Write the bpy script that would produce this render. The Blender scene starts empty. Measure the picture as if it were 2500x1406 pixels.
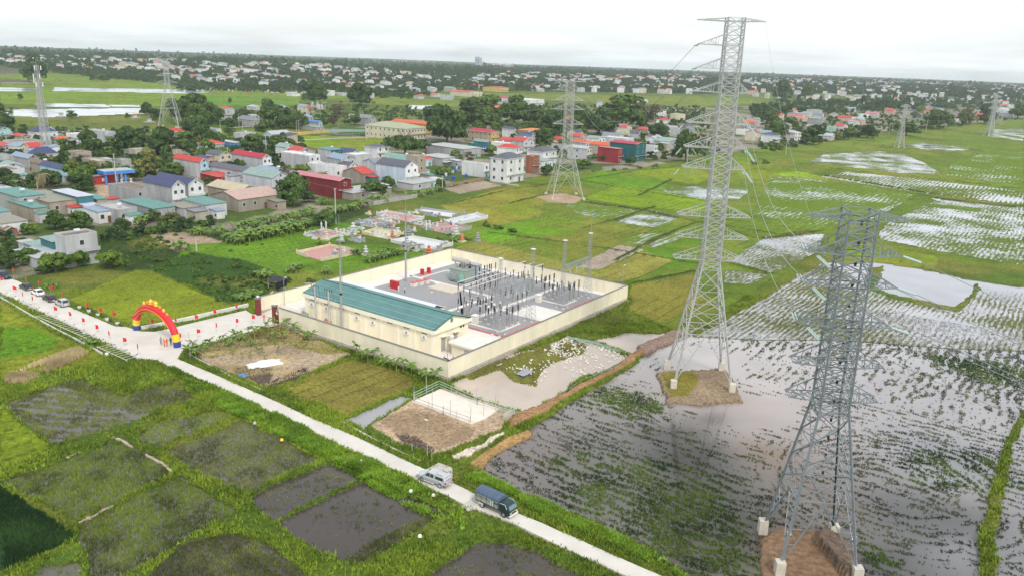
import bpy,bmesh,math,random
import numpy as np
from mathutils import Vector,Matrix
R = math.radians
sc = bpy.context.scene
col = sc.collection
rnd = random.Random(7)
rng = np.random.default_rng(11)

# ---------------------------------------------------------------- camera
CZ,FPX,ROLL,HY = 58.0,1944.0,R(2.0),148.0
PITCH = math.atan((703 - HY) * math.cos(ROLL) / FPX)
_f = np.array([0,math.cos(PITCH),-math.sin(PITCH)]); _u = np.array([0,math.sin(PITCH),math.cos(PITCH)]); _r = np.array([1.0,0,0])
CR = _r * math.cos(ROLL) + _u * math.sin(ROLL)
CU = -_r * math.sin(ROLL) + _u * math.cos(ROLL)
cd = bpy.data.cameras.new('camera'); cam = bpy.data.objects.new('camera',cd); col.objects.link(cam)
cd.sensor_fit = 'HORIZONTAL'; cd.sensor_width = 36; cd.lens = 36 * FPX / 2500
cd.clip_start = 0.5; cd.clip_end = 30000
M = Matrix(((CR[0],CU[0],-_f[0],0),(CR[1],CU[1],-_f[1],0),(CR[2],CU[2],-_f[2],CZ),(0,0,0,1)))
cam.matrix_world = M
sc.camera = cam

# ---------------------------------------------------------------- sky and sun
w = bpy.data.worlds.new('World'); sc.world = w; w.use_nodes = True
nt = w.node_tree; nt.nodes.clear()
N = nt.nodes.new; LK = nt.links.new
SUN_AZ,SUN_EL = R(158),R(46)          # azimuth clockwise from +Y
sky = N('ShaderNodeTexSky'); sky.sky_type = 'NISHITA'; sky.sun_disc = False
sky.sun_elevation = SUN_EL; sky.sun_rotation = SUN_AZ; sky.air_density = 1.0; sky.dust_density = 2.0
tc = N('ShaderNodeTexCoord'); sep = N('ShaderNodeSeparateXYZ'); LK(tc.outputs['Generated'],sep.inputs[0])
mx = N('ShaderNodeMath'); mx.operation = 'MAXIMUM'; LK(sep.outputs['Z'],mx.inputs[0]); mx.inputs[1].default_value = 0.0
ad = N('ShaderNodeMath'); ad.operation = 'ADD'; LK(mx.outputs[0],ad.inputs[0]); ad.inputs[1].default_value = 0.09
dv = N('ShaderNodeVectorMath'); dv.operation = 'DIVIDE'; LK(tc.outputs['Generated'],dv.inputs[0])
cb = N('ShaderNodeCombineXYZ')
for i in range(3): LK(ad.outputs[0],cb.inputs[i])
LK(cb.outputs[0],dv.inputs[1])
no = N('ShaderNodeTexNoise'); no.inputs['Scale'].default_value = 0.55; no.inputs['Detail'].default_value = 7; no.inputs['Roughness'].default_value = 0.55
LK(dv.outputs[0],no.inputs['Vector'])
cr = N('ShaderNodeValToRGB'); cr.color_ramp.elements[0].position = 0.36; cr.color_ramp.elements[0].color = (0.55,) * 3 + (1,)
cr.color_ramp.elements[1].position = 0.62; cr.color_ramp.elements[1].color = (0.99,) * 3 + (1,)
LK(no.outputs['Fac'],cr.inputs[0])
mixs = N('ShaderNodeMix'); mixs.data_type = 'RGBA'; LK(cr.outputs[0],mixs.inputs['Factor'])
sc_ = N('ShaderNodeVectorMath'); sc_.operation = 'MULTIPLY'; LK(sky.outputs[0],sc_.inputs[0]); sc_.inputs[1].default_value = (1.5,1.55,1.6)
LK(sc_.outputs[0],mixs.inputs['A']); mixs.inputs['B'].default_value = (7.2,7.5,7.8,1)
bg = N('ShaderNodeBackground'); bg.inputs['Strength'].default_value = 0.1; LK(mixs.outputs['Result'],bg.inputs['Color'])
wo = N('ShaderNodeOutputWorld'); LK(bg.outputs[0],wo.inputs['Surface'])
sl = bpy.data.lights.new('sun','SUN'); sl.energy = 1.5; sl.angle = R(12); sl.color = (1.0,0.96,0.9)
so = bpy.data.objects.new('sun',sl); col.objects.link(so)
sd = Vector((math.sin(SUN_AZ) * math.cos(SUN_EL),math.cos(SUN_AZ) * math.cos(SUN_EL),math.sin(SUN_EL)))
so.rotation_euler = sd.to_track_quat('Z','Y').to_euler(); so.location = (0,0,300)
sc.view_settings.view_transform = 'Standard'; sc.view_settings.look = 'None'
sc.view_settings.exposure = 0.6; sc.view_settings.gamma = 1; sc.view_settings.use_curve_mapping = False
sc.cycles.max_bounces = 6; sc.cycles.volume_bounces = 2; sc.cycles.transparent_max_bounces = 6

# ---------------------------------------------------------------- mapping of surveyed points
def g(px,py,z=0.0):                      # point where the sight line of a surveyed pixel meets height z
	d = CR * (px - 1250) - CU * (py - 703) + _f * FPX
	t = (z - CZ) / d[2]
	return Vector((float(d[0] * t),float(d[1] * t),z))
def zt(base,py):                          # height above base whose image lies at row py
	lo,hi = 0.0,120.0
	for _ in range(40):
		m = (lo + hi) / 2; q = np.array([base[0],base[1],m]) - np.array([0,0,CZ])
		if 703 - FPX * (q @ CU) / (q @ _f) > py: lo = m
		else: hi = m
	return lo
UA,VA = R(144.4),R(54.4)                 # the compound's two directions, shared by most houses
UD = Vector((math.cos(UA),math.sin(UA),0)); VD = Vector((math.cos(VA),math.sin(VA),0))
O0 = Vector((-11.3,137.8,0))
def uv(a,b,z=0.0): return O0 + UD * a + VD * b + Vector((0,0,z))
YAW = R(54.4)                              # local +x runs along v, local +y runs along u

# ---------------------------------------------------------------- noise in numpy
def vnoise(x,y,seed=0):
	xi = np.floor(x).astype(np.int64); yi = np.floor(y).astype(np.int64); fx = x - xi; fy = y - yi
	fx = fx * fx * (3 - 2 * fx); fy = fy * fy * (3 - 2 * fy)
	def h(a,b):
		n = (a * 374761393 + b * 668265263 + seed * 144665) & 0x7fffffff
		n = ((n ^ (n >> 13)) * 1274126177) & 0x7fffffff
		return ((n ^ (n >> 16)) & 0xffff) / 65535.0
	return (h(xi,yi) * (1 - fx) + h(xi + 1,yi) * fx) * (1 - fy) + (h(xi,yi + 1) * (1 - fx) + h(xi + 1,yi + 1) * fx) * fy
def fbm(x,y,sc_=1.0,oc=4,seed=0):
	s = 0; a = 0.5; t = 0
	for i in range(oc):
		s = s + a * vnoise(x / sc_ * 2 ** i + 17.3 * i,y / sc_ * 2 ** i - 9.1 * i,seed + i); t += a; a *= 0.5
	return s / t
def pip(px,py,poly):
	poly = np.asarray(poly)[:,:2]; ins = np.zeros(px.shape,bool)
	x0,y0 = poly.min(0); x1,y1 = poly.max(0)
	idx = np.nonzero((px >= x0) & (px <= x1) & (py >= y0) & (py <= y1))[0]
	if len(idx) == 0: return ins
	X = px[idx]; Y = py[idx]; c = np.zeros(len(idx),bool); n = len(poly)
	for i in range(n):
		ax,ay = poly[i]; bx,by = poly[(i + 1) % n]
		if ay == by: continue
		k = ((ay > Y) != (by > Y)) & (X < (bx - ax) * (Y - ay) / (by - ay) + ax)
		c ^= k
	ins[idx] = c
	return ins

# ---------------------------------------------------------------- materials
MATS = {}
def srgb(r,g_,b): return tuple((c / 255 / 12.92 if c <= 10 else ((c / 255 + 0.055) / 1.055) ** 2.4) for c in (r,g_,b))
def pmat(name,c,rough=0.8,metal=0.0,var=0.12,scale=0.6,bump=0.0,bscale=4.0,spec=0.4,streak=0.0):
	if name in MATS: return MATS[name]
	m = bpy.data.materials.new(name); m.use_nodes = True; t = m.node_tree; b = t.nodes['Principled BSDF']
	b.inputs['Roughness'].default_value = rough; b.inputs['Metallic'].default_value = metal
	b.inputs['Specular IOR Level'].default_value = spec
	ge = t.nodes.new('ShaderNodeNewGeometry'); n = t.nodes.new('ShaderNodeTexNoise'); n.inputs['Scale'].default_value = scale; n.inputs['Detail'].default_value = 5
	n.inputs['Roughness'].default_value = 0.65
	mp = t.nodes.new('ShaderNodeMapping'); mp.inputs['Scale'].default_value = (1,1,0.25 if streak else 1)
	t.links.new(ge.outputs['Position'],mp.inputs['Vector']); t.links.new(mp.outputs[0],n.inputs['Vector'])
	r = t.nodes.new('ShaderNodeMapRange'); r.inputs['From Min'].default_value = 0.3; r.inputs['From Max'].default_value = 0.7
	r.inputs['To Min'].default_value = 1 - var - streak; r.inputs['To Max'].default_value = 1 + var * 0.6
	t.links.new(n.outputs['Fac'],r.inputs['Value'])
	v = t.nodes.new('ShaderNodeVectorMath'); v.operation = 'SCALE'; v.inputs[0].default_value = c[:3]
	t.links.new(r.outputs[0],v.inputs['Scale']); t.links.new(v.outputs[0],b.inputs['Base Color'])
	if bump:
		n2 = t.nodes.new('ShaderNodeTexNoise'); n2.inputs['Scale'].default_value = bscale; n2.inputs['Detail'].default_value = 4
		t.links.new(ge.outputs['Position'],n2.inputs['Vector'])
		bp = t.nodes.new('ShaderNodeBump'); bp.inputs['Strength'].default_value = bump; bp.inputs['Distance'].default_value = 0.1
		t.links.new(n2.outputs['Fac'],bp.inputs['Height']); t.links.new(bp.outputs[0],b.inputs['Normal'])
	MATS[name] = m
	return m
def leafmat(name,lo,hi,rough=0.6):      # foliage: colour runs with the per-clump 'tint' attribute
	if name in MATS: return MATS[name]
	m = bpy.data.materials.new(name); m.use_nodes = True; t = m.node_tree; b = t.nodes['Principled BSDF']
	b.inputs['Roughness'].default_value = rough; b.inputs['Specular IOR Level'].default_value = 0.25
	a = t.nodes.new('ShaderNodeAttribute'); a.attribute_name = 'tint'
	oi = t.nodes.new('ShaderNodeObjectInfo')
	mr = t.nodes.new('ShaderNodeMapRange'); mr.inputs['To Min'].default_value = -0.18; mr.inputs['To Max'].default_value = 0.18
	t.links.new(oi.outputs['Random'],mr.inputs['Value'])
	s = t.nodes.new('ShaderNodeMath'); s.operation = 'ADD'; s.use_clamp = True
	t.links.new(a.outputs['Fac'],s.inputs[0]); t.links.new(mr.outputs[0],s.inputs[1])
	x = t.nodes.new('ShaderNodeMix'); x.data_type = 'RGBA'; x.inputs['A'].default_value = (*[c * .80 for c in lo],1); x.inputs['B'].default_value = (*[c * .92 for c in hi],1)
	t.links.new(s.outputs[0],x.inputs['Factor']); t.links.new(x.outputs['Result'],b.inputs['Base Color'])
	MATS[name] = m
	return m

# ---------------------------------------------------------------- mesh builder
class MB:
	def __init__(s): s.v = []; s.f = []; s.mi = []; s.m = 0
	def face(s,idx): s.f.append(idx); s.mi.append(s.m)
	def poly(s,pts):
		k = len(s.v); s.v += [tuple(p) for p in pts]; s.face(tuple(range(k,k + len(pts)))); return s
	def prism(s,pts,z0,z1,cap=True):
		k = len(s.v); n = len(pts)
		s.v += [(p[0],p[1],z0) for p in pts] + [(p[0],p[1],z1) for p in pts]
		for i in range(n): j = (i + 1) % n; s.face((k + i,k + j,k + n + j,k + n + i))
		if cap: s.face(tuple(k + n + i for i in range(n))); s.face(tuple(k + n - 1 - i for i in range(n)))
		return s
	def box(s,x0,y0,z0,x1,y1,z1): return s.prism([(x0,y0),(x1,y0),(x1,y1),(x0,y1)],z0,z1)
	def cbox(s,c,d,yaw=0.0):
		a,b = math.cos(yaw),math.sin(yaw); hx,hy = d[0] / 2,d[1] / 2
		return s.prism([(c[0] + x * a - y * b,c[1] + x * b + y * a) for x,y in ((-hx,-hy),(hx,-hy),(hx,hy),(-hx,hy))],c[2],c[2] + d[2])
	def tube(s,p,q,r0,r1=None,n=4,cap=False):
		p = Vector(p); q = Vector(q); d = q - p
		if d.length < 1e-6: return s
		d.normalize(); a = d.cross(Vector((0,0,1)))
		if a.length < 1e-3: a = Vector((1,0,0))
		a.normalize(); b = d.cross(a); r1 = r0 if r1 is None else r1; k = len(s.v)
		for c,r in ((p,r0),(q,r1)):
			for i in range(n):
				t = (i + 0.5) * 2 * math.pi / n; s.v.append(tuple(c + (a * math.cos(t) + b * math.sin(t)) * r))
		for i in range(n): j = (i + 1) % n; s.face((k + i,k + j,k + n + j,k + n + i))
		if cap: s.face(tuple(k + n + i for i in range(n))); s.face(tuple(k + n - 1 - i for i in range(n)))
		return s
	def path(s,pts,r,n=4):
		for a,b in zip(pts,pts[1:]): s.tube(a,b,r,n=n)
		return s
	def lathe(s,prof,c=(0,0,0),n=10,ax='z'):
		k = len(s.v)
		for (r,h) in prof:
			for i in range(n):
				t = i * 2 * math.pi / n; p = (r * math.cos(t),r * math.sin(t),h)
				if ax == 'x': p = (p[2],p[0],p[1])
				if ax == 'y': p = (p[0],p[2],p[1])
				s.v.append((p[0] + c[0],p[1] + c[1],p[2] + c[2]))
		for m in range(len(prof) - 1):
			for i in range(n):
				j = (i + 1) % n; s.face((k + m * n + i,k + m * n + j,k + (m + 1) * n + j,k + (m + 1) * n + i))
		s.face(tuple(k + n - 1 - i for i in range(n))); s.face(tuple(k + (len(prof) - 1) * n + i for i in range(n)))
		return s
	def mesh(s,name,mats):
		me = bpy.data.meshes.new(name); me.from_pydata(s.v,[],s.f)
		for m in (mats if isinstance(mats,(list,tuple)) else [mats]): me.materials.append(m)
		if any(s.mi): me.polygons.foreach_set('material_index',s.mi)
		me.update(); return me
	def build(s,name,mats,parent=None,loc=None,smooth=False):
		me = s.mesh(name,mats)
		if smooth: me.shade_smooth()
		return obj(name,me,parent,loc)
def obj(name,me,parent=None,loc=None,yaw=0.0,scale=None):
	o = bpy.data.objects.new(name,me); col.objects.link(o)
	if parent is not None: o.parent = parent
	if loc is not None: o.location = loc
	if yaw: o.rotation_euler[2] = yaw
	if scale is not None: o.scale = scale if hasattr(scale,'__len__') else (scale,) * 3
	return o
LABELS = {}
def tag(o,label,cat,group=None):
	o['label'] = label; o['category'] = cat
	if group: o['group'] = group
	return o
def thing(name,label,cat,loc=(0,0,0),yaw=0.0,group=None,scale=None):
	return tag(obj(name,None,None,loc,yaw,scale),label,cat,group)
def struct(o): o['kind'] = 'structure'; return o
def stuff(o,label,cat):
	o['kind'] = 'stuff'
	if label: o['label'] = label; o['category'] = cat
	return o
def dup(o,parent=None,**kw):
	c = o.copy(); col.objects.link(c)
	if parent is not None: c.parent = parent
	for ch in KIDS.get(o.name,[]): dup(ch,c)
	for k,v in kw.items(): setattr(c,k,v)
	return c
KIDS = {}
def reg(o):                                # remember the children of a source object for dup()
	KIDS[o.name] = [c for c in bpy.data.objects if c.parent == o]
	for c in KIDS[o.name]: reg(c)
	return o
def npmesh(name,V,F,mats,tint=None,tname='tint',smooth=False):   # V (n,3), F (m,k)
	me = bpy.data.meshes.new(name); V = np.ascontiguousarray(V,np.float32); F = np.ascontiguousarray(F,np.int32)
	me.vertices.add(len(V)); me.vertices.foreach_set('co',V.ravel())
	m,k = F.shape; me.loops.add(m * k); me.loops.foreach_set('vertex_index',F.ravel())
	me.polygons.add(m); me.polygons.foreach_set('loop_start',np.arange(0,m * k,k,dtype=np.int32))
	for x in (mats if isinstance(mats,(list,tuple)) else [mats]): me.materials.append(x)
	me.update(calc_edges=True)
	if tint is not None:
		tint = np.asarray(tint,np.float32)
		if tint.ndim == 1:
			a = me.attributes.new(tname,'FLOAT','POINT'); a.data.foreach_set('value',tint)
		else:
			a = me.attributes.new(tname,'FLOAT_COLOR','POINT'); a.data.foreach_set('color',np.c_[tint,np.ones(len(tint))].astype(np.float32).ravel())
	if smooth: me.shade_smooth()
	return me
# ================================================================ GROUND
# every region: kind, colour, height, outline (surveyed). Later entries lie over earlier ones.
GREEN = (0.10,0.17,0.018); RICE = (0.17,0.27,0.012); GOLD = (0.235,0.235,0.035); OLIVE = (0.17,0.155,0.04)
DARK = (0.045,0.085,0.016); TAN = (0.40,0.29,0.19); SAND = (0.56,0.47,0.38); MUD = (0.10,0.075,0.055); DYKE = (0.31,0.175,0.085)
YARD = (0.26,0.22,0.17); BROWN = (0.07,0.05,0.038); DRICE = (0.022,0.06,0.016); BED = (0.10,0.08,0.06)
REG = []
def reg_(kind,c,h,pts): REG.append((kind,c,h,[tuple(g(*p))[:2] for p in pts]))
# --- wide far land
reg_('rice',(0.15,0.24,0.02),0.30,[(0,178),(700,195),(1100,232),(700,245),(0,245)])
reg_('rice',(0.15,0.25,0.015),0.30,[(0,222),(480,228),(480,262),(0,255)])
reg_('rice',(0.11,0.24,0.015),0.30,[(430,233),(760,240),(740,258),(440,262)])
reg_('rice',(0.15,0.2,0.02),0.30,[(1120,228),(1720,236),(1700,262),(1300,243),(1120,240)])
reg_('rice',(0.14,0.21,0.02),0.30,[(900,236),(1180,250),(1100,262),(900,255)])
reg_('rice',(0.15,0.22,0.02),0.30,[(1700,240),(1900,228),(1880,252),(1700,262)])
reg_('rice',(0.15,0.23,0.02),0.30,[(1950,230),(2100,235),(2100,248),(1950,246)])
reg_('rice',RICE,0.30,[(740,340),(935,338),(945,372),(880,376),(740,358)])                 # lawn by the school
reg_('rice',(0.13,0.17,0.03),0.30,[(330,283),(0,270),(0,300),(200,318),(560,330),(420,300)])
# --- village earth
VIL = [(0,318),(430,320),(700,330),(900,300),(1500,262),(1700,262),(2500,250),(2500,290),(2130,325),(1900,362),(1700,395),(1500,420),(1330,425),
	   (1250,455),(1090,470),(880,510),(600,560),(300,620),(130,670),(0,690)]
reg_('yard',YARD,0.25,VIL)
reg_('rice',(0.12,0.19,0.02),0.30,[(440,330),(760,300),(700,330),(500,350)])
reg_('rice',RICE,0.30,[(735,332),(935,338),(945,372),(880,376),(735,360)])
reg_('dirt',TAN,0.30,[(230,452),(330,446),(350,470),(250,492)])                                # fuel station forecourt
reg_('rough',DARK,0.35,[(240,590),(420,560),(620,590),(700,575),(860,500),(920,515),(740,580),(560,640),(300,668),(245,650)])
reg_('dirt',(0.36,0.27,0.18),0.30,[(360,572),(440,568),(560,596),(520,606),(430,618),(400,600)])
reg_('rice',(0.12,0.24,0.015),0.30,[(460,600),(600,590),(830,545),(900,560),(840,590),(745,600),(690,640),(840,655),(800,680),(640,690),(600,650),(420,640)])
reg_('rice',(0.11,0.22,0.015),0.30,[(640,660),(730,600),(1050,600),(1090,610),(640,740)])
reg_('rough',(0.05,0.12,0.015),0.45,[(360,655),(470,620),(600,640),(660,660),(700,700),(620,735),(560,745)])
# --- fields east of the village
reg_('rice',(0.13,0.2,0.02),0.30,[(1090,500),(1250,455),(1330,425),(1540,415),(1840,365),(2060,345),(2500,290),(2500,560),(1700,830),(1540,760),(1540,690),(1110,600)])
reg_('dirt',(0.33,0.26,0.19),0.25,[(1085,462),(1180,443),(1225,455),(1120,476)])
reg_('rice',GOLD,0.33,[(1075,505),(1225,462),(1330,480),(1318,530),(1215,552),(1110,530)])
reg_('rice',(0.2,0.25,0.02),0.33,[(1215,505),(1280,490),(1320,500),(1305,528),(1230,530)])
reg_('rice',(0.12,0.26,0.01),0.33,[(1270,545),(1350,535),(1455,545),(1390,580),(1290,575),(1190,600),(1170,570)])
reg_('rice',(0.13,0.27,0.01),0.33,[(1400,446),(1470,418),(1640,440),(1615,464),(1500,458)])
reg_('rice',(0.19,0.3,0.012),0.33,[(1425,486),(1505,455),(1725,486),(1735,520),(1560,508)])
reg_('rice',(0.2,0.28,0.015),0.33,[(1540,420),(1690,410),(1740,432),(1700,452),(1560,432)])
reg_('rice',(0.19,0.26,0.015),0.33,[(1800,395),(1990,420),(1960,432),(1830,440),(1800,430)])
reg_('rice',(0.26,0.42,0.02),0.33,[(1905,424),(1950,420),(2020,438),(2020,443),(1900,430)])
reg_('rice',(0.10,0.2,0.012),0.33,[(1500,640),(1560,610),(1680,580),(1800,600),(1740,640),(1690,650),(1600,660)])
reg_('rice',(0.24,0.24,0.05),0.33,[(1110,608),(1180,590),(1400,650),(1540,694),(1400,680),(1230,640)])
reg_('rice',(0.25,0.24,0.05),0.33,[(1465,665),(1570,616),(1640,640),(1560,680),(1500,690)])
reg_('rice',(0.21,0.2,0.035),0.33,[(1540,700),(1700,670),(1700,760),(1600,790),(1540,760)])
reg_('dirt',(0.36,0.29,0.22),0.25,[(1405,655),(1510,600),(1570,612),(1460,662)])
reg_('dirt',(0.40,0.28,0.19),0.45,[(1308,483),(1375,474),(1425,486),(1400,500),(1345,498)])   # tower pad
wetc = (0.12,0.10,0.07)
WET = {}
def wet(key,pts,c=wetc,h=-0.28):
	WET[key] = [tuple(g(*p))[:2] for p in pts]; REG.append(('wet',c,h,WET[key]))
wet('f1',[(130,214),(470,220),(520,226),(470,229),(130,223)]); wet('f2',[(0,214),(95,217),(95,224),(0,224)])
wet('f3',[(85,253),(250,255),(275,263),(90,262)]); wet('f4',[(20,268),(345,264),(360,278),(120,287),(0,285)])
wet('f5',[(0,177),(90,180),(95,188),(0,188)]); wet('f6',[(130,181),(240,184),(240,189),(130,187)]); wet('f7',[(0,196),(80,198),(80,204),(0,203)])
wet('f8',[(255,256),(340,257),(345,262),(280,262)]); wet('f9',[(1000,258),(1080,258),(1060,268),(990,268)])
wet('a1',[(1380,502),(1440,488),(1560,518),(1480,540),(1400,520)]); wet('a2',[(1495,542),(1590,516),(1665,530),(1598,557)])
wet('a3',[(1500,588),(1590,568),(1690,575),(1600,606)]); wet('a4',[(1612,468),(1640,458),(1700,456),(1832,464),(1800,492),(1700,486)])
wet('a5',[(1838,520),(1885,432),(1950,434),(2240,476),(2140,533),(2010,552),(1920,545)]); wet('a6',[(1780,638),(1870,578),(2012,572),(1995,618),(1885,668)])
wet('a7',[(1770,660),(1875,672),(1830,695),(1770,690)]); wet('a8',[(1975,398),(2010,378),(2150,370),(2250,395),(2300,425),(2200,424),(2070,408)])
wet('a9',[(2000,432),(2070,420),(2300,445),(2500,468),(2500,502),(2270,476)]); wet('b1',[(2190,352),(2260,350),(2390,366),(2280,370)])
wet('b2',[(2160,515),(2260,484),(2500,508),(2500,650),(2280,612),(2150,585),(2130,550)]); wet('b3',[(2320,400),(2420,370),(2500,372),(2500,455),(2310,428)])
wet('b4',[(2400,318),(2500,315),(2500,345),(2420,335)]); wet('b5',[(2100,372),(2200,376),(2240,392),(2160,390)])
W1PX = [(1172,1145),(1200,1110),(1260,1075),(1352,1008),(1425,966),(1512,917),(1572,873),(1636,833),(1705,806),(1775,770),(1860,718),(1960,660),(2010,634),(2060,648),(2130,640),(2250,658),(2380,686),(2520,705),
		(2560,1100),(2540,1480),(1780,1480),(1640,1378),(1560,1334),(1400,1262),(1280,1212),(1200,1172)]
wet('w1',W1PX)
wet('n1',[(1456,832),(1532,815),(1635,815),(1600,838),(1540,868),(1500,850)])
wet('dk',[(1098,941),(1240,870),(1383,823),(1450,838),(1535,874),(1520,895),(1420,925),(1356,972),(1286,1011),(1240,998),(1119,955)])
wet('p1',[(4,988),(150,938),(202,927),(237,945),(300,969),(395,941),(482,969),(395,1002),(344,1024),(130,1091)],BED)
wet('p2',[(336,1071),(376,1040),(546,1000),(562,1018),(388,1091)],BED); wet('p3',[(395,1106),(597,1028),(775,1125),(600,1212)],BED)
wet('p4',[(600,1217),(811,1131),(892,1165),(669,1271)],BED); wet('p5',[(675,1277),(906,1170),(1088,1254),(946,1346),(871,1384),(788,1346)],BED)
wet('p6',[(8,1182),(308,1073),(424,1156),(190,1272)],BED); wet('p7',[(194,1285),(435,1166),(573,1252),(293,1420),(221,1420)],BED)
wet('p9',[(440,1335),(560,1300),(620,1315),(740,1400),(760,1440),(340,1440)],BED); wet('p10',[(1010,1425),(1178,1322),(1300,1345),(1430,1410),(1430,1440),(1010,1440)],BED)
wet('p11',[(70,1440),(110,1385),(190,1375),(200,1440)],BED)
wet('dt',[(840,1030),(980,968),(1005,975),(890,1050)],MUD)
def line(pts,w_=.9,c=(0.055,0.085,0.012),h=.6):
	P = [g(*p) for p in pts]; L_,R_ = [],[]
	for i,p in enumerate(P):
		d = (P[min(i + 1,len(P) - 1)] - P[max(i - 1,0)]).normalized(); n = Vector((-d.y,d.x,0)) * w_; L_.append(tuple(p + n)[:2]); R_.append(tuple(p - n)[:2])
	REG.append(('bund',c,h,L_ + R_[::-1]))
for pts in ([(1425,494),(1560,513),(1700,543),(1900,574),(2010,566)],[(1415,442),(1560,468),(1730,494)],[(1820,386),(1960,402),(2070,417),(2300,441),(2500,464)],[(1240,500),(1330,478)],[(1190,570),(1330,588),(1500,612),(1720,650)],[(1700,545),(1600,585),(1500,640)],[(1640,440),(1560,480)],[(1760,560),(1850,585),(1985,570)],
			[(1420,560),(1500,540),(1600,505)],[(2010,338),(2200,352),(2500,378)],[(1990,425),(2250,470),(2500,506)],[(1760,640),(1870,668),(1890,670)],[(2480,506),(2300,488),(2250,478)],[(1540,695),(1700,665)],[(1100,500),(1240,466),(1420,440),(1560,418),(1700,404)]): line(pts,.8)
# --- land set into or over the flooded fields
reg_('bund',GREEN,0.35,[(2120,655),(2160,650),(2140,700),(2160,715),(2250,735),(2335,750),(2375,715),(2380,690),(2395,705),(2350,758),(2330,762),(2180,730),(2110,705)])
reg_('bund',(0.12,0.15,0.025),0.40,[(2512,1000),(2470,1110),(2440,1250),(2420,1440),(2385,1440),(2395,1290),(2430,1150),(2490,1010)])
reg_('bund',(0.15,0.2,0.02),0.42,[(1680,808),(1770,758),(1850,708),(2000,617),(2040,640),(2000,645),(1870,724),(1775,782),(1700,822)])
reg_('bund',(0.12,0.2,0.015),0.42,[(2000,620),(2140,533),(2240,476),(2285,490),(2160,548),(2130,600),(2500,653),(2500,662),(2230,640),(2040,640)])
reg_('rice',RICE,0.40,[(2060,598),(2150,600),(2290,632),(2280,660),(2130,640),(2060,646)])
reg_('bund',(0.12,0.21,0.02),0.38,[(2170,537),(2230,545),(2280,538),(2190,548)]); reg_('bund',(0.12,0.21,0.02),0.38,[(2260,505),(2400,518),(2390,510),(2250,497)])
reg_('dirt',(0.26,0.19,0.12),0.62,[(1598,914),(1640,909),(1765,905),(1788,930),(1812,985),(1680,991),(1628,982)])
reg_('moss',(0.19,0.16,0.03),0.66,[(1610,918),(1690,912),(1705,940),(1680,975),(1632,975)])
reg_('dirt',(0.25,0.155,0.09),0.25,[(1850,1325),(1905,1290),(2010,1296),(2085,1350),(2125,1440),(1860,1440)])
reg_('dirt',(0.17,0.12,0.085),1.5,[(1990,1330),(2020,1308),(2075,1350),(2095,1410),(2060,1420)])
DKC = [(1262,1030),(1295,1014),(1352,985),(1417,950),(1508,906),(1569,862),(1645,822)]
reg_('dirt',DYKE,0.75,[(1245,1022),(1292,1006),(1350,980),(1412,945),(1500,903),(1556,856),(1640,815),(1672,815),(1640,830),(1575,866),(1512,910),(1420,955),(1360,990),(1290,1030),(1250,1050)])
reg_('dirt',(0.30,0.20,0.15),0.8,[(1556,850),(1640,812),(1675,814),(1640,836),(1572,872)])
reg_('moss',(0.17,0.16,0.035),0.10,[(1130,920),(1300,850),(1383,823),(1440,840),(1420,868),(1370,880),(1330,900),(1305,945),(1250,935),(1225,905),(1150,930)])
# --- south bank, pens and plots
reg_('bund',(0.13,0.19,0.02),0.40,[(1108,1175),(1095,1150),(1180,1095),(1260,1045),(1290,1035),(1260,1072),(1200,1108),(1168,1145),(1200,1178),(1280,1220),(1400,1268),(1560,1340),(1640,1385),(1620,1406),(1300,1262),(1160,1200)])
reg_('dirt',(0.33,0.20,0.08),0.50,[(1150,1135),(1190,1105),(1290,1050),(1300,1062),(1200,1120),(1172,1150)])
reg_('dirt',(0.27,0.20,0.10),0.42,[(1185,1172),(1280,1216),(1330,1240),(1330,1236),(1275,1206),(1196,1164)])
reg_('dirt',TAN,0.45,[(909,1045),(1000,985),(1075,950),(1225,996),(1265,1012),(1219,1054),(1070,1117),(960,1080)])
reg_('dirt',(0.27,0.19,0.12),0.47,[(930,1035),(1000,1000),(1080,1025),(1150,1045),(1160,1070),(1070,1105),(990,1080)])
reg_('dirt',(0.07,0.05,0.045),0.43,[(960,1062),(1010,1068),(1060,1100),(1060,1116),(985,1085)])
reg_('dirt',SAND,0.55,[(1100,1120),(1180,1085),(1232,1058),(1238,1064),(1190,1092),(1112,1130)])
reg_('dirt',(0.33,0.25,0.17),0.42,[(505,895),(480,862),(560,835),(690,800),(770,830),(850,871),(755,914),(650,951),(560,915)])
reg_('moss',(0.2,0.17,0.05),0.46,[(470,862),(560,828),(665,792),(770,832),(850,868),(790,870),(700,845),(600,850),(520,880)])
reg_('dirt',(0.10,0.075,0.05),0.43,[(560,905),(620,893),(660,905),(660,940),(640,948)])
reg_('dirt',BROWN,0.52,[(640,945),(735,905),(760,914),(668,951)])
reg_('rice',(0.19,0.165,0.04),0.42,[(690,955),(775,915),(860,882),(960,905),(1015,930),(1000,955),(850,1018),(760,985)])
reg_('rice',(0.19,0.24,0.015),0.38,[(170,735),(330,662),(380,668),(470,710),(572,750),(440,792),(380,800),(300,788),(180,742)])
reg_('rice',(0.20,0.24,0.02),0.34,[(0,735),(60,775),(160,830),(260,870),(250,885),(150,905),(0,930)])
reg_('rice',(0.11,0.25,0.012),0.36,[(0,800),(80,800),(150,835),(100,865),(0,880)])
reg_('rice',(0.18,0.25,0.015),0.33,[(0,1000),(60,1045),(130,1095),(60,1125),(0,1140)])
reg_('drice',DRICE,0.30,[(-80,1170),(0,1190),(100,1255),(195,1318),(100,1360),(0,1402),(-100,1450)])
YC = [tuple(uv(-0.6,-0.6))[:2],tuple(uv(59,-0.6))[:2],tuple(uv(59,70.2))[:2],tuple(uv(-0.6,70.2))[:2]]
REG.append(('yardsub',YARD,0.2,YC))
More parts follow.
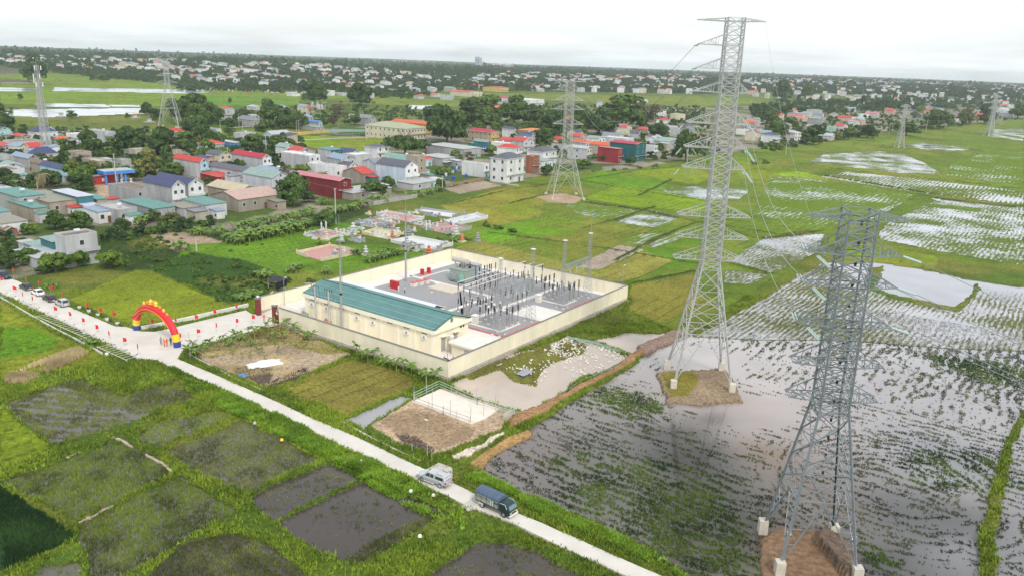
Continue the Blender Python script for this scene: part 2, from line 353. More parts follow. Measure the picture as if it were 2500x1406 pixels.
# --- roads (outline kept low here; the slabs lie on top)
ROAD_UP = [(-60,655),(27,680),(58,693),(174,751),(282,796),(307,797),(343,808),(377,809)]
ROAD_UP2 = [(438,868),(434,875),(560,929),(649,968),(748,1014),(877,1069),(1027,1140),(1108,1179),(1163,1206),(1270,1254),(1300,1266),(1640,1415)]
ROAD_LO = [(-60,690),(0,712),(39,731),(254,833),(338,873),(380,878),(411,893),(506,931),(688,1016),(833,1089),(883,1108),(1013,1170),(1134,1231),(1244,1271),(1300,1300),(1550,1415)]
ENTRY_LO = [(666,790),(600,811),(500,838),(448,850)]
ENTRY_UP = [(397,805),(600,757),(612,764)]
ZR = 0.5
road_px = ROAD_UP + ENTRY_UP + ENTRY_LO + ROAD_UP2 + ROAD_LO[::-1]
ROADP = [tuple(g(x,y,ZR))[:2] for x,y in road_px]
REG.append(('road',(0.3,0.27,0.22),0.25,ROADP))

def hills(X,Y):
	d = np.hypot(X,Y); az = np.arctan2(X,Y)
	k = np.clip((d - 1500 - 500 * np.clip(az,-0.2,1)) / 1100,0,1); k = k * k * (3 - 2 * k)
	return k * (20 + 14 * (fbm(X,Y,900,3,5) - 0.5) + 14 * np.clip(-az,0,0.7)) * (1 - 0.45 * np.clip(az * 1.6,0,1))
def gh(px,py,dmin=500,dmax=8500):       # where surveyed sight lines meet the hills, for far things
	px = np.atleast_1d(np.asarray(px,float)); py = np.atleast_1d(np.asarray(py,float)); d = CR[None] * (px[:,None] - 1250) - CU[None] * (py[:,None] - 703) + _f[None] * FPX
	hz = np.hypot(d[:,0],d[:,1]); out = np.full((len(px),3),np.nan); Ds = np.geomspace(dmin,dmax,90)
	for s in range(0,len(px),4000):
		dd = d[s:s + 4000]; t_ = Ds[None] / hz[s:s + 4000,None]; x,y,z = dd[:,:1] * t_,dd[:,1:2] * t_,CZ + dd[:,2:] * t_; h = hills(x,y); hit = z <= h; k = hit.argmax(1); i = np.arange(len(k)); ok = hit.any(1)
		k0 = np.maximum(k - 1,0); a,b = (z - h)[i,k0],(z - h)[i,k]; f = np.where(k > 0,a / np.maximum(a - b,1e-6),1)[:,None]; p = np.stack([x,y],2); P = p[i,k0] * (1 - f) + p[i,k] * f; out[s:s + 4000][ok] = np.c_[P,hills(P[:,0],P[:,1])][ok]
	return out
def classify(X,Y):
	k = np.full(X.shape,-1,np.int32)
	for i,r in enumerate(REG): k[pip(X,Y,r[3])] = i
	return k
KIND = [r[0] for r in REG]; AMP = {'wet': 0.10,'rice': 0.12,'bund': 0.22,'dirt': 0.10,'rough': 0.5,'yard': 0.1,'road': 0.02,'yardsub': 0.02,'moss': 0.10,'drice': .1}
HG = np.array([r[2] for r in REG] + [0.36]); AM = np.array([AMP[k] for k in KIND] + [0.24]); CO = np.array([r[1] for r in REG] + [GREEN])
def terrain(X,Y):
	wx = (fbm(X,Y,3.2,3,21) - 0.5) * 1.5; wy = (fbm(X,Y,3.2,3,31) - 0.5) * 1.5
	k = classify(X + wx,Y + wy); k0 = classify(X,Y)
	hard = np.array([KIND[i] in ('road','yardsub') if i >= 0 else False for i in range(-1,len(REG))])
	k = np.where(hard[k0 + 1],k0,np.where(hard[k + 1],k0,k))
	d = np.hypot(X,Y)
	z = HG[k] + (fbm(X,Y,2.4,4,3) - 0.5) * AM[k] * 1.6 + (fbm(X,Y,17,2,4) - 0.5) * AM[k] * 0.6 + hills(X,Y)
	return z,k
na,r0 = 720,64.0
rr = np.concatenate([np.geomspace(64,700,470)[:-1],np.geomspace(700,2600,130)[:-1],np.geomspace(2600,9300,34)])
az = np.linspace(R(-41),R(41),na); nr = len(rr)
AZ,RR = np.meshgrid(az,rr); X = (RR * np.sin(AZ)).ravel(); Y = (RR * np.cos(AZ)).ravel()
Z,K = terrain(X,Y)
C = CO[K].copy()
p1 = fbm(X,Y,30,3,41); p2 = fbm(X,Y,6,3,42)
isg = np.isin(K,[i for i in range(-1,len(REG)) if i < 0 or KIND[i] in ('rice','bund','rough')])
yd = np.isin(K,[i for i in range(len(REG)) if KIND[i] == 'yard']); gmx = (np.clip((fbm(X,Y,14,4,91) - 0.44) * 9,0,1) * yd)[:,None]
C = C * (1 - gmx) + np.array([0.07,0.11,0.02]) * gmx
m = (0.72 + 0.56 * p1)[:,None] * (0.8 + 0.4 * p2)[:,None]
C = C * m
yel = np.clip((fbm(X,Y,22,4,51) - 0.53) * 6,0,1)[:,None] * isg[:,None]
C = C * (1 - 0.55 * yel) + np.array([0.25,0.23,0.045]) * 0.55 * yel
isp = np.array([KIND[i] in ('rice',) for i in range(len(REG))] + [False])[K]
fur = (np.sin((X * UD.x + Y * UD.y) * 2 * math.pi / 3.4 + 5 * fbm(X,Y,40,2,61)) > 0.93) & isp & (fbm(X,Y,12,2,62) > 0.5)
C[fur] *= 0.55
# exposed wet mud at the waterline
edge = (Z < 0.10) & (Z > -0.15) & (K != -1)
C = np.where(isg[:,None],C * np.where(isp[:,None],np.array([.93,.90,.8]),np.array([.80,.76,.8])),C)
C[edge] = C[edge] * 0.5 + np.array(MUD) * 0.5
far = np.clip((np.hypot(X,Y) - 1500) / 900,0,1)[:,None]
C = C * (1 - far) + np.array([0.04,0.075,0.02]) * far * (0.7 + 0.6 * p1[:,None])
i = np.arange((nr - 1) * na).reshape(nr - 1,na)[:,:-1].ravel()
F = np.stack([i,i + 1,i + na + 1,i + na],1)
gm = bpy.data.materials.new('ground_cover'); gm.use_nodes = True; t = gm.node_tree; b = t.nodes['Principled BSDF']; b.inputs['Roughness'].default_value = 0.95; b.inputs['Specular IOR Level'].default_value = 0.15
a = t.nodes.new('ShaderNodeAttribute'); a.attribute_name = 'tint'; ge = t.nodes.new('ShaderNodeNewGeometry')
def nz(scale,det,lo,hi,f0=0.3,f1=0.7):
	n = t.nodes.new('ShaderNodeTexNoise'); n.inputs['Scale'].default_value = scale; n.inputs['Detail'].default_value = det; n.inputs['Roughness'].default_value = 0.7
	r = t.nodes.new('ShaderNodeMapRange'); r.inputs['From Min'].default_value = f0; r.inputs['From Max'].default_value = f1; r.inputs['To Min'].default_value = lo; r.inputs['To Max'].default_value = hi
	t.links.new(ge.outputs['Position'],n.inputs['Vector']); t.links.new(n.outputs['Fac'],r.inputs['Value']); return r.outputs[0],n
n1,nn1 = nz(1.6,6,0.45,1.5); n2,_ = nz(0.12,4,0.8,1.2)
mm = t.nodes.new('ShaderNodeMath'); mm.operation = 'MULTIPLY'; t.links.new(n1,mm.inputs[0]); t.links.new(n2,mm.inputs[1])
v = t.nodes.new('ShaderNodeVectorMath'); v.operation = 'SCALE'; t.links.new(a.outputs['Color'],v.inputs[0]); t.links.new(mm.outputs[0],v.inputs['Scale']); t.links.new(v.outputs[0],b.inputs['Base Color'])
bp = t.nodes.new('ShaderNodeBump'); bp.inputs['Strength'].default_value = 0.8; bp.inputs['Distance'].default_value = 0.25; t.links.new(nn1.outputs['Fac'],bp.inputs['Height']); t.links.new(bp.outputs[0],b.inputs['Normal'])
struct(obj('ground',npmesh('ground',np.c_[X,Y,Z],F,gm,C,smooth=True)))
bs = MB(); bs.poly([(-9500,-1400,-1.2),(9500,-1400,-1.2),(9500,9500,-1.2),(-9500,9500,-1.2)])
struct(bs.build('land_base',pmat('land_base',(0.07,0.11,0.025),0.95,scale=0.02,var=0.3)))

# ---------------------------------------------------------------- water
def water(name,murk,cov=0.0,veg=(0.09,0.12,0.03),ang=0.0,row=0.0,rough=0.06,ripple=0.15,fine=1.0,patch=0.03):
	m = bpy.data.materials.new(name); m.use_nodes = True; t = m.node_tree; b = t.nodes['Principled BSDF']; L = t.links.new; NN = t.nodes.new
	b.inputs['Roughness'].default_value = rough; b.inputs['IOR'].default_value = 1.33; b.inputs['Specular IOR Level'].default_value = 0.5
	ge = NN('ShaderNodeNewGeometry')
	n0 = NN('ShaderNodeTexNoise'); n0.inputs['Scale'].default_value = 0.05; n0.inputs['Detail'].default_value = 4; L(ge.outputs['Position'],n0.inputs['Vector'])
	r0_ = NN('ShaderNodeMapRange'); r0_.inputs['From Min'].default_value = 0.3; r0_.inputs['From Max'].default_value = 0.7; r0_.inputs['To Min'].default_value = 0.75; r0_.inputs['To Max'].default_value = 1.2
	L(n0.outputs['Fac'],r0_.inputs['Value'])
	s = NN('ShaderNodeVectorMath'); s.operation = 'SCALE'; s.inputs[0].default_value = murk; L(r0_.outputs[0],s.inputs['Scale'])
	n1 = NN('ShaderNodeTexNoise'); n1.inputs['Scale'].default_value = 2.2; n1.inputs['Detail'].default_value = 3; L(ge.outputs['Position'],n1.inputs['Vector'])
	bp = NN('ShaderNodeBump'); bp.inputs['Strength'].default_value = ripple; bp.inputs['Distance'].default_value = 0.03; L(n1.outputs['Fac'],bp.inputs['Height']); L(bp.outputs[0],b.inputs['Normal'])
	L(s.outputs[0],b.inputs['Base Color'])
	out = t.nodes['Material Output']
	if cov > 0:
		mp = NN('ShaderNodeMapping'); mp.inputs['Rotation'].default_value = (0,0,-ang); L(ge.outputs['Position'],mp.inputs['Vector'])
		st = NN('ShaderNodeMapping'); st.inputs['Scale'].default_value = (0.22 * fine,1.1 * fine,1); L(mp.outputs[0],st.inputs['Vector'])
		a = NN('ShaderNodeTexNoise'); a.inputs['Scale'].default_value = 1.0; a.inputs['Detail'].default_value = 5; a.inputs['Roughness'].default_value = 0.7; a.inputs['Distortion'].default_value = 0.4; L(st.outputs[0],a.inputs['Vector'])
		p = NN('ShaderNodeTexNoise'); p.inputs['Scale'].default_value = patch; p.inputs['Detail'].default_value = 4; L(ge.outputs['Position'],p.inputs['Vector'])
		wv = NN('ShaderNodeTexWave'); wv.bands_direction = 'Y'; wv.inputs['Scale'].default_value = 0.16 * fine; wv.inputs['Distortion'].default_value = 9; wv.inputs['Detail'].default_value = 4; wv.inputs['Detail Scale'].default_value = 0.25; wv.inputs['Detail Roughness'].default_value = 0.65; L(mp.outputs[0],wv.inputs['Vector'])
		w1 = NN('ShaderNodeMath'); w1.operation = 'MULTIPLY_ADD'; w1.inputs[1].default_value = row; L(wv.outputs['Fac'],w1.inputs[0]); L(a.outputs['Fac'],w1.inputs[2])
		w2 = NN('ShaderNodeMath'); w2.operation = 'MULTIPLY_ADD'; w2.inputs[1].default_value = 1.1; L(p.outputs['Fac'],w2.inputs[0]); L(w1.outputs[0],w2.inputs[2])
		c = 1.05 + row * 0.5 + (0.5 - cov) * 0.5
		k = NN('ShaderNodeMapRange'); k.inputs['From Min'].default_value = c - 0.09; k.inputs['From Max'].default_value = c + 0.09; L(w2.outputs[0],k.inputs['Value'])
		vg = NN('ShaderNodeBsdfDiffuse')
		nv = NN('ShaderNodeTexNoise'); nv.inputs['Scale'].default_value = 0.4; nv.inputs['Detail'].default_value = 5; L(ge.outputs['Position'],nv.inputs['Vector'])
		cr = NN('ShaderNodeMix'); cr.data_type = 'RGBA'; cr.inputs['A'].default_value = tuple(x * 0.5 for x in veg) + (1,); cr.inputs['B'].default_value = tuple(x * 1.5 for x in veg) + (1,); L(nv.outputs['Fac'],cr.inputs['Factor']); L(cr.outputs['Result'],vg.inputs['Color'])
		mx = NN('ShaderNodeMixShader'); L(k.outputs[0],mx.inputs[0]); L(b.outputs[0],mx.inputs[1]); L(vg.outputs[0],mx.inputs[2]); L(mx.outputs[0],out.inputs['Surface'])
	return m
def grow(P,d):
	n = len(P); A = sum(P[i][0] * P[(i + 1) % n][1] - P[(i + 1) % n][0] * P[i][1] for i in range(n)); s = 1 if A > 0 else -1; out = []
	for i in range(n):
		a = Vector(P[i - 1]); b = Vector(P[i]); c = Vector(P[(i + 1) % n]); e1 = (b - a).normalized(); e2 = (c - b).normalized()
		nn = Vector((e1.y + e2.y,-(e1.x + e2.x))) * s
		if nn.length < 1e-3: nn = Vector((e1.y,-e1.x)) * s
		nn.normalize(); out.append(tuple(b + nn * d))
	return out
CLEAR = (0.42,0.42,0.44)
WM = {
 'far': water('far_water',(0.5,0.52,0.55),0.18,(0.1,0.14,0.03),0.2,0.0,0.1),
 'veg': water('stubble_water',(0.40,0.40,0.40),0.84,(0.13,0.19,0.03),VA,0.14,0.1,fine=.9),
 'white': water('bright_water',(0.46,0.46,0.47),0.55,(0.12,0.16,0.04),VA,0.13,0.1,fine=1.3,patch=.06),
 'speck': water('speckled_water',(0.42,0.41,0.42),0.55,(0.12,0.14,0.05),VA,0.06,0.1,fine=1.5),
 'rows': water('row_water',(0.46,0.46,0.48),0.55,(0.12,0.16,0.03),VA,0.24,0.1,fine=1.0),
 'w1': water('flood_water',(0.32,0.31,0.31),0.0,rough=0.05,ripple=0.10),
 'silt': water('silt_water',(0.46,0.38,0.31),0.0,rough=0.08,ripple=0.10),
 'pad': water('paddy_water',(0.07,0.058,0.05),0.0,rough=0.06,ripple=0.2),
 'padv': water('paddy_stubble_water',(0.12,0.11,0.09),0.0,rough=0.06,ripple=0.2),
}
wk = {'f1': 'far','f2': 'far','f3': 'far','f4': 'far','f5': 'far','f6': 'far','f7': 'far','f8': 'far','f9': 'far','a1': 'veg','a2': 'white','a3': 'veg','a4': 'white','a5': 'veg','a6': 'speck',
	  'a7': 'speck','a8': 'white','a9': 'rows','b1': 'white','b2': 'white','b3': 'veg','b4': 'white','b5': 'speck','w1': 'w1','n1': 'silt','dk': 'silt','p1': 'padv','p2': 'padv','p3': 'padv','p4': 'pad',
	  'p5': 'pad','p6': 'padv','p7': 'padv','p9': 'pad','p10': 'pad','p11': 'padv','dt': 'w1'}
for n_,(k_,P) in enumerate(WET.items()):
	if k_ == 'w1': continue
	mb = MB(); mb.poly([(x,y,0.0 + 0.003 * n_) for x,y in grow(P,1.6 if len(k_) == 2 and k_[0] in 'pdn' else 3.0)])
	struct(mb.build('paddy_water' if k_ != 'dt' else 'ditch_water',WM[wk[k_]]))
# the big flooded field: uneven silt, plus the tallest pylon's reflection darkened into the vertex colour
SILT_REFL = [((1500,980),(.22,.20,.18),16),((1850,800),(.40,.37,.35),40),((1800,980),(.36,.30,.27),16),((1900,1120),(.20,.145,.11),8),((1780,900),(.42,.38,.36),18),((2200,760),(.36,.36,.37),40),((2200,960),(.30,.28,.28),16),((1450,1120),(.12,.115,.10),12),((1650,1200),(.06,.065,.045),10),
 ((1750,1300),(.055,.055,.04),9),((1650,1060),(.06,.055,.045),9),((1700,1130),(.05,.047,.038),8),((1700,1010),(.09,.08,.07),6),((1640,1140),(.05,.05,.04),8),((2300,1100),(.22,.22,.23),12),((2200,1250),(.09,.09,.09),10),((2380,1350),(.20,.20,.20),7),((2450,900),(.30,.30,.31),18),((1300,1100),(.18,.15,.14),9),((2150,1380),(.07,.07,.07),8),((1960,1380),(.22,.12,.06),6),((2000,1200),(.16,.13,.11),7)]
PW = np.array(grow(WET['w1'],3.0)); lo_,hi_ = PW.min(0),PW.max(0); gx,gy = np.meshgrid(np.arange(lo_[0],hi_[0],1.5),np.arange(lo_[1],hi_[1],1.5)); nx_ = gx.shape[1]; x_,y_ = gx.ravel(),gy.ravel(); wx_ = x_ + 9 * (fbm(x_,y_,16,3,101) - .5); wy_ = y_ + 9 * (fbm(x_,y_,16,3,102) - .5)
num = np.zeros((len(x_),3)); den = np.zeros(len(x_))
for (px_,c_,s_) in SILT_REFL: q = g(*px_); w_ = 1 / (((wx_ - q.x) ** 2 + (wy_ - q.y) ** 2) / s_ ** 2 + .15) ** 1.6; num += np.array(c_) * w_[:,None]; den += w_
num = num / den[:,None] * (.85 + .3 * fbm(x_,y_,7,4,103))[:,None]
k_ = np.arange(len(x_) - nx_).reshape(-1,nx_)[:,:-1].ravel(); inn = pip(x_[k_] + .75,y_[k_] + .75,PW); k_ = k_[inn]; Fw = np.stack([k_,k_ + 1,k_ + nx_ + 1,k_ + nx_],1)
wmm = water('flood_water_silt_reflection',(.3,.3,.3),0.0,rough=.045,ripple=.10); t = wmm.node_tree; at_ = t.nodes.new('ShaderNodeAttribute'); at_.attribute_name = 'tint'; t.links.new(at_.outputs['Color'],t.nodes['Principled BSDF'].inputs['Base Color'])
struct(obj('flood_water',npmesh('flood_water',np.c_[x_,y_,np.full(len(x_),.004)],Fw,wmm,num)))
# the far part of the big flooded field is thick with stubble rows
mb = MB(); P = [tuple(g(*p))[:2] for p in [(1690,822),(1775,778),(1870,718),(2000,640),(2060,655),(2110,700),(2180,730),(2340,764),(2400,700),(2540,720),(2560,860),(2300,850),(2050,830),(1850,830)]]
mb.poly([(x,y,0.125) for x,y in P]); struct(mb.build('stubble_field_water',water('stubble_rows',(0.40,0.39,0.40),0.50,(0.12,0.13,0.05),VA,0.16,0.06,0.1,fine=1.6)))
# ================================================================ ROADS
conc = pmat('road_concrete',(0.62,0.58,0.51),0.85,var=0.13,scale=0.22,bump=0.2,bscale=6)
conc2 = pmat('old_concrete',(0.50,0.46,0.40),0.9,var=0.22,scale=0.8,bump=0.2,bscale=5)
def slab(name,P,z,th,m):
	me = bpy.data.meshes.new(name); bm = bmesh.new(); n = len(P)
	jit = lambda p,q: [(p[0] + (q[0] - p[0]) * k,p[1] + (q[1] - p[1]) * k) for k in np.linspace(0,1,max(2,int(math.dist(p,q) / 1.3)))[:-1]]
	pts = [q for i in range(n) for q in jit(P[i],P[(i + 1) % n])]
	pts = [(x + rnd.uniform(-.07,.07),y + rnd.uniform(-.07,.07)) for x,y in pts]
	tv = [bm.verts.new((x,y,z)) for x,y in pts]; bv = [bm.verts.new((x,y,z - th)) for x,y in pts]
	f = bm.faces.new(tv); k = len(pts)
	for i in range(k): bm.faces.new((tv[i],tv[(i + 1) % k],bv[(i + 1) % k],bv[i]))
	bm.normal_update()
	if f.normal.z < 0: f.normal_flip()
	bm.to_mesh(me); bm.free(); me.materials.append(m); return obj(name,me)
S = lambda pts: [tuple(g(x,y,ZR))[:2] for x,y in pts]
struct(slab('lane',S(ROAD_UP2 + ROAD_LO[:5:-1] + [(411,893)][:0]),ZR,0.35,conc))
struct(slab('junction',S(ROAD_UP + ENTRY_UP + ENTRY_LO + [(438,868),(434,875)] + ROAD_LO[6::-1]),ZR + 0.004,0.35,conc))
# culvert apron, ramp and bank slabs
for pts,z in (([(1030,1150),(1070,1128),(1104,1140),(1106,1165),(1080,1172)],0.53),([(1124,1236),(1160,1208),(1170,1222),(1150,1243)],0.51)):
	struct(slab('culvert_slab',[tuple(g(*p,z))[:2] for p in pts],z,0.4,conc2))
def wall_line(name,pts,h,w,m,z0=0.2,px=True,parent=None):
	mb = MB(); P = [g(*p,z0) if px else Vector((*p[:2],z0)) for p in pts]
	for a,b in zip(P,P[1:]):
		d = (b - a).normalized(); nn = Vector((-d.y,d.x,0)) * w / 2
		mb.prism([tuple(q)[:2] for q in (a - nn,b - nn,b + nn,a + nn)],z0,z0 + h)
	return mb.build(name,m,parent)
tag(wall_line('kerb_wall',[(345,806),(397,797),(500,774),(606,750)],0.95,0.5,pmat('white_render',(0.72,0.70,0.64),0.85,var=0.15)),'low white wall along the far side of the entry road behind the inflatable arch','wall')
tag(wall_line('field_kerb',[(212,755),(262,782),(300,800)],0.5,0.25,pmat('dark_kerb',(0.05,0.05,0.045),0.9)),'dark low kerb between the white planters and the golden rice field','kerb')
tag(wall_line('plot_kerb',[(452,862),(520,898),(545,910),(570,925),(600,938),(648,957)],0.35,0.22,conc2),'low concrete edge between the lane and the bare banana plot','kerb')
tag(wall_line('bank_kerb',[(832,1030),(900,1068),(960,1098),(1025,1128)],0.35,0.3,pmat('pale_kerb',(0.6,0.57,0.5),0.85)),'pale concrete edge of the duck pen along the lane','kerb')
tag(wall_line('lane_retaining_edge',[(0,728),(75,772),(140,808),(200,838),(250,866)],0.45,0.3,pmat('pale_kerb',(0.6,0.57,0.5),0.85)),'cracked pale retaining edge below the white bamboo racks','kerb')
for q,pts in enumerate(([(275,1068),(300,1075),(330,1098)],[(357,1110),(395,1130),(425,1155)],[(162,1118),(200,1100)],[(190,1277),(250,1248),(280,1232)])):
	mb = MB(); P = [g(*p,0.35) for p in pts]; PP = []
	for a,b in zip(P,P[1:]): PP += [a.lerp(b,k / 6) + Vector((rnd.uniform(-.1,.1),rnd.uniform(-.1,.1),rnd.uniform(-.03,.05))) for k in range(6)]
	for a,b in zip(PP,PP[1:]): mb.tube(a,b,rnd.uniform(.14,.28),rnd.uniform(.14,.28),6)
	ob = mb.build('spoil_edge',pmat('pale_mud',(0.42,0.35,0.27),0.95)); tag(ob,['ridge of pale dried mud along the top corner of the left paddy','ridge of pale dried mud down the right side of the left paddy','short smear of pale mud on the upper bank of the left paddy','thin pale mud edge between the two left paddies'][q],'mud bank')
# ================================================================ SUBSTATION COMPOUND (local x = v, y = u, origin at the south corner)
YZ = 1.2
cream = pmat('cream_render',(0.88,0.80,0.60),0.88,var=0.07,scale=0.3,streak=0.10)
cream2 = pmat('cream_trim',(0.88,0.81,0.64),0.85,var=0.05)
coping = pmat('coping_grey',(0.22,0.21,0.2),0.9)
stone = pmat('rubble_stone',(0.42,0.38,0.32),0.9,var=0.45,scale=2.2,bump=0.8,bscale=3)
galv = pmat('galvanised_steel',(0.40,0.41,0.41),0.5,metal=0.35,var=0.15,scale=1.5)
galvd = pmat('post_steel',(0.36,0.34,0.33),0.6,metal=0.2,var=0.2,scale=1.5)
porc = pmat('brown_black_porcelain',(0.018,0.015,0.014),0.3,var=0.0,spec=0.6)
alu = pmat('aluminium_tube',(0.72,0.70,0.68),0.4,metal=0.3,var=0.05)
yconc = pmat('yard_concrete',(0.72,0.68,0.62),0.85,var=0.10,scale=0.5,bump=0.1)
gravel = pmat('grey_gravel',(0.33,0.325,0.325),0.95,var=0.30,scale=7,bump=0.6,bscale=14)
white = pmat('white_paint',(0.78,0.77,0.74),0.7,var=0.06)
redp = pmat('red_paint',(0.50,0.025,0.025),0.5,var=0.1)
redkerb = pmat('red_kerb_paint',(0.62,0.16,0.15),0.7,var=0.2)
teal = pmat('insulator_glass',(0.42,0.52,0.50),0.2,var=0.05,spec=0.6)
dk = pmat('dark_glass',(0.03,0.035,0.04),0.15,var=0.0,spec=0.6)
blk = pmat('black_rubber',(0.02,0.02,0.02),0.8,var=0.1)
brickred = pmat('maroon_gate',(0.20,0.035,0.03),0.6,var=0.15)
greenroof = pmat('green_metal_roof',(0.095,0.22,0.205),0.55,var=0.16,scale=0.35)
U_,V_ = 58.3,69.6
def P2(a,b,z=0.0): return uv(a,b,z)
mb = MB(); mb.prism([tuple(P2(*q))[:2] for q in ((0.2,0.2),(48.8,0.2),(48.8,8),(U_ - .2,8),(U_ - .2,V_ - .2),(0.2,V_ - .2))],0.0,YZ)
struct(mb.build('yard_platform',yconc))
def patch(name,m,quad,z,th=0.004):
	mb = MB(); mb.prism([tuple(P2(*q))[:2] for q in quad],YZ - 0.02,YZ + z); return struct(mb.build(name,m))
patch('gravel_bed',gravel,[(16.5,27.0),(16.5,25.0),(53.5,25.0),(53.5,66.5),(5.0,66.5),(5.0,49.4),(5.0,48.2),(14.2,48.2),(14.2,38.6),(5.0,38.6),(5.0,24.0),(16.5,24.0)],0.05)
for q in ([(17.2,24),(18.4,24),(18.4,66),(17.2,66)],[(14.2,38.6),(17.2,38.6),(17.2,40),(14.2,40)],[(25,25.1),(26.2,25.1),(26.2,47),(25,47)],
		  [(26.2,45.6),(44,45.6),(44,47),(26.2,47)],[(7.6,26.2),(8.1,26.2),(8.1,34),(7.6,34)],[(8.1,26.2),(16.4,26.2),(16.4,26.8),(8.1,26.8)],
		  [(7.6,52),(8.1,52),(8.1,58),(7.6,58)],[(8.1,52),(14.5,52),(14.5,52.6),(8.1,52.6)],[(52.6,24),(53.6,24),(53.6,47),(52.6,47)],[(44,46.4),(53.6,46.4),(53.6,47.4),(44,47.4)]):
	patch('cable_trench_cover',yconc,q,0.18)
for q in ([(50.5,47),(50.5,58),(36,58),(36,47)],): patch('oil_pit_kerb',yconc,q,0.14)
patch('oil_pit_gravel',gravel,[(49.8,47.6),(49.8,57.4),(36.6,57.4),(36.6,47.6)],0.16)
patch('transformer_plinth',pmat('cream_slab',(0.6,0.52,0.42),0.9),[(34,41),(42,41),(42,46),(34,46)],0.45)
for nm,lab,q in (('painted_kerb','red kerb line along the gravel in front of the nearest lattice gantry',((5.2,24.4),(5.5,24.4),(5.5,38.2),(5.2,38.2))),
				   ('painted_kerb','red kerb line along the gravel by the right-hand lattice gantry',((5.2,49.4),(5.5,49.4),(5.5,62),(5.2,62))),
				   ('painted_kerb','red kerb line running from the small flat-roofed building to the nearest gantry',((5.2,24.1),(16.3,24.1),(16.3,24.4),(5.2,24.4)))):
	mb = MB(); mb.prism([tuple(P2(*p))[:2] for p in q],YZ,YZ + 0.28); tag(mb.build(nm,redkerb),lab,'kerb','red kerbs in the yard')
# --- perimeter wall: one thing per side, each bay a panel
def perim(label,a,b,base_h=1.1,top=4.4,bay=2.4):
	A = Vector(a); B = Vector(b); L = (B - A).length; ang = math.atan2((B - A).y,(B - A).x)
	t = thing('perimeter_wall',label,'wall',(A.x,A.y,0),ang,'walls round the substation')
	n = max(1,round(L / bay)); s = L / n
	mb = MB(); mb.box(0,-0.32,-0.4,L,0.32,0.75); mb.build('footing',stone,t)
	mb = MB(); mb.box(0,-0.22,0.75,L,0.22,base_h); mb.build('plinth',pmat('stained_plinth',(0.5,0.44,0.35),0.9,var=0.35,scale=0.8),t)
	pm = MB().box(0.13,-0.10,base_h,s - 0.13,0.10,top - 0.12).mesh('panel',cream); cm = MB().box(-0.127,-0.115,base_h,0.127,0.115,top - 0.12).mesh('pilaster',cream)
	for i in range(n):
		obj('panel',pm,t,(i * s,0,0)); obj('pilaster',cm,t,(i * s,0,0))
	mb = MB(); mb.box(-0.2,-0.2,top - 0.12,L + 0.2,0.2,top); mb.build('coping',coping,t)
	return t
perim('cream perimeter wall facing the banana plot and the dry field',tuple(P2(48.6,0)),tuple(P2(0,0)))
perim('cream perimeter wall above the duck pond, right side of the front corner',tuple(P2(0,0)),tuple(P2(0,V_)))
perim('cream perimeter wall at the far right, seen from its inner side behind the equipment',tuple(P2(0,V_)),tuple(P2(U_,V_)))
perim('cream perimeter wall at the back left, seen from its inner side below the graveyard',tuple(P2(U_,V_)),tuple(P2(U_,2.0)))
# gate
def pillar(a,b,lab):
	t = thing('gate_pillar',lab,'pillar',tuple(P2(a,b,0.4)),YAW,'gate pillars')
	MB().box(-.45,-.45,0,.45,.45,3.9).build('shaft',brickred,t); MB().box(-.55,-.55,3.9,.55,.55,4.15).build('cap',coping,t)
	MB().lathe([(0.05,4.15),(.3,4.25),(.32,4.5),(.05,4.7)],n=8).build('lamp',white,t)
pillar(50.2,0.0,'maroon gate pillar with round white lamp joined to the emblem panel'); pillar(57.4,1.0,'maroon gate pillar with round white lamp across the gateway, beside the white field wall')
t = thing('gate_panel','maroon metal gate panel with round white emblem and a line of white letters','gate',tuple(P2(49.4,-.05,0.4)),YAW)
MB().box(-.06,-0.75,0.1,.06,0.75,3.4).build('leaf',brickred,t)
for k in range(5): MB().box(-.10,-0.6 + k * .3 - .03,0.2,-.061,-0.6 + k * .3 + .03,1.7).build('bar',pmat('maroon_bar',(0.13,0.02,0.02),0.5),t)
cu = bpy.data.meshes.new('emblem'); m_ = MB(); m_.poly([(-0.075,0.34 * math.cos(q * math.pi / 8),2.5 + 0.34 * math.sin(q * math.pi / 8)) for q in range(16)]); m_.build('emblem',white,t)
for k in range(9): MB().box(-.085,-0.62 + k * .14,3.05,-.07,-0.62 + k * .14 + .09,3.2).build('letter',white,t)
t = thing('sliding_gate_rail','thin dark rail set in the concrete across the gateway','rail',tuple(P2(50.5,1.2,0.51)),YAW); MB().box(-.05,0,0,.05,6.5,.03).build('rail',coping,t)
mb = MB(); mb.prism([tuple(P2(*q))[:2] for q in ((48.7,-3),(58.4,-3),(58.4,3.0),(48.7,3.0))],0.2,0.505); struct(mb.build('gate_apron',conc))
mb = MB()
q = [P2(49,3.0,0.505),P2(58.1,3.0,0.505),P2(58.1,8,YZ + .01),P2(49,8,YZ + .01)]; mb.poly(q); struct(mb.build('entrance_ramp',conc))
